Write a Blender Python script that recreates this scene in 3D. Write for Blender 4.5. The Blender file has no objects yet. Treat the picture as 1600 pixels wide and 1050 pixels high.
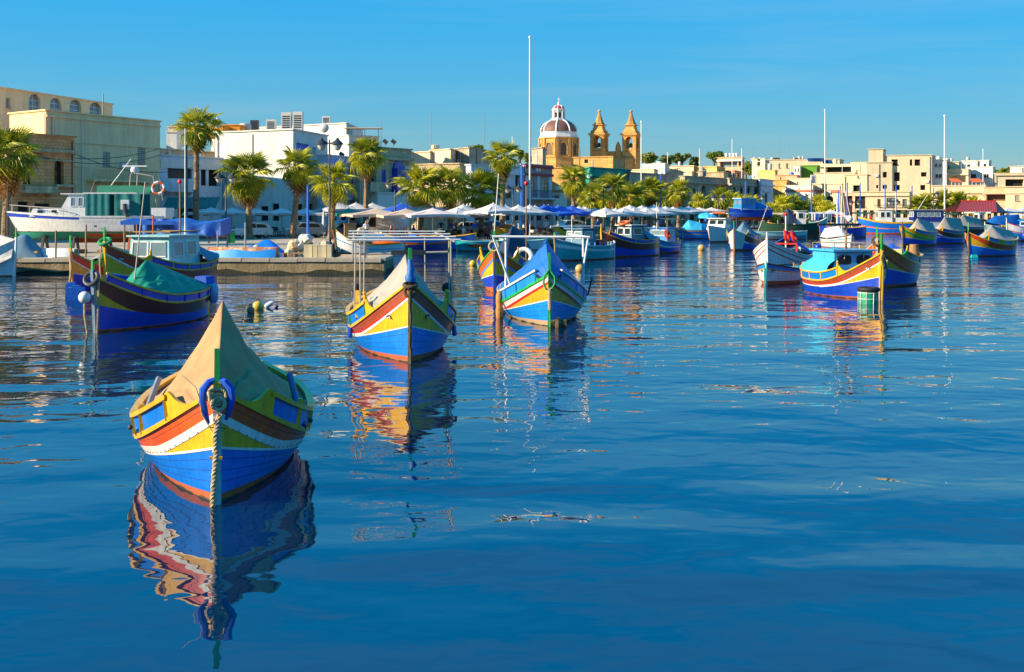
import bpy, bmesh, math, random
from mathutils import Vector, Matrix
R = math.radians
random.seed(7)
SC = bpy.context.scene
COL = SC.collection

# ------------------------------------------------------------------ camera
F, HC, YH = 1778.0, 3.5, 326.0          # focal length in photo pixels, eye height, horizon row
cam = bpy.data.cameras.new('camera'); camo = bpy.data.objects.new('camera', cam); COL.objects.link(camo)
cam.sensor_width = 36.0; cam.lens = F / 1600 * 36.0
cam.shift_y = -(525 - YH) / 1600.0
cam.clip_start = 0.1; cam.clip_end = 6000
camo.location = (0, 0, HC); camo.rotation_euler = (R(90), 0, 0)
SC.camera = camo

# ------------------------------------------------------------------ sky, sun, exposure
SUN_EL, SUN_AZ = R(23), math.atan2(-0.955, -0.297)     # sun stands to the left, a little behind the camera
wd = bpy.data.worlds.new('World'); SC.world = wd; wd.use_nodes = True
nt = wd.node_tree; nt.nodes.clear()
out = nt.nodes.new('ShaderNodeOutputWorld'); bg = nt.nodes.new('ShaderNodeBackground')
sky = nt.nodes.new('ShaderNodeTexSky'); sky.sky_type = 'NISHITA'; sky.sun_disc = False
sky.sun_elevation = SUN_EL; sky.sun_rotation = SUN_AZ
sky.altitude = 0; sky.air_density = 1.0; sky.dust_density = 0.0; sky.ozone_density = 8.0
hsv = nt.nodes.new('ShaderNodeHueSaturation'); hsv.inputs['Saturation'].default_value = 1.21; hsv.inputs['Value'].default_value = 1.0
hsv.inputs['Hue'].default_value = 0.482
tc = nt.nodes.new('ShaderNodeTexCoord'); mp = nt.nodes.new('ShaderNodeMapping')
mp.inputs['Scale'].default_value = (0.35, 1.0, 1.0); mp.inputs['Rotation'].default_value = (0, 0, R(14)); mp.inputs['Location'].default_value = (3.1, 1.7, 0)
cn = nt.nodes.new('ShaderNodeTexNoise'); cn.inputs['Scale'].default_value = 0.9; cn.inputs['Detail'].default_value = 6; cn.inputs['Roughness'].default_value = 0.55
cn.inputs['Distortion'].default_value = 0.5
cr = nt.nodes.new('ShaderNodeValToRGB'); cr.color_ramp.elements[0].position = 0.50; cr.color_ramp.elements[1].position = 0.84
cr.color_ramp.elements[0].color = (0, 0, 0, 1); cr.color_ramp.elements[1].color = (0.26, 0.26, 0.26, 1)
mix = nt.nodes.new('ShaderNodeMixRGB'); mix.inputs['Color2'].default_value = (4.2, 5.2, 6.0, 1)
lk = nt.links.new
lk(sky.outputs[0], hsv.inputs['Color']); 
# cirrus on a flat layer overhead: direction divided by its height
sp = nt.nodes.new('ShaderNodeSeparateXYZ'); lk(tc.outputs['Generated'], sp.inputs[0])
mx_ = nt.nodes.new('ShaderNodeMath'); mx_.operation = 'MAXIMUM'; mx_.inputs[1].default_value = 0.0; lk(sp.outputs[2], mx_.inputs[0])
az_ = nt.nodes.new('ShaderNodeMath'); az_.operation = 'ADD'; az_.inputs[1].default_value = 0.06; lk(mx_.outputs[0], az_.inputs[0])
vd = nt.nodes.new('ShaderNodeVectorMath'); vd.operation = 'DIVIDE'; cz_ = nt.nodes.new('ShaderNodeCombineXYZ')
for k_ in range(3): lk(az_.outputs[0], cz_.inputs[k_])
lk(tc.outputs['Generated'], vd.inputs[0]); lk(cz_.outputs[0], vd.inputs[1]); lk(vd.outputs[0], mp.inputs[0]); lk(mp.outputs[0], cn.inputs[0])
lk(cn.outputs[0], cr.inputs[0]); lk(cr.outputs[0], mix.inputs['Fac']); tint = nt.nodes.new('ShaderNodeMixRGB'); tint.blend_type = 'MULTIPLY'; tint.inputs[0].default_value = 1.0; 
# the photograph's sky is nearly even in brightness from horizon to top: one tone curve over the whole sky
bw = nt.nodes.new('ShaderNodeRGBToBW'); pw = nt.nodes.new('ShaderNodeMath'); pw.operation = 'POWER'; pw.inputs[1].default_value = -0.78
sc_ = nt.nodes.new('ShaderNodeMath'); sc_.operation = 'MULTIPLY'; sc_.inputs[1].default_value = 4.02 ** 0.78
lk(sky.outputs[0], bw.inputs[0]); lk(bw.outputs[0], pw.inputs[0]); lk(pw.outputs[0], sc_.inputs[0]); lk(sc_.outputs[0], tint.inputs[2])
lk(hsv.outputs[0], tint.inputs[1]); lk(tint.outputs[0], mix.inputs['Color1'])
lk(mix.outputs[0], bg.inputs[0]); lk(bg.outputs[0], out.inputs[0])
bg.inputs['Strength'].default_value = 0.056
sl = bpy.data.lights.new('sun', 'SUN'); slo = bpy.data.objects.new('sun', sl); COL.objects.link(slo)
sl.energy = 5.0; sl.angle = R(0.5); sl.color = (1.0, 0.82, 0.56)
sd = Vector((math.cos(SUN_EL) * -0.955, math.cos(SUN_EL) * -0.297, math.sin(SUN_EL)))
slo.rotation_euler = sd.to_track_quat('Z', 'Y').to_euler(); slo.location = (-60, -30, 50)
sky.sun_rotation = math.atan2(sd.x, sd.y)
SC.view_settings.view_transform = 'Standard'; SC.view_settings.look = 'None'
SC.view_settings.exposure = 1.05; SC.view_settings.gamma = 1.0; SC.view_settings.use_curve_mapping = False
SC.cycles.max_bounces = 6; SC.cycles.diffuse_bounces = 4; SC.cycles.glossy_bounces = 3; SC.cycles.transmission_bounces = 3
SC.cycles.caustics_reflective = False; SC.cycles.caustics_refractive = False
SC.cycles.sample_clamp_indirect = 6

# ------------------------------------------------------------------ placing helpers: a photo column and a depth give a ground point
def X(px, d): return (px - 800.0) * d / F
def ZY(py, d): return HC - (py - YH) * d / F
def DW(py, z=0.0): return F * (HC - z) / (py - YH)

# ------------------------------------------------------------------ mesh builder
class MB:
    def __init__(s): s.v = []; s.f = []; s.m = []; s.cm = 0
    def add(s, vs, fs):
        o = len(s.v); s.v += [tuple(v) for v in vs]; s.f += [tuple(i + o for i in f) for f in fs]; s.m += [s.cm] * len(fs)
    def box(s, c, size, rz=0.0, taper=1.0, M=None):
        hx, hy, hz = size[0] / 2, size[1] / 2, size[2] / 2
        p = []
        for z, t in ((-hz, 1), (hz, taper)):
            for x, y in ((-hx, -hy), (hx, -hy), (hx, hy), (-hx, hy)): p.append(Vector((x * t, y * t, z)))
        if M is None: M = Matrix.Rotation(rz, 4, 'Z')
        p = [M @ q + Vector(c) for q in p]
        s.add(p, [(0, 3, 2, 1), (4, 5, 6, 7), (0, 1, 5, 4), (1, 2, 6, 5), (2, 3, 7, 6), (3, 0, 4, 7)])
    def bar(s, a, b, w, h=None):
        a, b = Vector(a), Vector(b); d = b - a
        if d.length < 1e-6: return
        h = w if h is None else h
        q = d.to_track_quat('Y', 'Z').to_matrix().to_4x4()
        s.box((a + b) / 2, (w, d.length, h), M=q)
    def tube(s, pts, r, n=8, cap=True):
        pts = [Vector(p) for p in pts]; rs = r if isinstance(r, (list, tuple)) else [r] * len(pts)
        up = Vector((0, 0, 1)); rings = []
        pn = None
        for i, p in enumerate(pts):
            t = (pts[min(i + 1, len(pts) - 1)] - pts[max(i - 1, 0)])
            if t.length < 1e-9: t = Vector((0, 0, 1))
            t.normalize()
            if pn is None:
                a = t.cross(up)
                if a.length < 1e-3: a = t.cross(Vector((1, 0, 0)))
            else:
                a = pn - t * pn.dot(t)
                if a.length < 1e-6: a = t.cross(up)
            a.normalize(); pn = a; b = t.cross(a)
            rings.append([p + (a * math.cos(2 * math.pi * k / n) + b * math.sin(2 * math.pi * k / n)) * rs[i] for k in range(n)])
        vs = [q for ring in rings for q in ring]; fs = []
        for i in range(len(rings) - 1):
            for k in range(n): fs.append((i * n + k, i * n + (k + 1) % n, (i + 1) * n + (k + 1) % n, (i + 1) * n + k))
        if cap: fs.append(tuple(range(n))[::-1]); fs.append(tuple((len(rings) - 1) * n + k for k in range(n)))
        s.add(vs, fs)
    def lathe(s, prof, n=16, c=(0, 0, 0), ph=0.0):
        vs = []; fs = []
        for r, z in prof:
            for k in range(n):
                a = ph + 2 * math.pi * k / n; vs.append((c[0] + r * math.cos(a), c[1] + r * math.sin(a), c[2] + z))
        for i in range(len(prof) - 1):
            for k in range(n): fs.append((i * n + k, i * n + (k + 1) % n, (i + 1) * n + (k + 1) % n, (i + 1) * n + k))
        fs.append(tuple(range(n))[::-1]); fs.append(tuple((len(prof) - 1) * n + k for k in range(n)))
        s.add(vs, fs)
    def torus(s, c, R_, r, n=20, m=8, M=None, arc=(0, 2 * math.pi), sx=1.0):
        M = M or Matrix.Identity(3); pts = []
        full = abs(arc[1] - arc[0] - 2 * math.pi) < 1e-4
        for i in range(n + (0 if full else 1)):
            a = arc[0] + (arc[1] - arc[0]) * i / n
            ca, sa = math.cos(a), math.sin(a)
            for k in range(m):
                b = 2 * math.pi * k / m; q = R_ + r * math.cos(b)
                pts.append(M @ Vector((q * ca * sx, q * sa, r * math.sin(b))) + Vector(c))
        fs = []; nn = n if full else n + 1
        for i in range(n):
            for k in range(m): fs.append((i * m + k, ((i + 1) % nn) * m + k, ((i + 1) % nn) * m + (k + 1) % m, i * m + (k + 1) % m))
        s.add(pts, fs)
    def ball(s, c, r, n=12, m=8, sz=1.0):
        prof = [(max(1e-3, r * math.sin(math.pi * i / m)), -r * sz * math.cos(math.pi * i / m)) for i in range(m + 1)]
        s.lathe(prof, n, c)
    def grid(s, fn, nu, nv):
        vs = [fn(i / nu, j / nv) for i in range(nu + 1) for j in range(nv + 1)]
        fs = [(i * (nv + 1) + j, (i + 1) * (nv + 1) + j, (i + 1) * (nv + 1) + j + 1, i * (nv + 1) + j + 1) for i in range(nu) for j in range(nv)]
        s.add(vs, fs)
    def poly(s, pts): s.add(pts, [tuple(range(len(pts)))])
    def prism(s, poly, z0, z1):
        n = len(poly); vs = [(p[0], p[1], z0) for p in poly] + [(p[0], p[1], z1) for p in poly]
        fs = [tuple(range(n))[::-1], tuple(range(n, 2 * n))] + [(i, (i + 1) % n, n + (i + 1) % n, n + i) for i in range(n)]
        s.add(vs, fs)
    def mesh(s, name, mats, smooth=False):
        used_ = sorted({i for f in s.f for i in f})
        if len(used_) < len(s.v):
            ix = {o: k for k, o in enumerate(used_)}; s.v = [s.v[i] for i in used_]; s.f = [tuple(ix[i] for i in f) for f in s.f]
        me = bpy.data.meshes.new(name); me.from_pydata(s.v, [], s.f)
        if not isinstance(mats, (list, tuple)): mats = [mats]
        for m in mats: me.materials.append(m)
        if len(mats) > 1: me.polygons.foreach_set('material_index', s.m)
        if smooth:
            me.polygons.foreach_set('use_smooth', [True] * len(me.polygons))
            if smooth != 'all': me.set_sharp_from_angle(angle=R(42))
        me.update()
        return me
    def build(s, name, mats, parent=None, smooth=False, fix=False):
        me = s.mesh(name, mats, smooth)
        if fix:
            b = bmesh.new(); b.from_mesh(me); bmesh.ops.recalc_face_normals(b, faces=b.faces); b.to_mesh(me); b.free()
        return link(name, me, parent)

def link(name, me, parent=None):
    o = bpy.data.objects.new(name, me); COL.objects.link(o)
    if parent is not None: o.parent = parent
    return o
def tag(o, label=None, cat=None, group=None, kind=None):
    if label: o['label'] = label
    if cat: o['category'] = cat
    if group: o['group'] = group
    if kind: o['kind'] = kind
    return o
def thing(name, label, cat, loc=(0, 0, 0), rz=0.0, group=None):
    o = bpy.data.objects.new(name, None); COL.objects.link(o); o.empty_display_size = 0.3
    o.location = loc; o.rotation_euler = (0, 0, rz)
    return tag(o, label, cat, group)
KIDS = {}
def copy_tree(o, parent=None, depth=0):
    c = o.copy(); COL.objects.link(c)
    if parent is not None: c.parent = parent
    for ch in KIDS.get(o.name, None) or list(o.children): copy_tree(ch, c, depth + 1)
    return c
ORD = ['first', 'second', 'third', 'fourth', 'fifth', 'sixth', 'seventh', 'eighth', 'ninth', 'tenth', 'eleventh', 'twelfth', 'thirteenth', 'fourteenth', 'fifteenth', 'sixteenth', 'seventeenth', 'eighteenth', 'nineteenth', 'twentieth', 'twenty-first', 'twenty-second', 'twenty-third', 'twenty-fourth']

# ------------------------------------------------------------------ materials
MATS = {}
def mat(name, col, rough=0.6, var=0.18, scale=3.0, bump=0.0, bscale=None, metal=0.0, col2=None, thr=None, coat=0.0, stretch=None, spec=0.5, streak=0.0):
    """painted / weathered surface: colour broken up by two noises, optional worn second colour"""
    if name in MATS: return MATS[name]
    m = bpy.data.materials.new(name); m.use_nodes = True; n = m.node_tree; b = n.nodes['Principled BSDF']; L_ = n.links.new
    b.inputs['Roughness'].default_value = rough; b.inputs['Metallic'].default_value = metal
    b.inputs['Specular IOR Level'].default_value = spec
    if coat: b.inputs['Coat Weight'].default_value = coat; b.inputs['Coat Roughness'].default_value = 0.12
    t = n.nodes.new('ShaderNodeTexCoord'); mpn = n.nodes.new('ShaderNodeMapping')
    if stretch: mpn.inputs['Scale'].default_value = stretch
    L_(t.outputs['Object'], mpn.inputs[0])
    no = n.nodes.new('ShaderNodeTexNoise'); no.inputs['Scale'].default_value = scale; no.inputs['Detail'].default_value = 8; no.inputs['Roughness'].default_value = 0.65
    L_(mpn.outputs[0], no.inputs[0])
    mr = n.nodes.new('ShaderNodeMapRange'); mr.inputs[1].default_value = 0.25; mr.inputs[2].default_value = 0.75
    mr.inputs[3].default_value = 1 - var; mr.inputs[4].default_value = 1 + var * 0.6
    L_(no.outputs[0], mr.inputs[0])
    mu = n.nodes.new('ShaderNodeMixRGB'); mu.blend_type = 'MULTIPLY'; mu.inputs[0].default_value = 1.0; mu.inputs[1].default_value = (*col, 1)
    L_(mr.outputs[0], mu.inputs[2]); last = mu.outputs[0]
    if streak:
        ms_ = n.nodes.new('ShaderNodeMapping'); ms_.inputs['Scale'].default_value = (7, 7, 0.7); L_(t.outputs['Object'], ms_.inputs[0])
        n3 = n.nodes.new('ShaderNodeTexNoise'); n3.inputs['Scale'].default_value = 1.6; n3.inputs['Detail'].default_value = 6; n3.inputs['Roughness'].default_value = 0.7; L_(ms_.outputs[0], n3.inputs[0])
        r3 = n.nodes.new('ShaderNodeMapRange'); r3.inputs[1].default_value = 0.35; r3.inputs[2].default_value = 0.62; r3.inputs[3].default_value = 1 - streak; r3.inputs[4].default_value = 1.0; L_(n3.outputs[0], r3.inputs[0])
        m3 = n.nodes.new('ShaderNodeMixRGB'); m3.blend_type = 'MULTIPLY'; m3.inputs[0].default_value = 1.0; L_(last, m3.inputs[1]); L_(r3.outputs[0], m3.inputs[2]); last = m3.outputs[0]
    if col2 is not None:
        n2 = n.nodes.new('ShaderNodeTexNoise'); n2.inputs['Scale'].default_value = scale * 0.8; n2.inputs['Detail'].default_value = 10; n2.inputs['Roughness'].default_value = 0.72
        L_(mpn.outputs[0], n2.inputs[0])
        rp = n.nodes.new('ShaderNodeValToRGB'); th = 0.6 if thr is None else thr
        rp.color_ramp.elements[0].position = th; rp.color_ramp.elements[1].position = min(1, th + 0.06)
        L_(n2.outputs[0], rp.inputs[0])
        mx = n.nodes.new('ShaderNodeMixRGB'); mx.inputs[2].default_value = (*col2, 1); L_(rp.outputs[0], mx.inputs[0]); L_(last, mx.inputs[1]); last = mx.outputs[0]
    L_(last, b.inputs['Base Color'])
    rr = n.nodes.new('ShaderNodeMapRange'); rr.inputs[3].default_value = max(0.02, rough - 0.1); rr.inputs[4].default_value = min(1, rough + 0.12)
    L_(no.outputs[0], rr.inputs[0]); L_(rr.outputs[0], b.inputs['Roughness'])
    if bump:
        nb = n.nodes.new('ShaderNodeTexNoise'); nb.inputs['Scale'].default_value = bscale or scale * 4; nb.inputs['Detail'].default_value = 6
        L_(mpn.outputs[0], nb.inputs[0]); bp = n.nodes.new('ShaderNodeBump'); bp.inputs['Strength'].default_value = 1.0; bp.inputs['Distance'].default_value = bump
        L_(nb.outputs[0], bp.inputs['Height']); L_(bp.outputs[0], b.inputs['Normal'])
    MATS[name] = m
    return m
def wallmat(name, col, block=None, stain=0.35, col2=None, bumpd=0.012):
    """rendered or limestone wall: faint block courses, vertical rain streaks, blotches"""
    if name in MATS: return MATS[name]
    m = bpy.data.materials.new(name); m.use_nodes = True; n = m.node_tree; b = n.nodes['Principled BSDF']; L_ = n.links.new
    b.inputs['Roughness'].default_value = 0.9; b.inputs['Specular IOR Level'].default_value = 0.15
    t = n.nodes.new('ShaderNodeTexCoord')
    def noise(sc, det, scale3=None):
        mpn = n.nodes.new('ShaderNodeMapping'); L_(t.outputs['Object'], mpn.inputs[0])
        if scale3: mpn.inputs['Scale'].default_value = scale3
        no = n.nodes.new('ShaderNodeTexNoise'); no.inputs['Scale'].default_value = sc; no.inputs['Detail'].default_value = det; no.inputs['Roughness'].default_value = 0.65
        L_(mpn.outputs[0], no.inputs[0]); return no.outputs[0]
    def mr(src, a, bb, lo=0.3, hi=0.7):
        x = n.nodes.new('ShaderNodeMapRange'); x.inputs[1].default_value = lo; x.inputs[2].default_value = hi; x.inputs[3].default_value = a; x.inputs[4].default_value = bb
        L_(src, x.inputs[0]); return x.outputs[0]
    def mul(a, bsock):
        x = n.nodes.new('ShaderNodeMixRGB'); x.blend_type = 'MULTIPLY'; x.inputs[0].default_value = 1
        if isinstance(a, tuple): x.inputs[1].default_value = (*a, 1)
        else: L_(a, x.inputs[1])
        L_(bsock, x.inputs[2]); return x.outputs[0]
    c = mul(col, mr(noise(0.5, 8), 1 - stain * 0.6, 1 + stain * 0.3))
    c = mul(c, mr(noise(1.3, 6, (1.4, 1.4, 0.12)), 1 - stain * 0.7, 1.06))
    c = mul(c, mr(noise(6, 4), 0.93, 1.05))
    hsock = noise(9, 5)
    if block:
        # courses from object-space height and the horizontal run
        sx = n.nodes.new('ShaderNodeSeparateXYZ'); L_(t.outputs['Object'], sx.inputs[0])
        ad = n.nodes.new('ShaderNodeMath'); ad.operation = 'ADD'; L_(sx.outputs[0], ad.inputs[0]); L_(sx.outputs[1], ad.inputs[1])
        cb = n.nodes.new('ShaderNodeCombineXYZ'); L_(ad.outputs[0], cb.inputs[0]); L_(sx.outputs[2], cb.inputs[1])
        br = n.nodes.new('ShaderNodeTexBrick'); L_(cb.outputs[0], br.inputs[0]); br.inputs['Scale'].default_value = 1.0
        br.inputs['Brick Width'].default_value = block * 2; br.inputs['Row Height'].default_value = block; br.inputs['Mortar Size'].default_value = 0.02
        br.inputs['Color1'].default_value = (1, 1, 1, 1); br.inputs['Color2'].default_value = (0.78, 0.76, 0.72, 1); br.inputs['Mortar'].default_value = (0.55, 0.52, 0.48, 1)
        c = mul(c, br.outputs[0])
    if col2 is not None:
        rp = n.nodes.new('ShaderNodeValToRGB'); rp.color_ramp.elements[0].position = 0.56; rp.color_ramp.elements[1].position = 0.66
        L_(noise(0.45, 9), rp.inputs[0]); mx = n.nodes.new('ShaderNodeMixRGB'); mx.inputs[2].default_value = (*col2, 1); L_(rp.outputs[0], mx.inputs[0]); L_(c, mx.inputs[1]); c = mx.outputs[0]
    L_(c, b.inputs['Base Color'])
    bp = n.nodes.new('ShaderNodeBump'); bp.inputs['Strength'].default_value = 0.8; bp.inputs['Distance'].default_value = bumpd
    L_(hsock, bp.inputs['Height']); L_(bp.outputs[0], b.inputs['Normal'])
    MATS[name] = m
    return m
def glassmat(name, col, rough=0.05):
    if name in MATS: return MATS[name]
    m = mat(name, col, rough, 0.3, 2.0, spec=0.6); return m
def leafmat(name, c1, c2, trans=0.35):
    if name in MATS: return MATS[name]
    m = bpy.data.materials.new(name); m.use_nodes = True; n = m.node_tree; b = n.nodes['Principled BSDF']; L_ = n.links.new
    oi = n.nodes.new('ShaderNodeObjectInfo'); t = n.nodes.new('ShaderNodeTexCoord'); no = n.nodes.new('ShaderNodeTexNoise'); no.inputs['Scale'].default_value = 2.4
    L_(t.outputs['Object'], no.inputs[0])
    ad = n.nodes.new('ShaderNodeMath'); ad.operation = 'ADD'; L_(no.outputs[0], ad.inputs[0])
    sc = n.nodes.new('ShaderNodeMath'); sc.operation = 'MULTIPLY'; sc.inputs[1].default_value = 0.6; L_(oi.outputs['Random'], sc.inputs[0]); L_(sc.outputs[0], ad.inputs[1])
    rp = n.nodes.new('ShaderNodeValToRGB'); rp.color_ramp.elements[0].position = 0.4; rp.color_ramp.elements[1].position = 1.05
    rp.color_ramp.elements[0].color = (*c1, 1); rp.color_ramp.elements[1].color = (*c2, 1)
    L_(ad.outputs[0], rp.inputs[0]); L_(rp.outputs[0], b.inputs['Base Color'])
    b.inputs['Roughness'].default_value = 0.45; b.inputs['Specular IOR Level'].default_value = 0.4
    tr = n.nodes.new('ShaderNodeBsdfTranslucent'); L_(rp.outputs[0], tr.inputs[0])
    ms = n.nodes.new('ShaderNodeMixShader'); ms.inputs[0].default_value = trans
    L_(b.outputs[0], ms.inputs[1]); L_(tr.outputs[0], ms.inputs[2]); L_(ms.outputs[0], n.nodes['Material Output'].inputs[0])
    MATS[name] = m
    return m
def paint(name, col, **k):
    k.setdefault('rough', 0.38); k.setdefault('var', 0.22); k.setdefault('scale', 2.2); k.setdefault('bump', 0.004); k.setdefault('bscale', 7.0)
    k.setdefault('stretch', (1.0, 0.35, 1.6)); k.setdefault('coat', 0.25)
    k.setdefault('col2', tuple(c * 0.62 + 0.10 for c in col)); k.setdefault('thr', 0.62); k.setdefault('streak', 0.28)
    return mat(name, col, **k)

BLUE = paint('paint_blue', (0.004, 0.060, 0.58)); BLUE2 = paint('paint_bright_blue', (0.004, 0.175, 0.74)); SKYB = paint('paint_sky_blue', (0.012, 0.26, 0.74))
NAVY = paint('paint_navy', (0.006, 0.02, 0.20)); YEL = paint('paint_yellow', (0.84, 0.45, 0.006)); RED = paint('paint_red', (0.62, 0.045, 0.008)); ORG = paint('paint_orange', (0.82, 0.13, 0.004))
MAR = paint('paint_maroon', (0.16, 0.022, 0.008)); WHT = paint('paint_white', (0.80, 0.79, 0.75), var=0.10); GRN = paint('paint_green', (0.015, 0.42, 0.06)); TURQ = paint('paint_turquoise', (0.01, 0.42, 0.46))
BRED = paint('paint_bright_red', (0.75, 0.02, 0.01)); BOOT = mat('antifouling_red', (0.42, 0.09, 0.03), 0.8, 0.3, 5, 0.004, col2=(0.12, 0.07, 0.035), thr=0.6)
SLIME = mat('weed_brown', (0.05, 0.045, 0.015), 0.8, 0.4, 6); AQUA = paint('paint_pale_aqua', (0.32, 0.66, 0.66)); BLACK = mat('black_rubber', (0.012, 0.012, 0.013), 0.7, 0.3, 8)
ROPE = mat('rope', (0.50, 0.38, 0.22), 0.95, 0.35, 30, 0.004, 90); ROPEG = mat('green_rope', (0.02, 0.32, 0.10), 0.9, 0.3, 30); ROPED = mat('weedy_rope', (0.10, 0.075, 0.035), 0.95, 0.5, 14, 0.01, 40)
WOOD = mat('wood', (0.30, 0.17, 0.07), 0.75, 0.35, 6, 0.004, 20, stretch=(1, 1, 0.3)); DWOOD = mat('dark_wood', (0.07, 0.04, 0.022), 0.75, 0.35, 6)
STEEL = mat('galvanised_pipe', (0.40, 0.35, 0.28), 0.45, 0.15, 9); WPIPE = mat('white_pipe', (0.78, 0.76, 0.70), 0.5, 0.12, 6)
DKMET = mat('dark_metal', (0.03, 0.034, 0.04), 0.5, 0.2, 8); GRMET = mat('grey_metal', (0.22, 0.24, 0.25), 0.45, 0.2, 8)
POLEB = paint('pole_blue', (0.01, 0.16, 0.75)); GLASS = glassmat('dark_glass', (0.015, 0.02, 0.025)); LGLASS = glassmat('pale_glass', (0.16, 0.24, 0.26))
def tarpmat(name, col, **k): return mat(name, col, k.pop('rough', 0.8), k.pop('var', 0.25), k.pop('scale', 1.6), k.pop('bump', 0.03), k.pop('bscale', 2.2), **k)
TKHA = tarpmat('canvas_khaki', (0.40, 0.225, 0.095), var=0.34, bump=0.035, bscale=2.6, col2=(0.28, 0.17, 0.07), thr=0.6); TGRY = tarpmat('canvas_grey', (0.33, 0.30, 0.26)); TBLU = tarpmat('canvas_blue', (0.006, 0.125, 0.42), rough=0.6)
TGRN = tarpmat('canvas_green', (0.004, 0.22, 0.13), rough=0.55); TNAV = tarpmat('canvas_navy', (0.012, 0.03, 0.075)); TSKY = tarpmat('canvas_sky_blue', (0.05, 0.44, 0.66), rough=0.5)
TDGR = tarpmat('canvas_dark_green', (0.01, 0.06, 0.03)); TWHT = tarpmat('canvas_white', (0.58, 0.56, 0.53)); TTEAL = tarpmat('canvas_teal', (0.005, 0.16, 0.15)); TSTEEL = tarpmat('canvas_steel_blue', (0.10, 0.20, 0.27))
TROY = tarpmat('canvas_royal_blue', (0.006, 0.085, 0.52)); TBEI = tarpmat('canvas_beige', (0.58, 0.42, 0.30)); TPINK = tarpmat('canvas_pinkish', (0.72, 0.60, 0.54))
# ================================================================== the setting: water, quay
def water_material():
    m = bpy.data.materials.new('harbour_water'); m.use_nodes = True; n = m.node_tree; b = n.nodes['Principled BSDF']; L_ = n.links.new
    b.inputs['Base Color'].default_value = (0.0, 0.019, 0.060, 1); b.inputs['Roughness'].default_value = 0.015; b.inputs['IOR'].default_value = 1.95
    b.inputs['Specular Tint'].default_value = (1, 1, 1, 1)
    t = n.nodes.new('ShaderNodeTexCoord')
    def nz(scale, det, sx, sy, rot, dist=0.0, rough=0.5):
        mpn = n.nodes.new('ShaderNodeMapping'); mpn.inputs['Scale'].default_value = (sx, sy, 1); mpn.inputs['Rotation'].default_value = (0, 0, rot)
        L_(t.outputs['Object'], mpn.inputs[0]); no = n.nodes.new('ShaderNodeTexNoise'); no.inputs['Scale'].default_value = scale
        no.inputs['Detail'].default_value = det; no.inputs['Roughness'].default_value = rough; no.inputs['Distortion'].default_value = dist
        L_(mpn.outputs[0], no.inputs[0]); return no.outputs[0]
    def mth(op, a, c):
        x = n.nodes.new('ShaderNodeMath'); x.operation = op
        for i, q in enumerate((a, c)):
            if isinstance(q, (int, float)): x.inputs[i].default_value = q
            else: L_(q, x.inputs[i])
        return x.outputs[0]
    swell = nz(0.34, 1.0, 0.45, 1.0, R(10), 0.3)       # long lazy undulation
    rip = nz(1.55, 1.5, 0.75, 1.0, R(-6), 0.35)         # hand-wide ripples
    fine = nz(5.0, 1.0, 0.5, 1.0, R(8), 0.3)
    patch = nz(0.06, 3.0, 1, 1, 0)
    pm = n.nodes.new('ShaderNodeMapRange'); pm.inputs[1].default_value = 0.38; pm.inputs[2].default_value = 0.62; pm.inputs[3].default_value = 0.5; pm.inputs[4].default_value = 1.1
    L_(patch, pm.inputs[0])
    # the water lies calmer in the lee of the near quay and ruffles further out in the harbour
    sx = n.nodes.new('ShaderNodeSeparateXYZ'); L_(t.outputs['Object'], sx.inputs[0])
    le = n.nodes.new('ShaderNodeMapRange'); le.interpolation_type = 'SMOOTHSTEP'; le.inputs[1].default_value = 7; le.inputs[2].default_value = 26; le.inputs[3].default_value = 0.72; le.inputs[4].default_value = 1.0; L_(sx.outputs[1], le.inputs[0])
    sw = n.nodes.new('ShaderNodeMapRange'); sw.interpolation_type = 'SMOOTHSTEP'; sw.inputs[1].default_value = 10; sw.inputs[2].default_value = 26; sw.inputs[3].default_value = 0.22; sw.inputs[4].default_value = 0.10; L_(sx.outputs[1], sw.inputs[0])
    h = mth('MULTIPLY', swell, sw.outputs[0])
    am = mth('MULTIPLY', pm.outputs[0], le.outputs[0])
    h = mth('ADD', h, mth('MULTIPLY', mth('MULTIPLY', rip, 0.032), am))
    h = mth('ADD', h, mth('MULTIPLY', mth('MULTIPLY', fine, 0.0032), am))
    bp = n.nodes.new('ShaderNodeBump'); bp.inputs['Strength'].default_value = 1.0; bp.inputs['Distance'].default_value = 1.0
    L_(h, bp.inputs['Height']); L_(bp.outputs[0], b.inputs['Normal'])
    return m
WATER = water_material()
w = MB(); w.poly([(-900, -60, 0), (900, -60, 0), (900, 900, 0), (-900, 900, 0)])
tag(w.build('water', WATER), kind='structure')
sb = MB(); sb.poly([(-900, -60, -3.2), (900, -60, -3.2), (900, 900, -3.2), (-900, 900, -3.2)])
tag(sb.build('seabed', mat('seabed_sand', (0.10, 0.11, 0.07), 0.9)), kind='structure')

QZ = 0.7
PAVE = mat('quay_paving', (0.44, 0.36, 0.26), 0.85, 0.3, 0.6, 0.01, 8, col2=(0.24, 0.19, 0.14), thr=0.58)
QWALL = wallmat('quay_wall', (0.46, 0.34, 0.18), stain=0.8, col2=(0.16, 0.12, 0.07), bumpd=0.06)
COPE = mat('coping_stone', (0.44, 0.37, 0.27), 0.85, 0.35, 2.0, 0.01, 9, col2=(0.16, 0.13, 0.09), thr=0.62)
qd = [(520, 92), (750, 97), (870, 106), (1000, 124), (1100, 140), (1280, 166), (1450, 175), (1600, 185), (2000, 205)]
QE = [(-160, 61), (-6.86, 61), (-6.86, 66), (-10.85, 66.5), (-14.5, 90)] + [(X(p, d), d) for p, d in qd]
def quay_d(px):
    for (a, da), (c, dc) in zip(qd, qd[1:]):
        if a <= px <= c: return da + (dc - da) * (px - a) / (c - a)
    return qd[0][1] if px < qd[0][0] else qd[-1][1]
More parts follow.
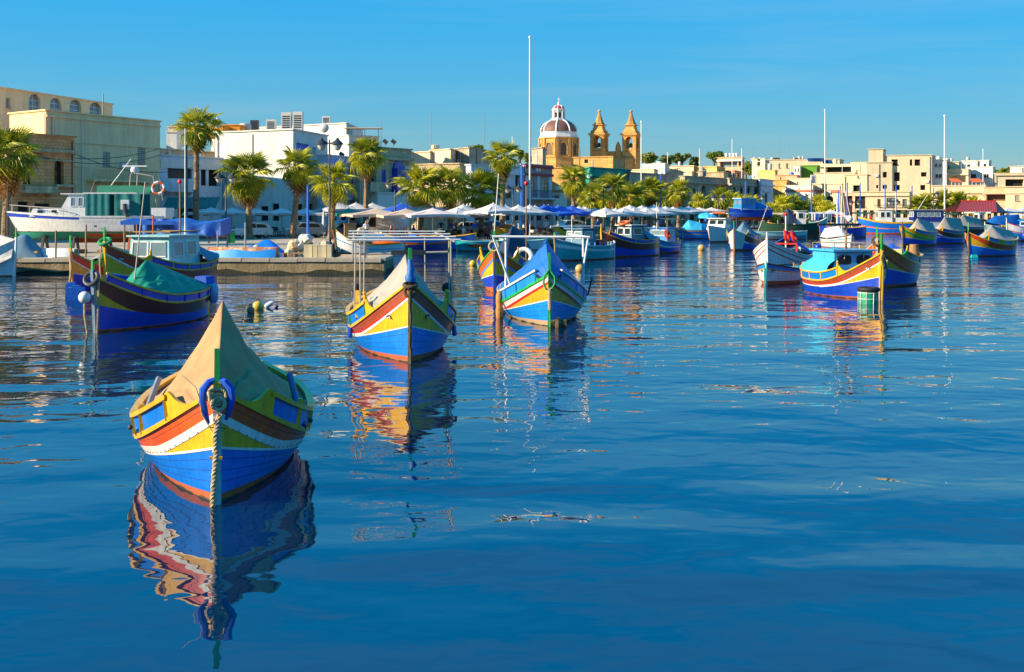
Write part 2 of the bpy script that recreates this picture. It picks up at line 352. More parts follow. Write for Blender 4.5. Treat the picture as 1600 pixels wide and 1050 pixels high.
g = MB(); n_ = len(QE)
top = [(x, y, QZ) for x, y in QE] + [(1500, 400, QZ), (2600, 2600, QZ), (-2600, 2600, QZ), (-2600, 61, QZ)]
g.poly(top)
tag(g.build('ground', PAVE), kind='structure')
g = MB()
for (x0, y0), (x1, y1) in zip(QE, QE[1:]): g.poly([(x0, y0, -3.2), (x1, y1, -3.2), (x1, y1, QZ), (x0, y0, QZ)])
qw = tag(g.build('quay_wall', QWALL), kind='structure')
cs = MB(); cs.box((0, 0, 0), (1.46, 0.7, 0.2)); csm = cs.mesh('coping_stone', COPE)
ncs = 0
for (x0, y0), (x1, y1) in zip(QE[0:], QE[1:9]):
    a = Vector((x0, y0, 0)); c = Vector((x1, y1, 0)); d = c - a; L_ = d.length; d.normalize()
    k = 0.0
    while k + 1.5 <= L_:
        p = a + d * (k + 0.75); k += 1.5
        if abs(F * p.x / p.y) > 860 or ncs > 290: continue
        o = link('coping_stone', csm, qw); ncs += 1
        nrm = Vector((-d.y, d.x, 0))
        o.location = (p.x + nrm.x * 0.28, p.y + nrm.y * 0.28, QZ + 0.045 + random.uniform(-0.02, 0.02)); o.rotation_euler = (random.uniform(-.01, .01), random.uniform(-.008, .008), math.atan2(d.y, d.x) + random.uniform(-.01, .01))
g = MB()
for (x0, y0), (x1, y1) in zip(QE, QE[1:]):
    d_ = (Vector((x1, y1)) - Vector((x0, y0))).normalized(); o_ = Vector((d_.y, -d_.x)) * .012; K = max(2, int((Vector((x1, y1)) - Vector((x0, y0))).length / .7))
    for k in range(min(K, 120)):
        a = Vector((x1, y1)).lerp(Vector((x0, y0)), k / K) + o_; c = Vector((x1, y1)).lerp(Vector((x0, y0)), (k + 1) / K) + o_; h0, h1 = (.16 + .09 * math.sin(k * 1.7) + .05 * math.sin(k * .6) for k in (k, k + 1))
        g.poly([(a.x, a.y, -.5), (c.x, c.y, -.5), (c.x, c.y, h1), (a.x, a.y, h0)])
g.build('weed_band', mat('quay_weed', (0.035, 0.04, 0.015), 0.9, 0.5, 3, 0.03, 9), qw)
# road strip behind the parasols, raised kerb pavement along the houses
ROADM = mat('asphalt', (0.055, 0.053, 0.05), 0.9, 0.25, 1.5, 0.006, 30)
rdl = [(-80, 88), (-32, 104), (-12, 118), (2, 128), (20, 146), (40, 168), (70, 190), (130, 214)]
g = MB()
for (x0, y0), (x1, y1) in zip(rdl, rdl[1:]): g.poly([(x0, y0, QZ + .004), (x1, y1, QZ + .004), (x1 - 3, y1 + 6, QZ + .004), (x0 - 3, y0 + 6, QZ + .004)])
tag(g.build('road', ROADM), kind='structure')

# ================================================================== buildings
FRW = mat('frame_white', (0.62, 0.60, 0.55), 0.6, 0.15, 4); FRB = mat('frame_brown', (0.10, 0.05, 0.025), 0.6, 0.2, 4); FRBL = paint('frame_blue', (0.01, 0.05, 0.42)); FRG = mat('frame_green', (0.02, 0.14, 0.09), 0.6)
SHUT = mat('louvre_shutter', (0.42, 0.38, 0.28), 0.7, 0.2, 5); STONE = wallmat('sill_stone', (0.50, 0.42, 0.28), stain=0.4); DARK = mat('dark_interior', (0.012, 0.011, 0.010), 0.9); BRSH = mat('brown_shutter', (0.14, 0.08, 0.045), 0.7)
def P2(pd): return Vector((X(*pd), pd[1]))
WR = random.Random(23); CURT = mat('pale_curtain', (0.50, 0.44, 0.34), 0.8)
class Bld:
    def __init__(s, name, label, pts, ytop, wall, z0=QZ, depth=9.0, cap=0.25, capm=None, cat='building', group=None):
        if len(pts) == 2:
            C, Rr = P2(pts[0]), P2(pts[1]); d = (Rr - C).normalized(); L = C + Vector((-d.y, d.x)) * depth
        else: L, C, Rr = (P2(p) for p in pts)
        s.L, s.C, s.R = L, C, Rr; s.B = L + Rr - C; s.wall = wall; s.z0 = z0
        s.zt = ZY(ytop, C.y)
        s.root = thing(name, label, cat, (C.x, C.y, z0), group=group); s.o = Vector((C.x, C.y, z0))
        s.op = {'L': [], 'R': []}; s.cap = cap; s.capm = capm or wall
    def seg(s, f): return (s.L, s.C) if f == 'L' else (s.C, s.R)
    def tz(s, f, px, py):
        a, b = s.seg(f); k = (px - 800) / F; d = b - a
        t = (k * a.y - a.x) / (d.x - k * d.y); p = a + d * t
        return t, ZY(py, p.y)
    def loc(s, f, t, z, off=0.0):
        a, b = s.seg(f); d = (b - a); n = Vector((d.y, -d.x)).normalized(); p = a + d * t + n * off
        return Vector((p.x, p.y, z)) - s.o
    def win(s, f, x0, y0, x1, y1, kind='w', frame=None, pane=None, sill=True, rec=0.2):
        t0, _ = s.tz(f, x0, y0); t1, _ = s.tz(f, x1, y0); _, za = s.tz(f, (x0 + x1) / 2, y0); _, zb = s.tz(f, (x0 + x1) / 2, y1)
        t0, t1 = max(0.004, t0), min(0.996, t1)
        s.op[f].append((t0, t1, max(s.z0 + .02, zb), min(za, s.zt - .05), kind, frame, pane, sill, rec)); return s
    def grid(s, f, x0, y0, x1, y1, nx, ny, fw, fh, **k):
        for i in range(nx):
            for j in range(ny):
                cw = (x1 - x0) / nx; ch = (y1 - y0) / ny; a = x0 + cw * (i + (1 - fw) / 2); b = y0 + ch * (j + (1 - fh) / 2)
                s.win(f, a, b, a + cw * fw, b + ch * fh, **k)
        return s
    def ledge(s, f, y, h=0.25, proud=0.15, m=None, x0=None, x1=None, name='cornice', hp=None):
        t0 = 0.0 if x0 is None else s.tz(f, x0, y)[0]; t1 = 1.0 if x1 is None else s.tz(f, x1, y)[0]
        z = s.tz(f, (x0 if x0 is not None else F * s.seg(f)[0].x / s.seg(f)[0].y + 800), y)[1]
        mb = MB(); o0, o1 = 0.003, proud
        p = [s.loc(f, t, z + dz, o) for dz in (-h, 0) for t, o in ((t0, o0), (t1, o0), (t1, o1), (t0, o1))]
        mb.add(p, [(3, 2, 1, 0), (4, 5, 6, 7), (0, 1, 5, 4), (1, 2, 6, 5), (2, 3, 7, 6), (3, 0, 4, 7)])
        mb.build(name, m or s.wall, s.root, fix=True); return s
    def balcony(s, f, x0, x1, yfloor, ytop, dep=1.1, m=None, railm=None, kind='bars'):
        t0, zf = s.tz(f, x0, yfloor); t1, _ = s.tz(f, x1, yfloor); _, zt = s.tz(f, x0, ytop)
        mb = MB(); P = lambda t, z, o: s.loc(f, t, z, o)
        def slab(za, zb, o0, o1, ta, tb, q):
            p = [P(t, z, o) for z in (za, zb) for t, o in ((ta, o0), (tb, o0), (tb, o1), (ta, o1))]
            q.add(p, [(3, 2, 1, 0), (4, 5, 6, 7), (0, 1, 5, 4), (1, 2, 6, 5), (2, 3, 7, 6), (3, 0, 4, 7)])
        slab(zf - .2, zf, 0.003, dep, t0, t1, mb)
        bal = mb.build('balcony', m or s.wall, s.root, fix=True)
        rb = MB()
        if kind == 'solid': slab(zf, zt, dep - .14, dep - .02, t0, t1, rb); 
        else:
            slab(zt - .09, zt, dep - .14, dep - .02, t0, t1, rb)
            W = (s.seg(f)[1] - s.seg(f)[0]).length * (t1 - t0); nb = max(6, int(W / (0.16 if kind == 'bars' else 0.3)))
            for i in range(nb + 1):
                t = t0 + (t1 - t0) * (0.01 + 0.98 * i / nb); wd_ = 0.02 if kind == 'bars' else 0.09
                a = P(t, zf, dep - .08); c = P(t, zt - .09, dep - .08); rb.bar(a, c, wd_)
        rb.build('railing', railm or DKMET, bal, fix=True)
        cb = MB()
        for i in range(3):
            cb = MB(); t = t0 + (t1 - t0) * (0.15 + 0.35 * i); a = P(t, zf - .45, 0.15); c = P(t, zf - .2, dep * .7); cb.bar(a, c, .2, .22); cb.build('bracket', m or s.wall, bal)
        return s
    def finish(s):
        mb = MB()
        for f in ('L', 'R'):
            ops = s.op[f]; ts = sorted({0.0, 1.0} | {q for o in ops for q in o[:2]}); zs = sorted({s.z0, s.zt} | {q for o in ops for q in o[2:4]})
            for i in range(len(ts) - 1):
                for j in range(len(zs) - 1):
                    tm, zm = (ts[i] + ts[i + 1]) / 2, (zs[j] + zs[j + 1]) / 2
                    if any(o[0] < tm < o[1] and o[2] < zm < o[3] for o in ops): continue
                    mb.poly([s.loc(f, ts[i], zs[j]), s.loc(f, ts[i + 1], zs[j]), s.loc(f, ts[i + 1], zs[j + 1]), s.loc(f, ts[i], zs[j + 1])])
            a, b = s.seg(f); Wd = (b - a).length
            for (t0, t1, z0, z1, kind, fr, pn, sill, rec) in ops:
                c = [(t0, z0), (t1, z0), (t1, z1), (t0, z1)]
                for (ta, za), (tb, zb) in zip(c, c[1:] + c[:1]): mb.poly([s.loc(f, ta, za), s.loc(f, tb, zb), s.loc(f, tb, zb, -rec), s.loc(f, ta, za, -rec)])
                wm, hm = (t1 - t0) * Wd, z1 - z0
                if kind[0] == 'a':                                   # arched head: spandrels fill the corners
                    r = min(wm / 2, hm * .45); N = 6
                    for sg in (0, 1):
                        tc_ = (t0 + t1) / 2; pts_ = []
                        for k in range(N + 1):
                            an = math.pi / 2 * k / N; pts_.append((tc_ + (-1 if sg == 0 else 1) * (wm / 2 * math.cos(an)) / Wd, z1 - r + r * math.sin(an)))
                        cor = (t0 if sg == 0 else t1, z1)
                        for p_, q_ in zip(pts_, pts_[1:]): mb.poly([s.loc(f, *cor, 0.002), s.loc(f, *p_, 0.002), s.loc(f, *q_, 0.002)]); mb.poly([s.loc(f, *p_, 0.002), s.loc(f, *q_, 0.002), s.loc(f, *q_, -rec + .02), s.loc(f, *p_, -rec + .02)])
                fm = fr or FRW; o_ = -rec + .02
                wb = MB(); bw = min(.09, wm * .09)
                bars = [((t0, z0), (t0, z1)), ((t1, z0), (t1, z1)), ((t0, z0), (t1, z0)), ((t0, z1), (t1, z1))]
                if 'd' not in kind and 'n' not in kind: bars.append((((t0 + t1) / 2, z0), ((t0 + t1) / 2, z1)))
                if 'g' in kind:
                    for q in (.33, .66): bars.append(((t0, z0 + hm * q), (t1, z0 + hm * q)))
                for p_, q_ in bars: wb.bar(s.loc(f, *p_, o_), s.loc(f, *q_, o_), bw, .07)
                wo = wb.build('door' if 'd' in kind else 'window', fm, s.root)
                pb = MB(); pb.poly([s.loc(f, t0, z0, -rec + .004), s.loc(f, t1, z0, -rec + .004), s.loc(f, t1, z1, -rec + .004), s.loc(f, t0, z1, -rec + .004)])
                pb.build('pane', pn or WR.choice((GLASS, GLASS, LGLASS, CURT)), wo)
                if 's' in kind:                                       # closed louvred leaves
                    lb = MB()
                    for ta, tb in ((t0, (t0 + t1) / 2), ((t0 + t1) / 2, t1)):
                        m_ = (tb - ta) * .08
                        for q in range(9):
                            zz = z0 + hm * (q + .5) / 9; lb.bar(s.loc(f, ta + m_, zz, -rec + .07), s.loc(f, tb - m_, zz, -rec + .07), .05, hm / 9 * .8)
                    lb.build('shutter', fm, wo)
                if sill:
                    sb_ = MB(); e = .06 / Wd; sb_.bar(s.loc(f, t0 - e, z0 - .06, .05), s.loc(f, t1 + e, z0 - .06, .05), .22, .1); sb_.build('sill', STONE, wo)
        for a, b in ((s.R, s.B), (s.B, s.L)): mb.poly([Vector((*p, z)) - s.o for p, z in ((a, s.z0), (b, s.z0), (b, s.zt), (a, s.zt))])
        mb.poly([Vector((*p, s.zt - .35)) - s.o for p in (s.L, s.C, s.R, s.B)])
        mb.build('wall', s.wall, s.root)
        for f in ('L', 'R'):                                         # rain pipe, meter box: small facade parts
            Wd = (s.seg(f)[1] - s.seg(f)[0]).length
            if Wd < 3: continue
            for k in range(1 + int(Wd > 8)):
                t = WR.choice((.03, .5, .97, .28)) + WR.uniform(-.015, .015)
                if any(o[0] - .02 < t < o[1] + .02 for o in s.op[f]): continue
                pb = MB(); pb.tube([s.loc(f, t, s.z0, .09), s.loc(f, t, s.zt - .3, .09)], .05, 5); pb.build('rain_pipe', WR.choice((GRMET, FRW, DKMET)), s.root)
            t = WR.uniform(.1, .9); z = s.z0 + WR.uniform(.55, .85) * (s.zt - s.z0)
            if not any(o[0] - .08 < t < o[1] + .08 and o[2] - .6 < z < o[3] + .6 for o in s.op[f]):
                pb = MB(); pb.box(s.loc(f, t, z, .14), (.7, .26, .5), rz=math.atan2((s.seg(f)[1] - s.seg(f)[0]).y, (s.seg(f)[1] - s.seg(f)[0]).x)); pb.build('wall_unit', FRW, s.root)
        if s.cap:
            cb = MB()
            for a, b in ((s.L, s.C), (s.C, s.R), (s.R, s.B), (s.B, s.L)):
                d = (b - a).normalized(); e = d * (s.cap / 2)
                cb.bar(Vector((*(a - e), s.zt + .07)) - s.o, Vector((*(b + e), s.zt + .07)) - s.o, s.cap + .08, .14)
            cb.build('parapet_coping', s.capm, s.root)
        return s

W_CREAM = wallmat('wall_cream', (0.92, 0.66, 0.36), stain=0.22); W_TAN = wallmat('wall_tan', (0.90, 0.64, 0.34), stain=0.2); W_BROWN = wallmat('wall_brown_limestone', (0.95, 0.45, 0.19), block=0.3, stain=0.3)
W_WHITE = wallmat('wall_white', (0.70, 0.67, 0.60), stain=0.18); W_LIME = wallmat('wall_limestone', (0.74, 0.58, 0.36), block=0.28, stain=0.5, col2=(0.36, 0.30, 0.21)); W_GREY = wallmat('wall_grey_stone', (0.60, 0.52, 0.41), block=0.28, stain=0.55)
W_HON = wallmat('wall_honey', (0.76, 0.44, 0.15), block=0.3, stain=0.35); W_YEL = wallmat('wall_yellow', (0.72, 0.50, 0.17), stain=0.2); W_PALE = wallmat('wall_pale_cream', (0.72, 0.58, 0.38), stain=0.2); W_PINK = wallmat('wall_pink', (0.68, 0.30, 0.20), stain=0.2)
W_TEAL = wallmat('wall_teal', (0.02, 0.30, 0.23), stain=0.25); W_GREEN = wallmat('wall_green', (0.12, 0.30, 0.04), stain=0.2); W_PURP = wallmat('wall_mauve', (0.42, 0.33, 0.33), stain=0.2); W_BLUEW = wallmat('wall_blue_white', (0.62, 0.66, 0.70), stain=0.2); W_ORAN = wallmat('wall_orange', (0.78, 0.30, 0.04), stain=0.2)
W_SALM = wallmat('wall_salmon', (0.68, 0.42, 0.25), stain=0.25); W_REDT = mat('trim_red', (0.35, 0.03, 0.03), 0.7); W_TERRA = wallmat('wall_terracotta_trim', (0.62, 0.20, 0.11), stain=0.3)

# left end of the waterfront
b = Bld('apartment_block', 'long cream block with row of arched white windows behind the left houses', [(-220, 118), (-60, 116), (176, 141)], 128.5, W_TAN)
for x in (54, 87, 118, 149): b.win('R', x - 9, 156 - (9 if x < 60 else 4) + (x - 54) * .04, x + 9, 176 + (x - 54) * .06, 'ag', FRW, LGLASS, False, .3)
b.win('R', 9, 153, 16, 168, 'n', FRW); b.finish()
b = Bld('limestone_house', 'brown limestone townhouse with stone balcony and arched window by the palm', [(-260, 108), (-120, 90), (117, 103)], 199, W_BROWN)
b.win('R', 36, 252, 48, 288, 'n', FRB, GLASS); b.win('R', 85, 249, 100, 288, 'an', FRB, GLASS, False, .45); b.win('R', 28, 315, 44, 345, 'd', FRB, DARK, False); b.win('R', 54, 318, 78, 345, 'd', FRB, DARK, False); b.win('R', 3, 187 + 22, 12, 226, 'n', FRB)
b.balcony('R', 30, 80, 298, 290, .9, W_LIME, W_LIME, 'solid'); b.ledge('R', 222, .3, .3, W_LIME); b.ledge('R', 240, .12, .12, W_LIME); b.ledge('R', 288, .25, .5, W_LIME, 83, 117, 'window_ledge'); b.ledge('R', 292, .18, .1, W_LIME); b.finish()
b = Bld('cream_house', 'tall plain cream house with louvred shutters and baluster balcony behind the cruiser', [(15, 112), (72, 108), (250, 122)], 173, W_CREAM)
b.win('R', 161, 237, 172, 260, 's', SHUT, DARK, True, .12); b.win('R', 215, 230, 227, 260, 's', SHUT, DARK, True, .12); b.win('R', 180, 292, 197, 345, 'd', SHUT, DARK, False); b.win('R', 205, 292, 226, 345, 's', SHUT, DARK, False)
b.balcony('R', 135, 234, 280, 262, 1.1, W_CREAM, W_CREAM, 'thick'); b.ledge('R', 218, .14, .1); b.ledge('R', 258.5, .14, .1, None, 117, 134); b.ledge('R', 179, .2, .14)
b.finish()
# low white house with terrace, then the tall white pair
b = Bld('terrace_house', 'low white house with scalloped terrace wall and green awning beside the cream house', [(250, 123), (347, 131)], 243, W_BLUEW, depth=14)
b.win('R', 314, 264, 322, 290, 'n', FRB, DARK, False); b.win('R', 326, 262, 345, 291, 'd', FRW, DARK, False, .6); b.win('R', 278, 308, 306, 345, 'd', FRB, DARK, False, .5); b.win('R', 260, 311, 271, 345, 'd', FRBL, DARK, False); b.win('R', 323, 312, 333, 330, 'n', FRB); b.win('R', 262, 258, 300, 279, 'd', FRB, mat('old_brown_boards', (0.10, 0.07, 0.06), 0.9), False, .3)
b.balcony('R', 252, 300, 297, 280, 1.0, W_BLUEW, W_BLUEW, 'solid'); b.ledge('R', 249, .9, .12, W_WHITE); b.finish()
b = Bld('balustrade_terrace', 'pierced stone balustrade on the roof of the low white house', [(250, 128), (345, 136)], 233.5, W_LIME, z0=9, depth=1.0)
for x in (256, 290, 318): b.grid('R', x, 236, x + 7, 243, 2, 2, .6, .7, kind='n', frame=W_LIME, pane=W_PALE, sill=False, rec=.08)
b.finish()
b = Bld('white_house', 'big plain white house with sunlit flank behind the second palm', [(336, 132), (458, 127), (512, 138)], 203, W_WHITE)
b.win('R', 463, 224, 482, 240, 'n', FRBL, mat('blue_shutter', (0.01, 0.10, 0.50), 0.6), True, .15); b.win('R', 471, 276, 482, 300, 'w', FRBL, GLASS); b.win('R', 488, 230, 494, 240, 'n', FRW); b.grid('R', 462, 318, 508, 345, 3, 1, .5, .95, kind='d', frame=FRB, pane=DARK, sill=False)
b.win('L', 408, 322, 419, 345, 'd', FRB, DARK, False); b.win('L', 426, 318, 436, 345, 'd', FRB, DARK, False)
b.finish()
b = Bld('white_tower_house', 'highest white house with blue shaded side and pergola terrace, above the double lamp', [(330, 172), (541, 158), (566, 172)], 193, W_WHITE); b.finish()
b = Bld('terrace_parapet_house', 'white roof terrace wall with metal pergola beside the highest white house', [(545, 157), (592, 160)], 212, W_WHITE, depth=8); b.finish()
b = Bld('bay_window_house', 'small blue and white house with glazed bay and blue trim behind the double lamp', [(496, 131), (512, 129), (562, 137)], 243, W_BLUEW)
b.win('R', 533, 263, 540, 295, 'w', FRBL, LGLASS); b.win('R', 544, 263, 553, 297, 'w', FRBL, LGLASS); b.win('R', 518, 262, 528, 295, 'w', FRBL, LGLASS); b.grid('R', 515, 318, 560, 345, 3, 1, .6, .95, kind='d', frame=FRBL, pane=DARK, sill=False)
b.ledge('R', 248, .35, .25, SKYB); b.ledge('R', 258, .3, .25, SKYB); b.ledge('R', 308, .3, .5); b.finish()
b = Bld('gallarija_house', 'old limestone house with enclosed bright blue wooden balcony above blue parasols', [(555, 134), (562, 133), (643, 141)], 229, W_LIME)
b.win('R', 596.5, 265, 603, 290, 'n', FRBL, mat('blue_door', (0.006, 0.04, 0.40), 0.5), True, .12); b.win('R', 574, 255, 588, 288, 'an', FRB, DARK, False, .5); b.grid('R', 565, 316, 640, 345, 4, 1, .5, .95, kind='d', frame=FRB, pane=DARK, sill=False)
b.ledge('R', 243, .35, .35, W_LIME); b.ledge('R', 250, .15, .15, W_LIME); b.balcony('R', 570, 595, 297, 284, 1.0, W_LIME, W_LIME, 'solid')
# enclosed timber balcony: part of the house
t0, zf = b.tz('R', 612, 302); t1, zt = b.tz('R', 630, 264)
gb = MB(); ex = 0.9
pp = [b.loc('R', t, z, o) for z in (zf, zt) for t, o in ((t0, 0.004), (t1, 0.004), (t1, ex), (t0, ex))]
gb.add(pp, [(3, 2, 1, 0), (4, 5, 6, 7), (0, 1, 5, 4), (1, 2, 6, 5), (2, 3, 7, 6), (3, 0, 4, 7)])
N = 8
arc_ = [b.loc('R', t0 + (t1 - t0) * (.5 - .42 * math.cos(math.pi * k / N)), zt + 1.0 * math.sin(math.pi * k / N), .25) for k in range(N + 1)]
gb.poly(arc_); gb.poly([p + (b.loc('R', 0, 0, 0) - b.loc('R', 0, 0, .24)) for p in arc_][::-1])
for p_, q_ in zip(arc_, arc_[1:]): o_ = b.loc('R', 0, 0, 0) - b.loc('R', 0, 0, .24); gb.poly([p_, q_, q_ + o_, p_ + o_])
go = gb.build('enclosed_balcony', FRBL, b.root, fix=True)
for i in range(3):
    for j in range(3):
        ta = t0 + (t1 - t0) * (.08 + .3 * i); tb = ta + (t1 - t0) * .22; za = zf + (zt - zf) * (.42 + .18 * j); zb = za + (zt - zf) * .14
        q = MB(); q.poly([b.loc('R', ta, za, ex + .01), b.loc('R', tb, za, ex + .01), b.loc('R', tb, zb, ex + .01), b.loc('R', ta, zb, ex + .01)]); q.build('pane', LGLASS if (i + j) % 2 else GLASS, go)
b.finish()
b = Bld('whitewashed_annex', 'low whitewashed annex with wall lantern under the blue enclosed balcony', [(590, 134), (640, 139)], 302, W_WHITE, depth=3); b.win('R', 595, 327, 606, 345, 'd', FRB, DARK, False); b.win('R', 616, 326, 628, 345, 'd', FRBL, DARK, False); b.finish()
# cream boxes behind
b = Bld('cream_annex', 'low cream roof room lit by the sun behind the blue balcony house', [(640, 168), (672, 165), (680, 172)], 237.5, W_PALE); b.finish()
b = Bld('cream_roof_house', 'plain cream house with small tank above three bushy palms', [(672, 166), (704, 162), (722, 172)], 233.5, W_PALE); b.win('L', 675, 241, 682, 254, 'd', FRW, mat('pale_door', (.62, .55, .42), .7), False, .06); b.finish()
b = Bld('rubble_house', 'grey stone house with ragged parapet left of the tall palm', [(708, 168), (733, 163), (768, 174)], 231, W_GREY); b.finish()
b = Bld('rubble_wall_house', 'rough honey limestone wall lit by the sun behind the bushy palms', [(640, 150), (718, 146), (760, 156)], 256, W_LIME); b.grid('R', 722, 285, 756, 305, 2, 1, .3, .9, kind='w', frame=FRBL, pane=mat('blue_door', (0.006, 0.04, 0.40)), sill=True); b.finish()
b = Bld('painted_terrace', 'pale shaded row house with arched niche beside the blue banner pole', [(728, 146), (736, 145), (818, 153)], 258, W_BLUEW)
b.win('R', 771, 275, 776, 300, 'n', FRBL, mat('blue_door', (0.006, 0.04, 0.40)), True); b.win('R', 805, 272, 813, 300, 'an', W_BLUEW, GLASS, False, .4); b.win('R', 790, 298, 799, 309, 's', BRSH, DARK, True, .1); b.grid('R', 738, 320, 816, 345, 5, 1, .5, .95, kind='d', frame=FRB, pane=DARK, sill=False)
b.ledge('R', 268, .25, .25); b.ledge('R', 312, .15, .1); b.finish()
b = Bld('red_trim_house', 'mauve house with dark red cornices, two arched red windows and balcony', [(814, 154), (819, 153), (863, 160)], 257, W_PURP)
b.win('R', 826, 279, 835, 300, 'ag', W_REDT, mat('lit_curtain', (0.62, 0.50, 0.26), 0.8), False, .12); b.win('R', 846.5, 281, 856, 300, 'ag', W_REDT, mat('lit_curtain', (0.62, 0.50, 0.26), 0.8), False, .12)
b.ledge('R', 257.5, .35, .25, W_REDT); b.ledge('R', 270, .35, .25, W_REDT); b.balcony('R', 822, 866, 309, 297, 1.0, W_BLUEW, DKMET, 'bars'); b.grid('R', 823, 322, 862, 345, 3, 1, .6, .95, kind='d', frame=FRB, pane=DARK, sill=False)
for x in (822.5, 840.5, 859): b.ledge('R', 272.5, 3.3, .12, W_BLUEW, x - 2, x + 2, 'pilaster')
sg = MB(); sg.add([b.loc('R', b.tz('R', x, 260)[0], b.tz('R', 840, y)[1], .08) for x, y in ((834, 268), (851, 268), (851, 260), (834, 260))], [(0, 1, 2, 3)]); sgo = sg.build('sign_board', mat('sign_blue', (0.10, 0.30, 0.62)), b.root)
sg = MB(); sg.add([b.loc('R', b.tz('R', x, 260)[0], b.tz('R', 840, y)[1], .10) for x, y in ((837, 267.6), (844, 267.6), (844, 260.3), (837, 260.3))], [(0, 1, 2, 3)]); sg.build('sign_panel', WHT, sgo)
sg = MB(); sg.add([b.loc('R', b.tz('R', x, 260)[0], b.tz('R', 840, y)[1], .10) for x, y in ((844.4, 267.6), (850.5, 267.6), (850.5, 260.3), (844.4, 260.3))], [(0, 1, 2, 3)]); sg.build('sign_panel', mat('sign_orange', (0.62, 0.16, 0.08)), sgo)
sg = MB()
for (x, y) in ((839, 262), (841.5, 261.4), (840.5, 264.5), (840.5, 266.3)):
    sg.add([b.loc('R', b.tz('R', x + dx, 260)[0], b.tz('R', 840, y + dy)[1], .115) for dx, dy in ((-1, .6), (1.2, .6), (1.2, -.6), (-1, -.6))], [(0, 1, 2, 3)])
sg.build('sign_emblem', BRED, sgo)
b.finish()
b = Bld('pink_wall_house', 'sunlit pink and honey wall between red trimmed house and teal house', [(858, 172), (905, 170), (925, 180)], 262, W_HON); b.ledge('L', 304, 4.2, .05, W_PINK); b.win('L', 880, 290, 887, 304, 'n', FRB); b.finish()
b = Bld('white_annex', 'small whitewashed block with notice board beside the arched balcony', [(862, 160), (886, 164)], 303, W_WHITE, depth=5); b.win('R', 866, 306, 874, 311, 'n', FRBL, GLASS, False, .05); b.grid('R', 866, 324, 884, 345, 2, 1, .6, .95, kind='d', frame=FRB, pane=DARK, sill=False); b.finish()
b = Bld('gable_wall', 'scalloped old stone gable beside the white flagpole', [(831, 178), (848, 174), (853, 182)], 231, W_GREY); b.finish()
b = Bld('honey_house', 'square honey limestone house below the church belfries', [(896, 185), (958, 181), (976, 190)], 245, W_HON); b.win('L', 913, 249, 919, 255, 'd', FRB, DARK, False); b.finish()
b = Bld('teal_house', 'teal painted house below the honey limestone one', [(915, 169), (922, 166), (986, 178)], 262, W_TEAL); b.ledge('R', 272, .3, .3, W_TEAL); b.win('R', 925, 277, 932, 292, 's', FRG, DARK); b.win('R', 950, 279, 957, 292, 's', FRG, DARK); b.grid('R', 924, 318, 984, 345, 4, 1, .5, .95, kind='d', frame=FRG, pane=DARK, sill=False); b.finish()
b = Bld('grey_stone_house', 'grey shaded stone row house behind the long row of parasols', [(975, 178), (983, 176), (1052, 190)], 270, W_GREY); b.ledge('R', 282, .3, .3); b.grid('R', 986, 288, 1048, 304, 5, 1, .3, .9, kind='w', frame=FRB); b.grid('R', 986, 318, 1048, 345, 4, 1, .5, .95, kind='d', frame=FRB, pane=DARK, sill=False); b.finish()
b = Bld('cream_roof_room', 'cream roof room with steep sunlit gable above grey stone row', [(978, 196), (1022, 192), (1028, 198)], 265, W_PALE); b.finish()
b = Bld('white_roof_room', 'white roof room with big plain wall below green trees', [(1003, 206), (1039, 201), (1046, 212)], 256, W_WHITE); b.finish()
b = Bld('cream_block', 'broad cream block with one dark window between flagpoles', [(1044, 214), (1084, 211), (1092, 220)], 259.5, W_PALE); b.win('L', 1057, 263, 1063, 267, 'n', FRB); b.finish()
b = Bld('cream_row_wall', 'lower cream wall in front of the broad cream block', [(1045, 204), (1081, 201), (1086, 206)], 268.5, W_PALE); b.finish()
b = Bld('ochre_house', 'ochre yellow roof house behind the ornate shaded facade', [(1084, 212), (1120, 209), (1133, 218)], 260.5, W_YEL); b.finish()
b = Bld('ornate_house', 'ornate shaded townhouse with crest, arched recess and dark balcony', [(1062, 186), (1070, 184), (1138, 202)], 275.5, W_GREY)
b.win('R', 1083, 293, 1087, 312, 'an', FRB, GLASS, False, .3); b.win('R', 1096, 289, 1103, 312, 'an', FRB, DARK, False, .8); b.win('R', 1117, 293, 1122, 312, 'w', FRB); b.grid('R', 1074, 318, 1134, 345, 4, 1, .5, .95, kind='d', frame=FRB, pane=DARK, sill=False); b.ledge('R', 283, .3, .4); b.ledge('R', 287, .15, .2); b.balcony('R', 1093, 1108, 316, 310, .8, W_GREY, DKMET)
cb = MB(); t_, z_ = b.tz('R', 1098, 275.5); c_ = b.loc('R', t_, z_ + .8, -.1); cb.lathe([(.7, -.8), (.65, -.1), (.8, 0), (.45, .3), (.5, .5), (.1, .9)], 8, c_); cb.build('crest', W_GREY, b.root)
for x in (1071, 1090, 1107, 1136): b.ledge('R', 287 + (x - 1071) * .03, 5.5, .15, W_GREY, x - 1.2, x + 1.2, 'pilaster')
b.finish()
b = Bld('honey_rubble_house', 'broken honey parapet house above the ornate shaded facade', [(1072, 205), (1131, 202), (1138, 208)], 269.5, W_LIME); b.finish()
b = Bld('modern_block', 'pinkish modern block with glazed loggia and four white roof tanks', [(1121, 236), (1160, 233), (1163, 240)], 246, W_SALM); b.win('L', 1125, 252, 1152, 261, 'w', FRB, LGLASS, False, .8); b.ledge('L', 250, .35, .5, W_WHITE); b.win('L', 1154, 252, 1159, 259, 'n', FRB); b.finish()
b = Bld('pink_house', 'small salmon pink house under the modern block', [(1134, 214), (1148, 212), (1160, 222)], 267, W_PINK); b.win('R', 1151, 270, 1155, 277, 'n', FRB); b.finish()
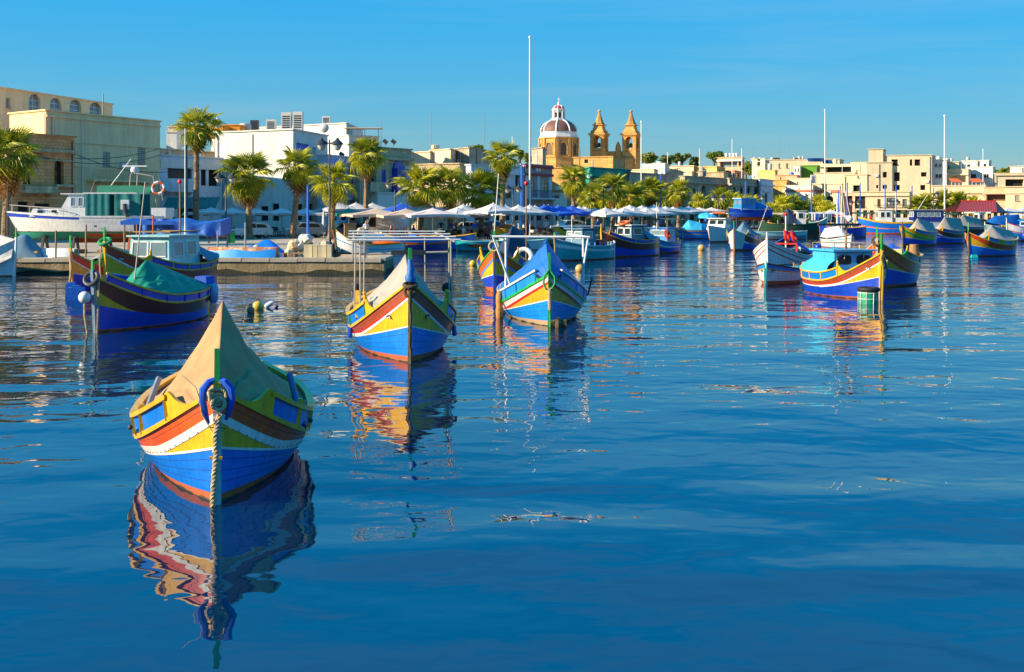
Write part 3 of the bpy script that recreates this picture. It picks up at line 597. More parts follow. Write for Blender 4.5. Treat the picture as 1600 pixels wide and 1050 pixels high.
b = Bld('blue_grey_house', 'blue grey shaded house with arched windows at the row end', [(1137, 196), (1140, 195), (1187, 206)], 279, W_GREY); b.grid('R', 1142, 291, 1186, 310, 4, 1, .4, .9, kind='a', frame=FRB); b.ledge('R', 286.5, .3, .35); b.grid('R', 1142, 318, 1186, 345, 4, 1, .5, .95, kind='d', frame=FRB, pane=DARK, sill=False); b.finish()
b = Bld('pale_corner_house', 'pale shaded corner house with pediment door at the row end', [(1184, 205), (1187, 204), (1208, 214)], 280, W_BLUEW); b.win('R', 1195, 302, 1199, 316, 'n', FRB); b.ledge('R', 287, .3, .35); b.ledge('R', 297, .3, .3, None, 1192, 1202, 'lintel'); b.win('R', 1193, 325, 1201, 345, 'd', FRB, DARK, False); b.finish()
b = Bld('yellow_house', 'bright yellow house below water tanks near the row end', [(1184, 232), (1211, 229), (1215, 234)], 266.5, W_YEL); b.finish()
b = Bld('cream_stair_block', 'cream stair tower with one window and two roof tanks', [(1174, 252), (1195, 249), (1199, 254)], 248, W_PALE); b.win('L', 1183, 253, 1188, 259, 'n', FRB); b.finish()
b = Bld('long_cream_block', 'long cream apartment block with solar panels behind the green wall', [(1194, 262), (1312, 258), (1318, 266)], 249, W_PALE); b.grid('L', 1212, 252, 1236, 266, 2, 1, .25, .5, kind='n', frame=FRB); b.win('L', 1295, 261, 1308, 267, 'w', FRW, LGLASS, False, .5); b.finish()
b = Bld('green_wall_house', 'house with one flat bright green wall', [(1241, 243), (1277, 241), (1281, 246)], 259, W_GREEN); b.finish()
b = Bld('white_roof_hut', 'small white roof hut next to the green wall', [(1239, 239), (1250, 238), (1252, 242)], 260, W_WHITE); b.win('L', 1242, 264, 1244, 268, 'n', FRB); b.win('L', 1246.5, 263, 1249, 268, 'n', FRB); b.finish()
b = Bld('low_honey_house', 'low honey house with roof tanks below the green wall', [(1210, 226), (1245, 224), (1250, 230)], 274, W_SALM); b.finish()
b = Bld('orange_house', 'orange house wall with green door next to the pale corner house', [(1206, 218), (1230, 216), (1234, 222)], 282, W_HON); b.ledge('L', 289, .25, .2); b.win('L', 1209, 306, 1214, 316, 'n', FRG, mat('green_door', (0.02, 0.22, 0.10))); b.win('L', 1215, 322, 1223, 345, 'd', FRB, DARK, False); b.finish()
b = Bld('red_band_house', 'white house with terracotta band and roof hut behind small palms', [(1227, 216), (1270, 213), (1275, 218)], 290, W_WHITE); b.ledge('L', 296.5, .4, .2, W_TERRA); b.win('L', 1260, 304, 1266, 311, 'n', BRSH); b.grid('L', 1230, 318, 1268, 345, 4, 1, .5, .95, kind='d', frame=FRB, pane=DARK, sill=False); b.finish()
b = Bld('roof_hut_house', 'cream roof hut with single window above the terracotta band', [(1231, 222), (1268, 219), (1272, 224)], 279, W_PALE); b.win('L', 1245, 284, 1249, 290, 'n', FRB); b.finish()
b = Bld('tan_red_band_house', 'tan house with red base band below scaffolded hill wall', [(1270, 216), (1314, 213), (1317, 220)], 287.5, W_PALE); b.ledge('L', 297, .5, .2, W_TERRA); b.win('L', 1291, 306, 1302, 316, 'a', FRB, GLASS, True); b.grid('L', 1273, 318, 1312, 345, 4, 1, .5, .95, kind='d', frame=FRB, pane=DARK, sill=False); b.finish()
b = Bld('terraced_hill_house', 'pale terraced house with balcony behind the white flagpole', [(1280, 250), (1331, 246), (1336, 252)], 257, W_PALE); b.win('L', 1290, 259, 1330, 270, 'd', W_PALE, GLASS, False, 1.0); b.ledge('L', 271, .4, .4); b.ledge('L', 258.5, .4, .6); b.finish()
b = Bld('hill_wall_house', 'pale rough limestone wall below the terraced house', [(1272, 234), (1336, 230), (1340, 236)], 270, W_PALE); b.finish()
# the big cream block and neighbours on the right
b = Bld('big_cream_block', 'biggest cream block with deep square unglazed windows on the right shore', [(1379, 227.5), (1456, 225), (1461, 233)], 242.5, W_PALE)
for r_ in ((1393, 249, 1403, 259), (1421.5, 249, 1425.5, 259), (1429, 249, 1438, 259), (1439, 269, 1448, 276), (1438, 289, 1446, 297), (1397, 269, 1406, 283), (1397, 289, 1406, 297)): b.win('L', *r_, 'n', BRSH, DARK, False, .5)
b.finish()
b = Bld('stair_tower', 'narrow cream stair tower topping the big cream block', [(1357, 227.6), (1380, 227), (1384, 233)], 233.5, W_PALE); b.finish()
b = Bld('stepped_cream_block', 'cream block with one square window attached to the stair tower', [(1354, 227.4), (1394, 226.4), (1398, 232)], 254, W_PALE); b.win('L', 1379, 268.5, 1386, 277.5, 'n', BRSH, DARK, False, .4); b.win('L', 1369, 289, 1372.5, 294, 'n', BRSH, DARK, False); b.win('L', 1379, 289, 1386, 295, 'n', BRSH, DARK, False); b.finish()
b = Bld('lower_cream_block', 'lower cream block with dark opening left of the stair tower', [(1320, 229), (1355, 227.2), (1360, 232)], 273, W_PALE); b.win('L', 1333, 289.5, 1343, 300, 'n', BRSH, DARK, False, .6); b.win('L', 1339.5, 275, 1342, 278, 'n', BRSH); b.finish()
b = Bld('rear_cream_block', 'plain cream block left of the stair tower behind antennas', [(1330, 240), (1357, 238), (1361, 244)], 254, W_PALE); b.win('L', 1338, 266, 1342, 277, 'n', FRB); b.finish()
b = Bld('balcony_restaurant', 'cream waterfront house with tall brown French windows behind blue masts', [(1334, 210), (1421, 207), (1424, 214)], 300, W_PALE); b.ledge('L', 303, .4, .3); b.win('L', 1385, 309, 1399, 323, 'g', FRB, LGLASS); b.win('L', 1410, 311, 1417, 323, 'w', FRB, LGLASS); b.win('L', 1371, 311, 1376, 323, 's', FRB, DARK); b.win('L', 1404, 314, 1407, 319, 's', BRSH, DARK)
b.balcony('L', 1366, 1420, 326, 320, .8, W_PALE, DKMET); b.grid('L', 1336, 328, 1420, 346, 8, 1, .6, .95, kind='d', frame=FRB, pane=DARK, sill=False); b.win('L', 1319 + 17, 306, 1352, 326, 'd', FRB, DARK, False); b.finish()
b = Bld('dark_alcove_house', 'shaded recessed shop front beside the French window house', [(1314, 214), (1336, 211), (1340, 216)], 302, W_SALM); b.win('L', 1318, 306, 1332, 345, 'd', FRB, DARK, False, 1.0); b.finish()
b = Bld('white_block', 'white flat with two small square windows right of the biggest cream block', [(1456, 226.5), (1479, 225.5), (1483, 232)], 250, W_WHITE); b.win('L', 1460.5, 256, 1464.5, 260.5, 'n', FRB); b.win('L', 1467, 256, 1472, 260.5, 'n', FRB); b.win('L', 1461, 272, 1472, 278, 'w', FRW, GLASS); b.finish()
b = Bld('pale_flat', 'pale flat with three roof tanks behind the tall white mast', [(1477, 229), (1498, 228), (1502, 234)], 253.5, W_PALE); b.win('L', 1481, 259, 1484, 264, 'n', FRB); b.finish()
b = Bld('loggia_flat', 'pale flat with shaded loggia behind the orange awnings', [(1481, 228), (1513, 226), (1517, 231)], 265, W_PALE); b.win('L', 1484, 272, 1509, 285, 'd', W_PALE, mat('loggia_wall', (.5, .42, .28)), False, 1.0); b.ledge('L', 272, .25, .3); b.finish()
b = Bld('white_upper_block', 'upper white block with antenna and two windows', [(1503, 246), (1545, 243), (1549, 248)], 251, W_WHITE); b.win('L', 1511, 257, 1516, 261, 'n', FRB); b.win('L', 1537, 256, 1541, 260.5, 'n', FRB); b.win('L', 1528, 252.5, 1530, 261, 'n', FRB, GLASS, False); b.finish()
b = Bld('pinkish_white_block', 'large pinkish white block casting a slanted shadow beside upper white block', [(1512, 236), (1551, 233), (1555, 240)], 261, W_WHITE); b.win('L', 1517, 272, 1525, 278, 'w', FRB); b.win('L', 1537, 272, 1545, 277.5, 'w', FRW, GLASS); b.finish()
b = Bld('awning_terrace', 'cream terrace house below two orange awnings', [(1456, 222), (1540, 219), (1543, 226)], 290, W_PALE); b.ledge('L', 300, .3, .3); b.grid('L', 1470, 304, 1530, 318, 4, 1, .4, .8, kind='w', frame=FRB); b.grid('L', 1460, 328, 1536, 346, 6, 1, .6, .95, kind='d', frame=FRB, pane=DARK, sill=False); b.finish()
b = Bld('loggia_house', 'cream house with recessed upper loggia at the right edge', [(1554, 228), (1640, 226), (1650, 235)], 271, W_PALE); b.win('L', 1571, 280, 1600, 291, 'd', W_YEL, DARK, False, .9); b.ledge('L', 272, .3, .35); b.ledge('L', 292, .5, .6); b.finish()
b = Bld('flower_balcony_house', 'honey house with flowered deep balcony behind the red market roof', [(1538, 214), (1572, 212), (1576, 218)], 293, W_SALM); b.win('L', 1541, 302, 1571, 314, 'd', W_SALM, FRB, False, 1.2); b.ledge('L', 301, .3, .5); b.grid('L', 1541, 330, 1570, 346, 3, 1, .6, .95, kind='d', frame=FRB, pane=DARK, sill=False); b.finish()
b = Bld('shuttered_house', 'plain tan house with pale shuttered window at the right edge', [(1571, 211), (1660, 208), (1670, 216)], 292, W_PALE); b.ledge('L', 301, .2, .15); b.win('L', 1586, 305, 1593, 314, 's', SHUT, DARK); b.finish()
b = Bld('white_far_house', 'white far house cut by the right edge of the picture', [(1578, 262), (1650, 258), (1660, 266)], 259, W_WHITE); b.finish()

# ================================================================== church
CH = 232.0
def ch_x(px): return X(px, CH)
def ch_z(py): return ZY(py, CH)
S_HON = wallmat('church_stone', (0.76, 0.40, 0.125), block=0.4, stain=0.3); S_WHT = wallmat('church_white', (0.80, 0.77, 0.72), stain=0.12); S_DOME = mat('dome_plum', (0.17, 0.075, 0.055), 0.6, 0.2, 1.5); S_RED = mat('lantern_red', (0.42, 0.02, 0.03), 0.5)
church = thing('church', 'honey stone parish church with plum ribbed dome and two pointed belfries', 'church', (ch_x(873), CH, QZ))
o0 = Vector((ch_x(873), CH, QZ)); ppm = F / CH
def zz(py): return ch_z(py) - QZ
rd = 30.5 / ppm
def octo(r, z0, z1, mb, ph=R(22.5 + 12), n=8, r1=None): mb.lathe([(r, z0), (r if r1 is None else r1, z1)], n, (0, 0, 0), ph)
mb = MB(); octo(rd * 1.0, 0, zz(216), mb); drum = mb.build('drum', S_HON, church)
mb = MB(); octo(rd * 1.07, zz(217), zz(215.6), mb); octo(rd * 1.04, zz(247), zz(245), mb); mb.build('cornice', S_HON, drum)
ph = R(22.5 + 12)
for k in range(8):
    a0 = ph + k * math.pi / 4; am = a0 + math.pi / 8; ap = rd * math.cos(math.pi / 8)
    if math.sin(am) > 0.5: continue
    c = Vector((math.cos(am), math.sin(am), 0)); tt = Vector((-c.y, c.x, 0))
    mbp = MB(); w_ = .62; z0_, z1_ = zz(243), zz(229)
    pts_ = [(-w_, z0_), (w_, z0_), (w_, z1_)] + [(w_ * math.cos(q), z1_ + w_ * math.sin(q)) for q in (R(45), R(90), R(135))] + [(-w_, z1_)]
    mbp.poly([c * (ap + .03) + tt * x + Vector((0, 0, z)) for x, z in pts_]); wo = mbp.build('window', mat('church_glass', (0.10, 0.055, 0.03), 0.4), drum)
    fb = MB(); pr = [c * (ap + .10) + tt * x + Vector((0, 0, z)) for x, z in [(-w_ * 1.25, z0_)] + [(w_ * 1.25 * math.cos(q), z1_ + w_ * 1.25 * math.sin(q)) for q in (R(180), R(135), R(90), R(45), R(0))] + [(w_ * 1.25, z0_)]]
    for p_, q_ in zip(pr, pr[1:]): fb.bar(p_, q_, .22, .22)
    fb.build('window_surround', S_HON, drum)
    for sgn in (-1, 1):
        pb = MB(); pb.box(c * (ap + .1) + tt * (sgn * 1.25) + Vector((0, 0, (zz(245) + zz(217)) / 2)), (.5, .3, zz(217) - zz(245)), rz=am - math.pi / 2); pb.build('pilaster', S_HON, drum)
mb = MB(); octo(rd * 1.0, zz(215.6), zz(213.5), mb); octo(rd * .97, zz(213.5), zz(206), mb, r1=rd * .93); mb.build('dome_base', S_WHT, church)
prof = [(rd * .92 * math.cos(t) ** .9, zz(206) + (zz(187) - zz(206)) * math.sin(t)) for t in [R(x) for x in (0, 12, 25, 38, 50, 60, 68)]]
mb = MB(); mb.lathe(prof, 32); dome = mb.build('dome', S_DOME, church, smooth=True)
for k in range(8):
    a = ph + k * math.pi / 4; rb = MB(); pts_ = [Vector((r * 1.01 * math.cos(a), r * 1.01 * math.sin(a), z)) for r, z in prof]; rb.tube(pts_, [.17] * len(pts_), 6); rb.build('rib', S_WHT, dome, smooth=True)
zl = zz(189.5)
mb = MB(); octo(1.65, zl - .5, zl + .5, mb); octo(1.05, zl + .4, zz(172), mb); octo(1.4, zz(172.3), zz(170.5), mb); lan = mb.build('lantern', S_WHT, church)
for k in range(8):
    am = ph + k * math.pi / 4 + math.pi / 8; c = Vector((math.cos(am), math.sin(am), 0)); tt = Vector((-c.y, c.x, 0)); q = MB()
    q.poly([c * 1.0 + tt * x + Vector((0, 0, z)) for x, z in ((-.2, zz(184)), (.2, zz(184)), (.2, zz(176)), (-.2, zz(176)))]); q.build('window', DARK, lan)
    q = MB(); a = ph + k * math.pi / 4; q.tube([(1.2 * math.cos(a), 1.2 * math.sin(a), zl + .5), (1.2 * math.cos(a), 1.2 * math.sin(a), zz(172.2))], .16, 6); q.build('column', S_WHT, lan)
prof2 = [(1.15 * math.cos(t), zz(170.5) + .85 * math.sin(t)) for t in [R(x) for x in (0, 20, 40, 60, 80)]]
mb = MB(); mb.lathe(prof2, 16); cup = mb.build('cupola', S_RED, church, smooth=True)
for k in range(8):
    a = ph + k * math.pi / 4; rb = MB(); rb.tube([(r * 1.02 * math.cos(a), r * 1.02 * math.sin(a), z) for r, z in prof2], .07, 5); rb.build('rib', S_WHT, cup)
mb = MB(); zc = zz(164.5); mb.lathe([(.35, zc), (.2, zc + .4), (.25, zc + .5), (.1, zc + .7)], 8); mb.box((0, 0, zc + 1.1), (.13, .13, 1.0)); mb.box((0, 0, zc + 1.2), (.6, .12, .13)); mb.build('cross', S_WHT, church)
mb = MB(); mb.box((ch_x(925) - o0.x, 8, zz(247) / 2), (17, 14, zz(247))); mb.box((ch_x(873) - o0.x, 2, zz(249) / 2), (9.5, 9, zz(249))); mb.build('nave', S_HON, church)
def belfry(pxc, dy):
    c = Vector((ch_x(pxc) - o0.x, dy, 0)); rz = R(-24); hw = 13.0 / ppm / 1.30 * 1.12
    T = MB(); M = Matrix.Rotation(rz, 4, 'Z')
    def sq(h, z0, z1, m_, h1=None):
        h1 = h if h1 is None else h1; vs = [M @ Vector((sx * q, sy * q, z)) + c for q, z in ((h, z0), (h1, z1)) for sx, sy in ((-1, -1), (1, -1), (1, 1), (-1, 1))]
        m_.add(vs, [(0, 3, 2, 1), (4, 5, 6, 7), (0, 1, 5, 4), (1, 2, 6, 5), (2, 3, 7, 6), (3, 0, 4, 7)])
    sq(hw, 0, zz(236), T); body = T.build('belfry', S_HON, church)
    # open bell stage: corner piers, arches, bell
    for sx in (-1, 1):
        for sy in (-1, 1):
            q = MB(); p = M @ Vector((sx * hw * .78, sy * hw * .78, 0)) + c; q.box((p.x, p.y, (zz(236) + zz(210)) / 2), (hw * .44, hw * .44, zz(210) - zz(236)), rz); q.build('pier', S_HON, body)
    for k in range(4):
        Mk = Matrix.Rotation(rz + k * math.pi / 2, 4, 'Z'); q = MB(); w_ = hw * .56; zs_ = zz(219); zt_ = zz(210); N = 8
        arc_ = [(-w_ * math.cos(math.pi * i / N), zs_ + w_ * math.sin(math.pi * i / N)) for i in range(N + 1)]
        f_ = lambda x, z, y: Mk @ Vector((x, y, z)) + c
        for (xa, za), (xb, zb) in zip(arc_, arc_[1:]):
            for y in (-hw * .98, -hw * .7): q.poly([f_(xa, za, y), f_(xb, zb, y), f_(xb, zt_, y), f_(xa, zt_, y)])
            q.poly([f_(xa, za, -hw * .98), f_(xb, zb, -hw * .98), f_(xb, zb, -hw * .7), f_(xa, za, -hw * .7)])
        q.build('arch', S_HON, body); q = MB(); q.bar(f_(-w_, zz(233), -hw * .9), f_(w_, zz(233), -hw * .9), .15, .5); q.build('parapet', S_HON, body)
    q = MB(); q.lathe([(.62, zz(229)), (.5, zz(228)), (.38, zz(224.5)), (.2, zz(222.5)), (.05, zz(222))], 10, (c.x, c.y, 0)); q.build('bell', mat('bell_bronze', (0.06, 0.09, 0.06), 0.4, metal=0.6), body)
    q = MB(); sq(hw * 1.22, zz(210.3), zz(207.5), q); sq(hw * 1.08, zz(212), zz(210.3), q); q.build('cornice', S_HON, body)
    q = MB(); sq(hw * .95, zz(207.5), zz(204.5), q); sq(hw * .95, zz(204.5), zz(202), q, hw * .78); sq(hw * .74, zz(202), zz(195), q, hw * .58); sq(hw * .80, zz(195), zz(193.8), q, hw * .84); q.build('upper_stage', S_HON, body)
    q = MB(); q.lathe([(hw * .84, zz(193.8)), (hw * .60, zz(189)), (hw * .36, zz(181.5)), (hw * .14, zz(174))], 8, (c.x, c.y, 0), rz); q.build('spire', wallmat('spire_stone', (0.60, 0.36, 0.13), block=.25, stain=.4), body)
    q = MB(); q.ball((c.x, c.y, zz(172.5)), .34); q.lathe([(.12, zz(172)), (.02, zz(169))], 6, (c.x, c.y, 0)); q.build('finial', S_HON, body)
belfry(937.5, 2.0); belfry(988.5, 3.0)
q = MB(); cx = ch_x(968) - o0.x; q.lathe([(.9, zz(246)), (.9, zz(237)), (.6, zz(236)), (.55, zz(228)), (.35, zz(224)), (.1, zz(220))], 8, (cx, 3, 0)); q.box((cx, 3, zz(239)), (6.0, .6, 1.0)); q.box((cx, 3, zz(242)), (8.0, .8, 1.2)); q.build('statue_gable', S_HON, church)
# ================================================================== palms
LEAF = leafmat('palm_leaf', (0.085, 0.155, 0.008), (0.55, 0.52, 0.02)); DEADL = leafmat('dead_palm_leaf', (0.20, 0.075, 0.012), (0.42, 0.20, 0.05), 0.2)
TRUNK = mat('palm_trunk', (0.30, 0.20, 0.11), 0.95, 0.45, 3.5, 0.05, 9, col2=(0.10, 0.06, 0.03), thr=0.55, stretch=(1, 1, 2.5))
def fan_mesh(name, m, rng, nb=19, pet=1.0, bl=1.2, droop=0.42, spread=R(118)):
    """one fan frond along +Y: stalk, then pleated blades radiating"""
    mb = MB(); mb.tube([(0, 0, 0), (0, pet * .5, .03), (0, pet, 0.0)], [.035, .028, .02], 3, False)
    for i in range(nb):
        a = -spread + 2 * spread * i / (nb - 1); l = bl * (0.72 + 0.28 * math.cos(a * .7)) * rng.uniform(.9, 1.08)
        d = Vector((math.sin(a), math.cos(a), 0)); n = Vector((d.y, -d.x, 0)); b0 = Vector((0, pet, 0)); fold = 0.05 * (1 if i % 2 else -1)
        w = l * math.sin(spread / (nb - 1)) * .62
        m1 = b0 + d * l * .55 + Vector((0, 0, -droop * .12 * l)); tip = b0 + d * l + Vector((0, 0, -droop * l * rng.uniform(.7, 1.5)))
        vs = [b0, m1 + n * w * .55 + Vector((0, 0, -.04)), m1 + Vector((0, 0, .05)), m1 - n * w * .55 + Vector((0, 0, -.04)), tip]
        mb.add(vs, [(0, 1, 2), (0, 2, 3), (1, 4, 2), (2, 4, 3)])
    return mb
rng = random.Random(3)
FANS = [fan_mesh('frond', LEAF, rng, droop=q).mesh('frond', LEAF) for q in (.18, .32, .5, .8)]
FANV = [fan_mesh('frond', LEAF, rng, nb=11, droop=q) for q in (.25, .5, .9)]
def feather_mb(rng, L=2.2, nb=18, droop=.5):
    mb = MB(); pts = [Vector((0, L * t, .35 * math.sin(t * 2.0) - droop * t * t * 1.2)) for t in [i / 8 for i in range(9)]]
    mb.tube(pts, [.04 * (1 - i / 10) for i in range(9)], 3, False)
    for i in range(nb):
        t = .12 + .86 * i / nb; j = min(7, int(t * 8)); p = pts[j].lerp(pts[j + 1], t * 8 - j); l = .62 * math.sin(math.pi * (t * .82 + .12)) + .12
        for s_ in (-1, 1):
            tip = p + Vector((s_ * l * .82, l * .5, -l * .25)); mb.add([p, p + Vector((s_ * l * .4, l * .16, .02)), tip, p + Vector((s_ * l * .35, l * .36, -.06))], [(0, 1, 2, 3)])
    return mb
def frond_mats(rng, n, radius_scale, lo=-62, hi=80):
    out_ = []
    for i in range(n):
        az = i * 2.39996 + rng.uniform(-.2, .2); q = (i + .5) / n; el = R(hi - (hi - lo) * q ** .95 + rng.uniform(-9, 9))
        out_.append((az, el, radius_scale * rng.uniform(.85, 1.12) * (0.86 + .14 * math.sin(math.pi * q))))
    return out_
TR_CACHE = {}
def palm(px, d, ytop, yfoot_z, rad, label, detail=True, lean=0.0, n=44, skirt=.5, kind='fan', hfac=1.0, group='fan palms along the waterfront'):
    zt = ZY(ytop, d); x = X(px, d); rt = thing('palm_tree', label, 'palm', (x, d, QZ), group=group)
    hh = zt - QZ - rad * 0.92; rg = random.Random(int(px * 7 + d))
    tb = MB(); N = 14; pts = [Vector((lean * (1 - (1 - i / N) ** 2), 0.06 * math.sin(i), hh * i / N)) for i in range(N + 1)]
    rs = [(.30 - .10 * i / N) * (1.25 if i == 0 else 1) * rg.uniform(.94, 1.06) for i in range(N + 1)]
    tb.tube(pts, rs, 10)
    # leaf-base stubs give the shaggy bark
    for i in range(int(hh * 22)):
        z = rg.uniform(.4, hh); a = rg.uniform(0, 6.28); t = z / hh; r = .30 - .10 * t; c = Vector((lean * (1 - (1 - t) ** 2), 0, z)); dv = Vector((math.cos(a), math.sin(a), 0))
        sd_ = Vector((-dv.y, dv.x, 0)); p = c + dv * r * .9
        tb.add([p + sd_ * .09, p - sd_ * .09, p + dv * .10 + Vector((0, 0, .16))], [(0, 1, 2)])
    tb.build('trunk', TRUNK, rt)
    top = pts[-1]
    cb = MB(); rgd = random.Random(int(px)); M0 = Matrix.Translation(top)
    src = FANV[1]
    def put(mb, src, az, el, sc, base):
        M = Matrix.Translation(base) @ Matrix.Rotation(az, 4, 'Z') @ Matrix.Rotation(el, 4, 'X') @ Matrix.Scale(sc, 4)
        mb.add([M @ Vector(v) for v in src.v], src.f)
    for i in range(int(16 * skirt * 2)):
        put(cb, FANV[2], rg.uniform(0, 6.28), R(rg.uniform(-88, -68)), rg.uniform(.5, .8) * rad / 2.1, top + Vector((0, 0, rg.uniform(-.9, -.1) * (.5 + skirt))))
    cb.tube([top + Vector((0, 0, -1.0)), top + Vector((0, 0, -.3)), top + Vector((0, 0, .35))], [.26, .36, .1], 8)
    crown = cb.build('crown', [DEADL], rt)
    if detail:
        for az, el, sc in frond_mats(rg, n + rg.randint(-4, 9), rad / 2.1, lo=rg.uniform(-72, -42), hi=rg.uniform(70, 86)):
            o = link('frond', FANS[0 if el > R(35) else 1 if el > R(0) else 2 if el > R(-30) else 3], crown)
            o.matrix_local = Matrix.Translation(top + Vector((0, 0, .12 * math.sin(el)))) @ Matrix.Rotation(az, 4, 'Z') @ Matrix.Rotation(el, 4, 'X') @ Matrix.Rotation(rg.uniform(-.5, .5), 4, 'Y') @ Matrix.Scale(sc, 4)
    else:
        fb = MB()
        fe = [feather_mb(rg, droop=q) for q in (.4, .7, 1.0)] if kind == 'feather' else FANV
        for az, el, sc in frond_mats(rg, n, rad / (2.3 if kind == 'feather' else 2.1), lo=-45 if kind == 'feather' else -60): put(fb, fe[0 if el > R(30) else 1 if el > R(-10) else 2], az, el, sc, top)
        fb.build('fronds', LEAF, crown); crown.children[0]['kind'] = 'stuff'
    return rt
PL = [(6, 84, 190, 2.7, 'fan palm cut by the left edge in front of the limestone house', .9), (305, 108, 161, 2.55, 'tallest fan palm with slim bare trunk and a red tag in its crown', .7),
      (390, 106, 230, 2.75, 'bushy fan palm with orange dead skirt beside the white hatchback', .9), (456, 107, 225, 2.3, 'thin crowned fan palm with stout trunk by the blue pole', .9),
      (516, 104, 250, 2.3, 'fan palm right behind the big double lamp', .4), (571, 122, 211, 2.3, 'tall fan palm in front of the blue balcony house', .8),
      (656, 112, 254, 2.7, 'first of the three bushy palms over the parasols', .6), (703, 112, 255, 2.4, 'middle of the three bushy palms over the parasols', .5), (749, 114, 260, 2.75, 'third of the three bushy palms over the parasols', .5),
      (784, 121, 217, 2.15, 'tall slim fan palm between parasols and painted terrace', .8), (898, 140, 252, 2.35, 'fan palm in front of the honey coloured wall', .5),
      (927, 145, 279, 2.5, 'low bushy palm in front of the teal house', .4), (957, 150, 266, 2.5, 'fan palm rising over the teal house cornice', .6), (988, 156, 281, 2.6, 'leaning palm with orange skirt after the teal house', .7),
      (1016, 160, 274, 2.4, 'fan palm left of the blue pole and grey houses', .8), (1060, 168, 278, 2.3, 'fan palm in front of the ornate shaded facade', .7)]
for i, (px, d, yt, rad, lab, sk) in enumerate(PL): palm(px, d, yt, QZ, rad, lab, True, lean=[.3, .15, -.1, .5, .3, .1, .2, .05, .3, .15, -.2, 0, .1, -.3, .1, .1][i], n=38 if rad > 2.4 else 33, skirt=sk)
SP = [(1041, 170, 292, 2.1, 'low palm half hidden behind the far parasols'), (942, 152, 284, 2.3, 'extra low palm between the teal house pair of palms'), (972, 158, 290, 2.2, 'low palm in front of the teal house corner'), (1003, 164, 291, 2.2, 'low palm beside the leaning skirted palm'), (1140, 180, 296, 2.1, 'slim palm left of the blue cabin boat'), (1092, 176, 298, 2.0, 'small palm above the pink parasol pair'), (1126, 176, 287, 2.4, 'fan palm by the twin lamp at the ornate house'), (1157, 184, 299, 2.3, 'small palm behind the blue cabin boat'), (1171, 186, 300, 2.4, 'palm between blue cabin boat and blue grey house'),
      (1206, 190, 313, 2.3, 'lowest palm beside the pale corner house'), (1222, 194, 302, 2.4, 'small palm left in the cluster before the white red-band house'), (1237, 196, 299, 2.5, 'densest palm in the cluster before the red-band house'), (1252, 196, 308, 2.3, 'low palm in the middle of the right palm cluster'),
      (1268, 197, 309, 2.3, 'short palm in front of the terracotta band'), (1280, 196, 300, 2.2, 'palm beside the blue leaning banner pole'), (1294, 194, 311, 2.4, 'last spreading palm of the right cluster')]
for px, d, yt, rad, lab in SP: palm(px, d, yt, QZ, rad, lab, False, n=34, skirt=.4, group='small palms of the right shore')
for px, d, yt, rad, lab in [(1434, 186, 303, 2.5, 'stout date palm nearest the French window house'), (1447, 188, 299, 2.5, 'second stout date palm left of the white mast'), (1473, 189, 292, 2.7, 'date palm directly behind the tall white mast'), (1496, 191, 295, 2.9, 'widest date palm beside the red market roof'), (1521, 196, 304, 2.2, 'half hidden date palm above the red market roof')]:
    palm(px, d, yt, QZ, rad, lab, False, n=36, skirt=.2, kind='feather', group='date palms by the market roof')

# ================================================================== broadleaf trees on the skyline
TLEAF = leafmat('tree_leaf', (0.05, 0.095, 0.014), (0.24, 0.30, 0.035), 0.3)
def tree(px, d, ytop, wpx, hpx, label, z0=QZ, n=900):
    zt = ZY(ytop, d); ppx = d / F; rt = thing('tree', label, 'tree', (X(px, d), d, z0), group='trees on the skyline'); rg = random.Random(int(px * 3)); rx = wpx * ppx / 2; rz_ = hpx * ppx / 2
    H = zt - z0; tb = MB(); tb.tube([(0, 0, 0), (.1, 0, H * .5), (0, .1, H - rz_ * 1.2)], [.4, .32, .2], 7)
    lobes = [Vector((rg.uniform(-.7, .7) * rx, rg.uniform(-.6, .6) * rx, H - rz_ + rg.uniform(-.5, .62) * rz_)) for _ in range(9)]
    for l in lobes: tb.tube([(0, .1, H - rz_ * 1.4), l], [.16, .05], 4)
    tb.build('trunk', DWOOD, rt); fb = MB()
    for i in range(n):
        l = rg.choice(lobes); v = Vector((rg.gauss(0, 1), rg.gauss(0, 1), rg.gauss(0, 1))).normalized() * rg.random() ** .4; c = l + Vector((v.x * rx * .42, v.y * rx * .42, v.z * rz_ * .42))
        a = Vector((rg.gauss(0, 1), rg.gauss(0, 1), rg.gauss(0, .6))).normalized(); b_ = a.cross(Vector((rg.gauss(0, 1), rg.gauss(0, 1), rg.gauss(0, 1)))).normalized(); s_ = rg.uniform(.22, .5)
        fb.add([c - a * s_, c + b_ * s_ * .5, c + a * s_, c - b_ * s_ * .5], [(0, 1, 2, 3)])
    fb.build('crown', TLEAF, rt)
for a in [(1012, 262, 237, 30, 22, 'round green tree right of the belfry'), (1042, 275, 240, 26, 20, 'middle green tree behind white roof room'), (1066, 280, 239, 30, 20, 'broad green tree behind cream block'), (1085, 276, 243, 18, 22, 'small green tree beside the bare flagpole'), (1116, 268, 235, 30, 26, 'open crowned green tree beside modern block'),
          (1166, 290, 252, 16, 26, 'dark green tree between modern block and stair tower'), (742, 210, 225, 24, 12, 'green treetop above the grey stone parapet'), (812, 215, 232, 14, 20, 'slim green tree left of white flagpole'), (824, 230, 238, 12, 16, 'little green tree beside white flagpole'), (1573, 330, 262, 26, 12, 'far green trees left of the white far house'), (1556, 340, 264, 16, 10, 'low far green tree above loggia house'), (1583, 320, 258, 14, 14, 'far green treetop touching the white far house')]: tree(*a)

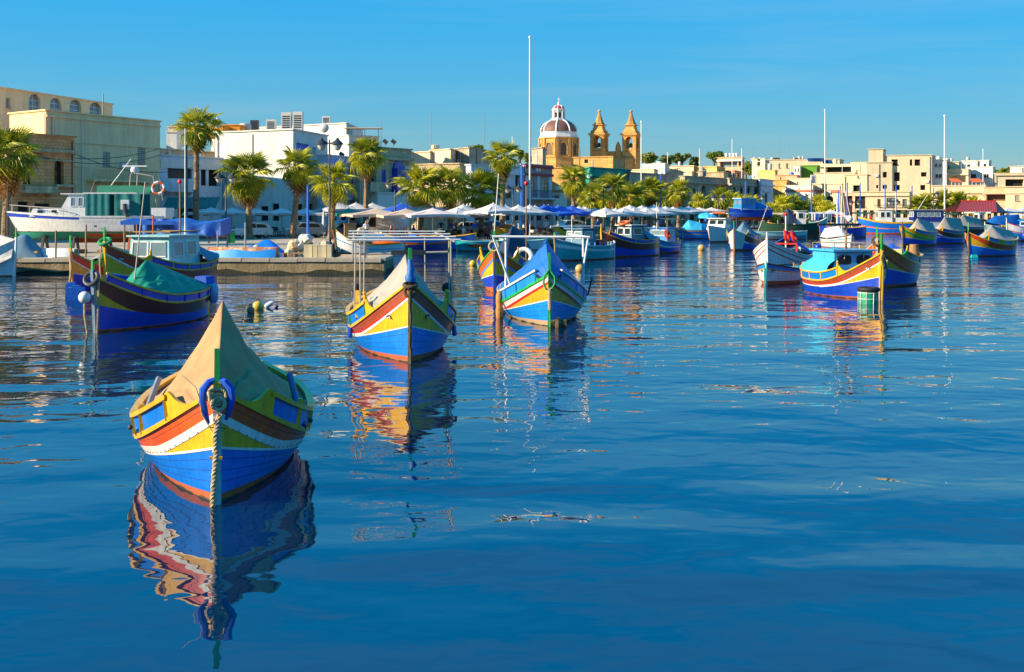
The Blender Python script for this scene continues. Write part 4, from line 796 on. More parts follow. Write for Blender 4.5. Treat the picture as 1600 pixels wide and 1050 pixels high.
# ================================================================== poles and lamps
def pole(px, d, ytop, r, m, name, label, cat, z0=QZ, ball=False, group=None, rtop=None):
    rt = thing(name, label, cat, (X(px, d), d, z0), group=group); H = ZY(ytop, d) - z0
    q = MB(); q.tube([(0, 0, 0), (0, 0, H * .5), (0, 0, H)], [r, r * .9, rtop or r * .7], 8); q.build('shaft', m, rt, smooth=True)
    q = MB(); q.lathe([(r * 2.2, 0), (r * 2.2, .05), (r * 1.3, .2)], 10); q.build('base_plate', m, rt)
    if ball: q = MB(); q.ball((0, 0, H), r * 1.4); q.build('finial', m, rt)
    return rt
pole(828, 150, 58, .13, WPIPE, 'flagpole', 'tallest white flagpole beside the church dome', 'flagpole', ball=True)
pole(1289, 196, 172, .10, WPIPE, 'flagpole', 'tall white flagpole over the terraced hill houses', 'flagpole', ball=True)
pole(1476, 186, 181, .13, WPIPE, 'flagpole', 'thick white mast in front of the date palms', 'mast', ball=True)
pole(1144, 205, 217, .08, WPIPE, 'flagpole', 'white flagpole in front of the modern block', 'flagpole')
pole(1159, 206, 232, .08, WPIPE, 'flagpole', 'shorter white flagpole at the modern block edge', 'flagpole')
pole(1002, 172, 190, .10, WPIPE, 'flagpole', 'white flagpole against the right belfry', 'flagpole', ball=True)
pole(1093, 210, 232, .08, WPIPE, 'flagpole', 'thin white flagpole between ochre house and trees', 'flagpole'); pole(1043, 215, 238, .08, WPIPE, 'flagpole', 'short white flagpole in front of the middle tree', 'flagpole')
pole(800.5, 182, 213, .07, WPIPE, 'flagpole', 'thin white pole left of the tallest flagpole', 'flagpole'); pole(1536, 215, 232, .08, WPIPE, 'flagpole', 'white camera pole over pinkish white block', 'mast')
for px, yt, d, z0_, lab in [(595.5, 186, 165, 9, 'lattice antenna on the terrace house'), (673.5, 175, 165, 10, 'tall thin antenna on the cream roof house'), (757, 176, 170, 9, 'thin antenna right of the stone parapet'), (1175, 222, 252, 10, 'antenna beside the stair tower'), (1218, 210, 262, 10, 'antenna on the long cream block'), (1233, 222, 262, 10, 'second antenna on the long cream block'), (1501, 222, 243, 10, 'antenna on the pale flat'), (1594, 226, 255, 10, 'antenna on white far house'), (1509, 240, 243, 10, 'short chimney pipe on upper white block'), (1400, 236, 231, 10, 'tiny antenna on the biggest cream block'), (161, 146, 128, 9, 'white pipe on the roof of the cream house')]:
    pole(px, d, yt, .045 if 'pipe' not in lab else .09, GRMET, 'antenna', lab, 'antenna', z0=z0_, group='roof antennas')
BP = [(481, 104, 290, 'blue banner pole left of the double lamp'), (815, 128, 255, 'tall blue banner pole beside the red trimmed house'), (1032, 160, 272, 'blue banner pole among the middle palms'), (1165, 182, 283, 'blue banner pole at the shaded houses'), (1149, 170, 308, 'short blue pole behind blue cabin boat'), (1268, 190, 281, 'leaning blue banner pole over the palm cluster'),
      (1324, 188, 285, 'first blue pole before the dark alcove'), (1344, 189, 286, 'second blue pole before the dark alcove'), (1383, 190, 288, 'blue pole before the French windows'), (1400, 191, 290, 'blue pole right of the French windows'), (1425, 192, 290, 'blue pole beside the stout date palm'), (1310, 187, 297, 'short blue pole at the pink corner')]
for px, d, yt, lab in BP: pole(px, d, yt, .13 if d < 140 else .12, POLEB, 'banner_pole', lab, 'pole', group='blue banner poles', rtop=.1)
pole(291, 98, 226, .16, DKMET, 'utility_pole', 'dark utility pole behind the tallest palm', 'pole'); pole(12, 74, 283, .06, DKMET, 'utility_pole', 'thin dark post below the left edge palm', 'pole'); pole(905.5, 158, 232, .12, GRMET, 'utility_pole', 'grey utility pole in front of the church drum', 'pole')
BULB = glassmat('lamp_glass', (0.55, 0.52, 0.42), 0.1)
def lamp(px, d, ytop, hs, label, arms=2, rz=0.0):
    rt = thing('street_lamp', label, 'street lamp', (X(px, d), d, QZ), rz, group='double headed street lamps'); H = ZY(ytop, d) - QZ
    q = MB(); q.tube([(0, 0, 0), (0, 0, 1.1), (0, 0, 1.15), (0, 0, H)], [.14 * hs, .13 * hs, .09 * hs, .065 * hs], 10); q.build('post', DKMET if hs < 1.2 else mat('lamp_post_grey', (0.13, 0.15, 0.16), 0.45), rt, smooth=True)
    q = MB(); q.lathe([(.2 * hs, 0), (.2 * hs, .25), (.14 * hs, .35)], 10); q.build('base', DKMET, rt)
    for s_ in ((-1, 1) if arms == 2 else (1,)):
        a = .68 * hs; q = MB(); q.tube([(0, 0, H - .35 * hs), (s_ * a * .4, 0, H - .25 * hs), (s_ * a, 0, H + .05 * hs)], [.06 * hs, .055 * hs, .05 * hs], 6); arm = q.build('arm', DKMET, rt)
        q = MB(); c = (s_ * a, 0, H); q.lathe([(.56 * hs, -.42 * hs), (.54 * hs, -.38 * hs), (.36 * hs, -.20 * hs), (.16 * hs, -.02 * hs), (.1 * hs, .14 * hs)], 14, c); hd = q.build('shade', DKMET, arm, smooth=True)
        q = MB(); q.lathe([(.05 * hs, -.95 * hs), (.2 * hs, -.86 * hs), (.34 * hs, -.62 * hs), (.4 * hs, -.43 * hs)], 12, c); q.build('globe', BULB, arm, smooth=True)
    return rt
lamp(515, 66, 218, .68, 'nearest tall lamp with two bell shades on the pier end')
lamp(353, 104, 272, .9, 'double lamp between tallest palm and bushy palm'); lamp(617, 118, 282, .9, 'double lamp in front of the blue enclosed balcony'); lamp(802, 124, 290, .9, 'double lamp beside the blue banner pole'); lamp(1122, 160, 305, .9, 'double lamp by the ornate shaded house'); lamp(1336, 184, 313, .9, 'double lamp at dark alcove house'); lamp(1396, 185, 312, .9, 'double lamp before the French windows')
lamp(1459, 180, 300, .8, 'single lantern post left of the tall white mast', 1); lamp(1186, 180, 305, .8, 'single lantern at the pale corner house', 1); lamp(943, 142, 290, .8, 'single lantern among the palms at the teal house', 1)

# ================================================================== roof clutter
TANKM = mat('tank_grey', (0.45, 0.46, 0.44), 0.5, 0.2, 4); TANKB = paint('tank_blue', (0.02, 0.22, 0.55)); ACM = mat('ac_white', (0.62, 0.60, 0.55), 0.6)
def tank(px, d, ytop, ybot, wpx, label, m=None):
    z0_, z1 = ZY(ybot, d), ZY(ytop, d); r = wpx * d / F / 2; rt = thing('water_tank', label, 'water tank', (X(px, d), d, z0_), group='rooftop water tanks')
    q = MB(); h = z1 - z0_; q.lathe([(r * .9, 0), (r, h * .1), (r, h * .8), (r * .93, h * .88)], 14); q.build('drum', m or TANKM, rt, smooth=True); q = MB(); q.lathe([(r * .95, h * .88), (r * .5, h * .97), (r * .15, h)], 14); q.build('lid', m or TANKM, rt)
def acbox(px, d, ytop, ybot, wpx, label, m=None):
    z0_, z1 = ZY(ybot, d), ZY(ytop, d); w_ = wpx * d / F; h = z1 - z0_; rt = thing('air_conditioner', label, 'roof unit', (X(px, d), d, z0_), group='rooftop units')
    q = MB(); q.box((0, 0, h / 2), (w_, w_ * .8, h)); q.build('casing', m or ACM, rt); q = MB()
    for i in range(6): q.box((0, -w_ * .4 - .01, h * (.14 + .125 * i)), (w_ * .78, .03, h * .07))
    q.build('grille', DKMET, rt)
for a in [(340, 136, 184, 200, 7, 'round tank left on the orange roof structure'), (383, 150, 192, 207, 19, 'wide cream tank above the big white house'), (1135, 236, 239, 246, 5, 'first of four white tanks on the modern block', WHT), (1141, 236, 239, 246, 5, 'second of four white tanks on the modern block', WHT), (1146.5, 236, 239, 246, 5, 'third of four white tanks on the modern block', WHT), (1151, 236, 239, 246, 5, 'fourth of four white tanks on the modern block', WHT),
          (1179, 250, 245.5, 248, 5, 'left tank on the cream stair tower'), (1188, 250, 245.5, 248, 5, 'right tank on the cream stair tower'), (1203, 245, 255, 266, 7, 'grey tank above the yellow house'), (1249, 262, 244, 249, 5, 'first steel tank on the long cream block'), (1254.5, 262, 244, 249, 5, 'second steel tank on the long cream block'), (1237, 232, 269, 274, 8, 'bright blue tank on the low honey house', TANKB), (1217, 230, 275, 279, 8, 'round grey tank below the yellow house'),
          (1467, 238, 244, 250, 8, 'grey tank on the white flat'), (1480, 245, 247, 253.5, 6, 'left steel tank on the pale flat'), (1486.5, 245, 247, 253.5, 6, 'right steel tank on the pale flat'), (1512, 247, 245, 251, 6, 'tank on the upper white block'), (1489, 229, 274, 279.5, 7, 'white tank behind the left orange awning', WHT), (1305, 252, 248, 257, 7, 'cream tank on terraced house', W_PALE), (1062, 213, 252, 259.5, 5, 'tall steel tank on broad cream block'), (1030, 208, 252, 256, 8, 'white dome tank on white roof room', WHT), (680, 168, 226, 233.5, 14, 'whitewashed tank on the cream roof house', W_PALE)]: tank(*a)
for a in [(448, 150, 176, 203, 15, 'left tall louvred unit on the big white house'), (466, 150, 175, 203, 15, 'right tall louvred unit on the big white house'), (510, 165, 182, 193, 12, 'boxy white unit on the highest white house'), (424, 150, 187, 203, 14, 'grey duct unit on the big white house'), (398, 152, 188, 203, 12, 'dark solar unit on the big white house', DKMET), (1212, 250, 246, 249, 14, 'flat white unit on the long block'), (1198, 247, 249, 256, 8, 'pale unit right of the stair tower'), (1243, 262, 246, 249, 6, 'small unit on long cream block'), (1270, 214, 273, 287, 6, 'white stair hut over tan house'), (1398, 230, 292, 300, 5, 'grey box on stepped block'), (1449, 226, 286, 300, 6, 'grey duct on the biggest block side', GRMET), (1160, 228, 262, 266, 5, 'solar unit near pink house', DKMET)]: acbox(*a)
def roofbox(px0, px1, d, ytop, ybot, m, name, label, cat, dep=4):
    z0_, z1 = ZY(ybot, d), ZY(ytop, d); q = MB(); w_ = (px1 - px0) * d / F; q.box((0, 0, (z1 - z0_) / 2), (w_, dep, z1 - z0_)); q.box((0, 0, z1 - z0_ + .06), (w_ + .2, dep + .2, .12))
    o = q.build(name, m, None); o.location = (X((px0 + px1) / 2, d), d + dep / 2, z0_); tag(o, label, cat)
roofbox(268, 348, 142, 197, 214, W_ORAN, 'roof_room', 'orange painted roof room behind the tallest palm', 'roof room'); roofbox(345, 375, 146, 196, 208, W_ORAN, 'roof_room', 'smaller orange roof room on the white house', 'roof room'); roofbox(262, 277, 136, 199, 226, W_PALE, 'roof_room', 'cream chimney room left of the tallest palm', 'roof room'); roofbox(260, 276, 132, 207, 235, W_WHITE, 'roof_room', 'white stair room on the low terrace house', 'roof room', 2)
# satellite dish
rt = thing('satellite_dish', 'grey satellite dish above the double lamp', 'dish', (X(506.5, 146), 146, ZY(209, 146))); q = MB(); q.grid(lambda u, v: Vector((math.cos(u * 6.2832) * v * .62, -.25 + .2 * v * v, .75 + math.sin(u * 6.2832) * v * .62)), 20, 4); q.build('bowl', ACM, rt, smooth='all'); q = MB(); q.tube([(0, -.1, -.3), (0, -.1, .6)], .04, 6); q.tube([(0, -.2, .2), (0, -.7, .7)], .02, 5); q.build('bracket', GRMET, rt)
# pergola on the white terrace
rt = thing('pergola', 'light metal pergola on the white roof terrace', 'pergola', (X(570, 158), 158, ZY(213, 158)))
for x_ in (-2.2, 0, 1.9): q = MB(); q.bar((x_, 0, 0), (x_, 0, 1.05), .07); q.build('post', DKMET, rt)
q = MB(); q.box((-.3, 1, 1.15), (5.2, 2.6, .08)); q.build('roof_sheet', W_PALE, rt)
# solar panels
for i in range(5):
    d = 255; q = MB(); q.box((0, 0, 0), (1.9 if i < 3 else 1.2, 1.4, .06), M=Matrix.Rotation(R(32), 4, 'X')); q.tube([(0, .4, -.6), (0, .4, .1)], .04, 5); o = q.build('solar_panel', mat('solar_blue', (0.02, 0.05, 0.18), 0.2), None); o.location = (X(1246 + i * 6.5, d), d - 12.5, ZY(253.5 + (i > 2) * 3, d)); tag(o, ORD[i] + ' blue solar panel from the left above the green wall', 'solar panel', 'solar panels above the green wall')
# orange awnings, floodlights, awning
for px, w_, lab in ((1492, 19, 'left of two orange tiled awnings'), (1525, 21, 'right of two orange tiled awnings')):
    d = 216; rt = thing('awning', lab + ' on the cream terrace', 'awning', (X(px, d), d, ZY(291, d)), group='orange awnings'); W_ = w_ * d / F; q = MB(); q.add([(-W_ / 2, -1.2, .75), (W_ / 2, -1.2, .75), (W_ / 2 - .3, 1, 1.5), (-W_ / 2 + .3, 1, 1.5)], [(0, 1, 2, 3)]); q.build('canopy', mat('awning_orange', (0.70, 0.13, 0.02), 0.8, stretch=(6, 1, 1)), rt)
    for x_ in (-W_ / 2 + .1, -W_ / 6, W_ / 6, W_ / 2 - .1): q = MB(); q.bar((x_, -1.1, 0), (x_, -1.1, .75), .08); q.build('post', WPIPE, rt)
for px, d in ((602, 138), (615, 139.5), (534, 134)):
    rt = thing('floodlight', {602: 'left floodlight on the limestone parapet', 615: 'right floodlight on the limestone parapet', 534: 'floodlight on the bay window house roof'}[px], 'floodlight', (X(px, d), d, ZY(229 if px > 540 else 249, d)), group='roof floodlights'); q = MB(); q.bar((0, 0, 0), (0, 0, .35), .05); q.build('stand', DKMET, rt); q = MB(); q.box((0, 0, .6), (.6, .3, .45), M=Matrix.Rotation(R(35), 4, 'Y')); q.build('head', DKMET, rt)
rt = thing('shop_awning', 'dark green striped awning on the low white house', 'awning', (X(300, 122), 122, ZY(326, 122))); q = MB(); q.grid(lambda u, v: Vector((-2.6 + 5.2 * u, -v * 2.0 + u * 1.6, 1.25 - 1.25 * v + .03 * math.sin(u * 60))), 24, 3); q.build('canopy', TTEAL, rt); q = MB(); q.bar((-2.6, -2, 0), (2.6, -.4, 0), .06); q.build('front_bar', DKMET, rt)
rt = thing('stone_gate_cross', 'scalloped white terrace wall in front of brown boards', 'wall', (X(252, 121.4), 121.4, ZY(298, 121.4))); q = MB(); dd = 121.4 / F
prof = [(0, 17), (8, 17), (14, 13), (16, 10), (22, 9), (28, 7), (32, 3), (34, 0)]
vs = [(x_ * dd, x_ * .06, y_ * dd) for x_, y_ in prof] + [(0, 0, 0)]; q.poly(vs); q.poly([(x, y + .2, z) for x, y, z in vs][::-1])
for a, c in zip(vs, vs[1:]): q.poly([a, c, (c[0], c[1] + .2, c[2]), (a[0], a[1] + .2, a[2])])
rt.name = 'terrace_wall'; q.build('panel', W_BLUEW, rt)

# slack cables strung between the left houses
for i, (pa, pb, da, db, ya, yb, lab) in enumerate([(20, 250, 96, 119, 231, 232, 'slack dark cable across the limestone house and cream house'), (30, 252, 96.5, 119, 236, 242, 'lower slack cable across the limestone house front'), (116, 300, 102, 118, 240, 262, 'cable from the cream house to the utility pole')]):
    q = MB(); a = Vector((X(pa, da), da, ZY(ya, da))); c = Vector((X(pb, db), db, ZY(yb, db))); q.tube([a.lerp(c, k / 12) - Vector((0, 0, 1.0 * 4 * (k / 12) * (1 - k / 12))) for k in range(13)], .03, 4); o = q.build('cable', DKMET); tag(o, lab, 'cable', 'overhead cables')
# ================================================================== parasols
UMB = {}
def parasol(px, d, yapex, hw, m, label, rz=0.0, valance=.22, rise=None, group='parasols of the quay restaurants'):
    rt = thing('parasol', label, 'parasol', (X(px, d), d, QZ), rz, group=group); H = ZY(yapex, d) - QZ; rs = .8 if rise is None else rise
    H = max(2.75, min(3.6, H)); hw *= 1.1; rg = random.Random(int(px * 5))
    q = MB(); cs_ = [(-hw, -hw), (hw, -hw), (hw, hw), (-hw, hw)]; N = 6
    for k in range(4):
        a, c = cs_[k], cs_[(k + 1) % 4]
        def fn(u, v, a=a, c=c):
            x = a[0] + (c[0] - a[0]) * u; y = a[1] + (c[1] - a[1]) * u; sag = .10 * math.sin(math.pi * u) * v * v - .12 * math.sin(math.pi * v) * (1 - .4 * math.sin(math.pi * u)); return Vector((x * v, y * v, H - rs * v + sag))
        q.grid(fn, N, 5)
        q.grid(lambda u, v, a=a, c=c: Vector(((a[0] + (c[0] - a[0]) * u) * 1.005, (a[1] + (c[1] - a[1]) * u) * 1.005, H - rs + .10 * math.sin(math.pi * u) - valance * v * (1 + .12 * math.sin(u * 25)))), 12, 1)
    q.build('canopy', m, rt)
    q = MB(); q.tube([(0, 0, 0), (0, 0, H + .05)], .04, 6); q.build('pole', WPIPE, rt)
    q = MB(); q.box((0, 0, .05), (.7, .7, .1)); q.build('base', GRMET, rt)
    q = MB()
    for a in cs_: q.bar((0, 0, H - .12), (a[0] * .97, a[1] * .97, H - rs - .04), .03)
    q.build('ribs', GRMET, rt)
    return rt
def rowlabel(m, i, extra): return {TWHT: 'white', TBLU: 'blue', TROY: 'royal blue', TBEI: 'beige', TPINK: 'pinkish', TGRN: 'green', TSTEEL: 'pale blue'}[m] + ' square parasol, ' + ORD[i] + ' ' + extra
big = [(588, 103, 325, 2.5, TBEI), (634, 101, 326, 2.4, TBEI), (676, 100, 325, 2.4, TPINK)]
for i, (px, d, ya, hw, m) in enumerate(big): parasol(px, d, ya, hw, m, ['wide beige parasol nearest the green parasol', 'wide beige parasol with brown underside over the pier boats', 'wide pinkish parasol left of the three bushy palms'][i], R(20), rise=.62)
rowA = [(660, 112, 317, 1.7, TWHT), (715, 104, 324, 1.9, TWHT), (724, 110, 319, 1.6, TWHT), (748, 118, 319, 1.5, TWHT), (771, 102, 317, 1.75, TWHT), (790, 112, 320, 1.6, TWHT), (810, 106, 320, 1.7, TWHT), (828, 109, 320, 1.7, TWHT)]
for i, (px, d, ya, hw, m) in enumerate(rowA): parasol(px, d, ya, hw, m, rowlabel(m, i, 'in the row from bushy palms to blue pole'), R(28 + (i * 37) % 20))
rowB = [(836, 128, 321, 1.6, TWHT), (850, 128, 320, 1.5, TROY), (857, 118, 320, 1.7, TROY), (872, 124, 321, 1.6, TROY), (878, 116, 322, 1.6, TROY), (893, 121, 321, 1.7, TROY)]
for i, (px, d, ya, hw, m) in enumerate(rowB): parasol(px, d, ya, hw, m, rowlabel(m, i, 'in the blue cluster right of the blue pole'), R(30 + (i * 31) % 20))
rowC = [(905, 126, 322, 1.5), (915, 132, 323, 1.5), (930, 124, 325, 1.5), (946, 121, 324, 1.8), (962, 131, 325, 1.6), (975, 128, 324, 1.7), (984, 137, 320, 1.7), (990, 131, 325, 1.7), (1003, 140, 321, 1.7), (1010, 134, 324, 1.7), (1022, 142, 320, 1.7), (1027, 138, 324, 1.7), (1040, 146, 322, 1.7), (1052, 148, 323, 1.8), (1064, 152, 323, 1.8), (1076, 153, 322, 1.8)]
for i, (px, d, ya, hw) in enumerate(rowC): parasol(px, d, ya, hw, TWHT, rowlabel(TWHT, i, 'of the long white row towards the pink pair'), R(34 + (i * 29) % 16))
for i, (px, d) in enumerate([(1093, 156), (1112, 160)]): parasol(px, d, 324, 2.0, TPINK, ['left', 'right'][i] + ' pinkish parasol at the far end of the white row', R(20), rise=.6)
rowD = [(330, 116), (362, 117), (398, 118), (440, 119), (477, 120)]
for i, (px, d) in enumerate(rowD): parasol(px, d, 324 + i * .4, 2.3, TWHT, ORD[i] + ' of five white parasols shaded by the white houses', R(8), rise=.6, group='shaded parasols by the white houses')
for i, (px, d, m) in enumerate([(530, 122, TWHT), (556, 123, TWHT), (582, 126, TWHT), (627, 122, TROY), (651, 124, TROY), (668, 126, TROY)]): parasol(px, d, 316 + i * .5, 1.9, m, ['white shaded parasol behind the lamp post', 'white shaded parasol behind the green one', 'white shaded parasol behind the tall palm', 'first royal blue parasol under the lantern annex', 'second royal blue parasol before the bushy palms', 'third royal blue parasol before the bushy palms'][i], R(30), group='shaded parasols by the annex')
parasol(545, 108, 325, 1.5, TGRN, 'small green parasol with scalloped edge behind the pier', R(25), rise=.55)
for i, (px, d) in enumerate([(1574, 182), (1598, 184), (1538, 186)]): parasol(px, d, 324, 2.2, TWHT, ['white parasol right of the red market roof', 'white parasol at the right picture edge', 'white parasol glimpsed under the market roof'][i], R(20), group='market parasols')
for i, (px, d) in enumerate([(266, 110), (271, 111), (506, 114), (784 + 184, 140)]):
    o = MB(); o.lathe([(.1, .9), (.22, 1.1), (.16, 1.9), (.08, 2.6), (.03, 2.75)], 8); o.tube([(0, 0, 0), (0, 0, 1)], .03, 5); p = o.build('closed_parasol', TSTEEL if i < 2 else TWHT); p.location = (X(px, d), d, QZ); tag(p, ['furled pale blue parasol at the cream house corner', 'second furled pale blue parasol beside the awning', 'furled white parasol behind the double lamp post', 'furled white parasol amid the long white row'][i], 'parasol')

# market tents and the red market roof
rt = thing('market_shelter', 'open market shelter with red pitched metal roof', 'shelter', (X(1530, 178), 178, QZ))
hw_, dp = 4.2, 4.0; zr, ze = ZY(314, 178) - QZ, ZY(331, 178) - QZ
RRED = mat('red_metal_roof', (0.40, 0.06, 0.055), 0.55, 0.15, 3, stretch=(1, 1, 1)); q = MB()
A_ = [(-4.9, -3.4, ze), (1.3, -3.4, ze), (2.6, 0.2, zr), (-2.6, .2, zr)]; q.poly(A_); q.poly([(1.3, -3.4, ze), (4.6, 1.0, ze + .1), (2.6, .2, zr)][::1]); q.poly([(-2.6, .2, zr), (2.6, .2, zr), (4.6, 4.0, ze), (-4.9, 4.0, ze)]); q.build('roof', RRED, rt)
q = MB()
for i in range(24): u = i / 23; a = Vector(A_[0]).lerp(Vector(A_[1]), u); c = Vector(A_[3]).lerp(Vector(A_[2]), u); q.bar(a + Vector((0, 0, .03)), c + Vector((0, 0, .03)), .05, .05)
q.build('roof_seams', RRED, rt); q = MB(); q.bar((-2.7, .2, zr + .04), (2.7, .2, zr + .04), .22, .12); q.build('ridge_cap', BRED, rt)
for x_, y_ in ((-4.6, -3.1), (-1.6, -3.1), (1.2, -3.1), (4.3, 1), (-4.6, 3.6), (4.3, 3.6)): q = MB(); q.bar((x_, y_, 0), (x_, y_, ze), .14); q.build('post', DKMET, rt)
q = MB(); q.bar((1.3, -3.3, ze), (4.5, 1, ze), .1); q.bar((1.3, -3.3, ze), (2.6, .2, zr), .1); q.bar((4.5, 1, ze), (2.6, .2, zr), .1); q.build('truss', DKMET, rt)
for i, (px0, px1, d, yt, m, lab) in enumerate([(1196, 1262, 172, 335, TBEI, 'flat beige market canopy behind the green boat'), (1262, 1316, 173, 334, TWHT, 'flat white market canopy with hanging clothes'), (1284, 1314, 171, 338, mat('awning_red', (0.65, 0.03, 0.05), .7), 'low red market canopy edge with white cloths'), (1330, 1418, 177, 334, TDGR, 'long dark green market canopy behind the fishing vessel'), (1440, 1492, 176, 335, TDGR, 'dark green canopy left of the red roof'), (1574, 1606, 177, 337, TWHT, 'white canopy strip at the right edge')]):
    H = ZY(yt, d) - QZ; w_ = (px1 - px0) * d / F; rt = thing('market_canopy', lab, 'canopy', (X((px0 + px1) / 2, d), d, QZ), group='market canopies'); q = MB(); q.grid(lambda u, v: Vector(((u - .5) * w_, (v - .5) * 3.0, H + .25 - .5 * abs(v - .5) - .06 * math.sin(u * 30) * abs(v - .5))), 20, 6); q.build('roof_cloth', m, rt)
    for x_ in (-.48, -.16, .16, .48):
        for y_ in (-1.4, 1.4): q = MB(); q.bar((x_ * w_, y_, 0), (x_ * w_, y_, H), .06); q.build('post', WPIPE, rt)
rt = thing('market_tent', 'grey white pitched tent beside the pink corner', 'tent', (X(1303, 180), 180, QZ)); q = MB(); H = ZY(327, 180) - QZ; q.add([(-2, -2, H - 1.2), (2, -2, H - 1.2), (2, 2, H - 1.2), (-2, 2, H - 1.2), (-.6, 0, H)], [(0, 1, 4), (1, 2, 4), (2, 3, 4), (3, 0, 4)]); q.build('roof_cloth', TWHT, rt)
for x_, y_ in ((-1.9, -1.9), (1.9, -1.9), (1.9, 1.9), (-1.9, 1.9)): q = MB(); q.bar((x_, y_, 0), (x_, y_, H - 1.2), .07); q.build('post', WPIPE, rt)
# hanging cloths on market lines
for i in range(16):
    px = 1264 + i * 3.4 if i < 12 else 1360 + (i - 12) * 9; d = 169.5 + (i % 2) * .4; q = MB(); W_ = .34 + .1 * (i % 3); q.grid(lambda u, v: Vector(((u - .5) * W_, .05 * math.sin(u * 9 + i), 2.05 - v * (1.0 + .3 * (i % 2)))), 5, 4)
    o = q.build('hanging_cloth', [TSTEEL, TNAV, TWHT, TSTEEL, TROY][i % 5] if i < 12 else [BRED, YEL, SKYB, ORG][i - 12]); o.location = (X(px, d), d, QZ); tag(o, ['pale blue', 'navy', 'white', 'grey blue', 'royal blue'][i % 5] + ' cloth hanging ' + ORD[i] + ' along the market canopy' if i < 12 else ['red', 'yellow', 'sky blue', 'orange'][i - 12] + ' market cloth hanging behind the fishing vessel', 'cloth', 'goods hanging in the market')

# ================================================================== tables, chairs, people on the quay
TCLO = mat('table_orange', (0.55, 0.22, 0.06), .8); TPK = mat('table_pink', (0.60, 0.42, 0.36), .8)
def table_proto(name, m):
    rt = thing(name, '', 'table'); q = MB(); q.box((0, 0, .74), (.9, .9, .04)); q.box((0, 0, .63), (.92, .92, .20), taper=.99); q.build('table_top', m, rt)
    for x_, y_ in ((-.38, -.38), (.38, -.38), (.38, .38), (-.38, .38)): q = MB(); q.bar((x_, y_, 0), (x_, y_, .72), .04); q.build('leg', DKMET, rt)
    return rt
def chair_proto(m):
    rt = thing('cafe_chair', '', 'chair'); q = MB(); q.box((0, 0, .45), (.42, .42, .04)); q.build('seat', m, rt); q = MB(); q.box((0, .2, .72), (.42, .04, .36), M=Matrix.Rotation(R(-8), 4, 'X')); q.build('backrest', m, rt)
    for x_, y_ in ((-.18, -.18), (.18, -.18), (.18, .18), (-.18, .18)): q = MB(); q.bar((x_, y_, 0), (x_, y_, .44), .035); q.build('leg', m, rt)
    return rt
tps = [table_proto('cafe_table', TCLO), table_proto('cafe_table', TPK), table_proto('cafe_table', TWHT)]; cps = [chair_proto(DWOOD), chair_proto(WPIPE), chair_proto(mat('chair_black', (.015, .015, .018), .5))]
used = set(); rg = random.Random(11)
def place(pr, x, y, rz, label, group):
    o = pr if pr not in used else copy_tree(pr); used.add(pr); o.location = (x, y, QZ); o.rotation_euler = (0, 0, rz); o['label'] = label; o['group'] = group; return o
TSP = [(600, 101, 1, 2), (622, 101, 1, 2), (645, 101.5, 1, 2), (668, 101, 1, 2), (690, 101, 0, 2), (712, 102, 0, 2), (733, 102, 0, 2), (748, 103, 0, 0), (765, 103, 0, 1), (783, 104, 0, 0), (800, 104.5, 2, 1), (838, 108, 2, 0), (855, 109, 2, 0), (872, 111, 2, 2), (905, 115, 2, 0), (925, 118, 2, 2), (945, 121, 0, 1), (968, 124, 0, 0), (1000, 130, 0, 1), (1030, 135, 2, 0), (345, 114, 2, 2), (385, 115, 2, 2), (425, 116, 2, 2), (470, 117, 2, 2)]
for i, (px, d, tk, ck) in enumerate(TSP):
    x, y = X(px, d), d + 1.2; place(tps[tk], x, y, R(20), ORD[i] + ' ' + ['orange clothed', 'pink clothed', 'white clothed'][tk] + ' cafe table counted along the quay from the pier', 'cafe tables')
    for k in range(3):
        a = R(20 + 90 * k + 180); place(cps[ck], x + math.sin(-a) * .75, y + math.cos(a) * .75, a, ['brown wooden', 'white', 'black'][ck] + ' cafe chair at a table under the parasols', 'cafe chairs ' + str(ck))
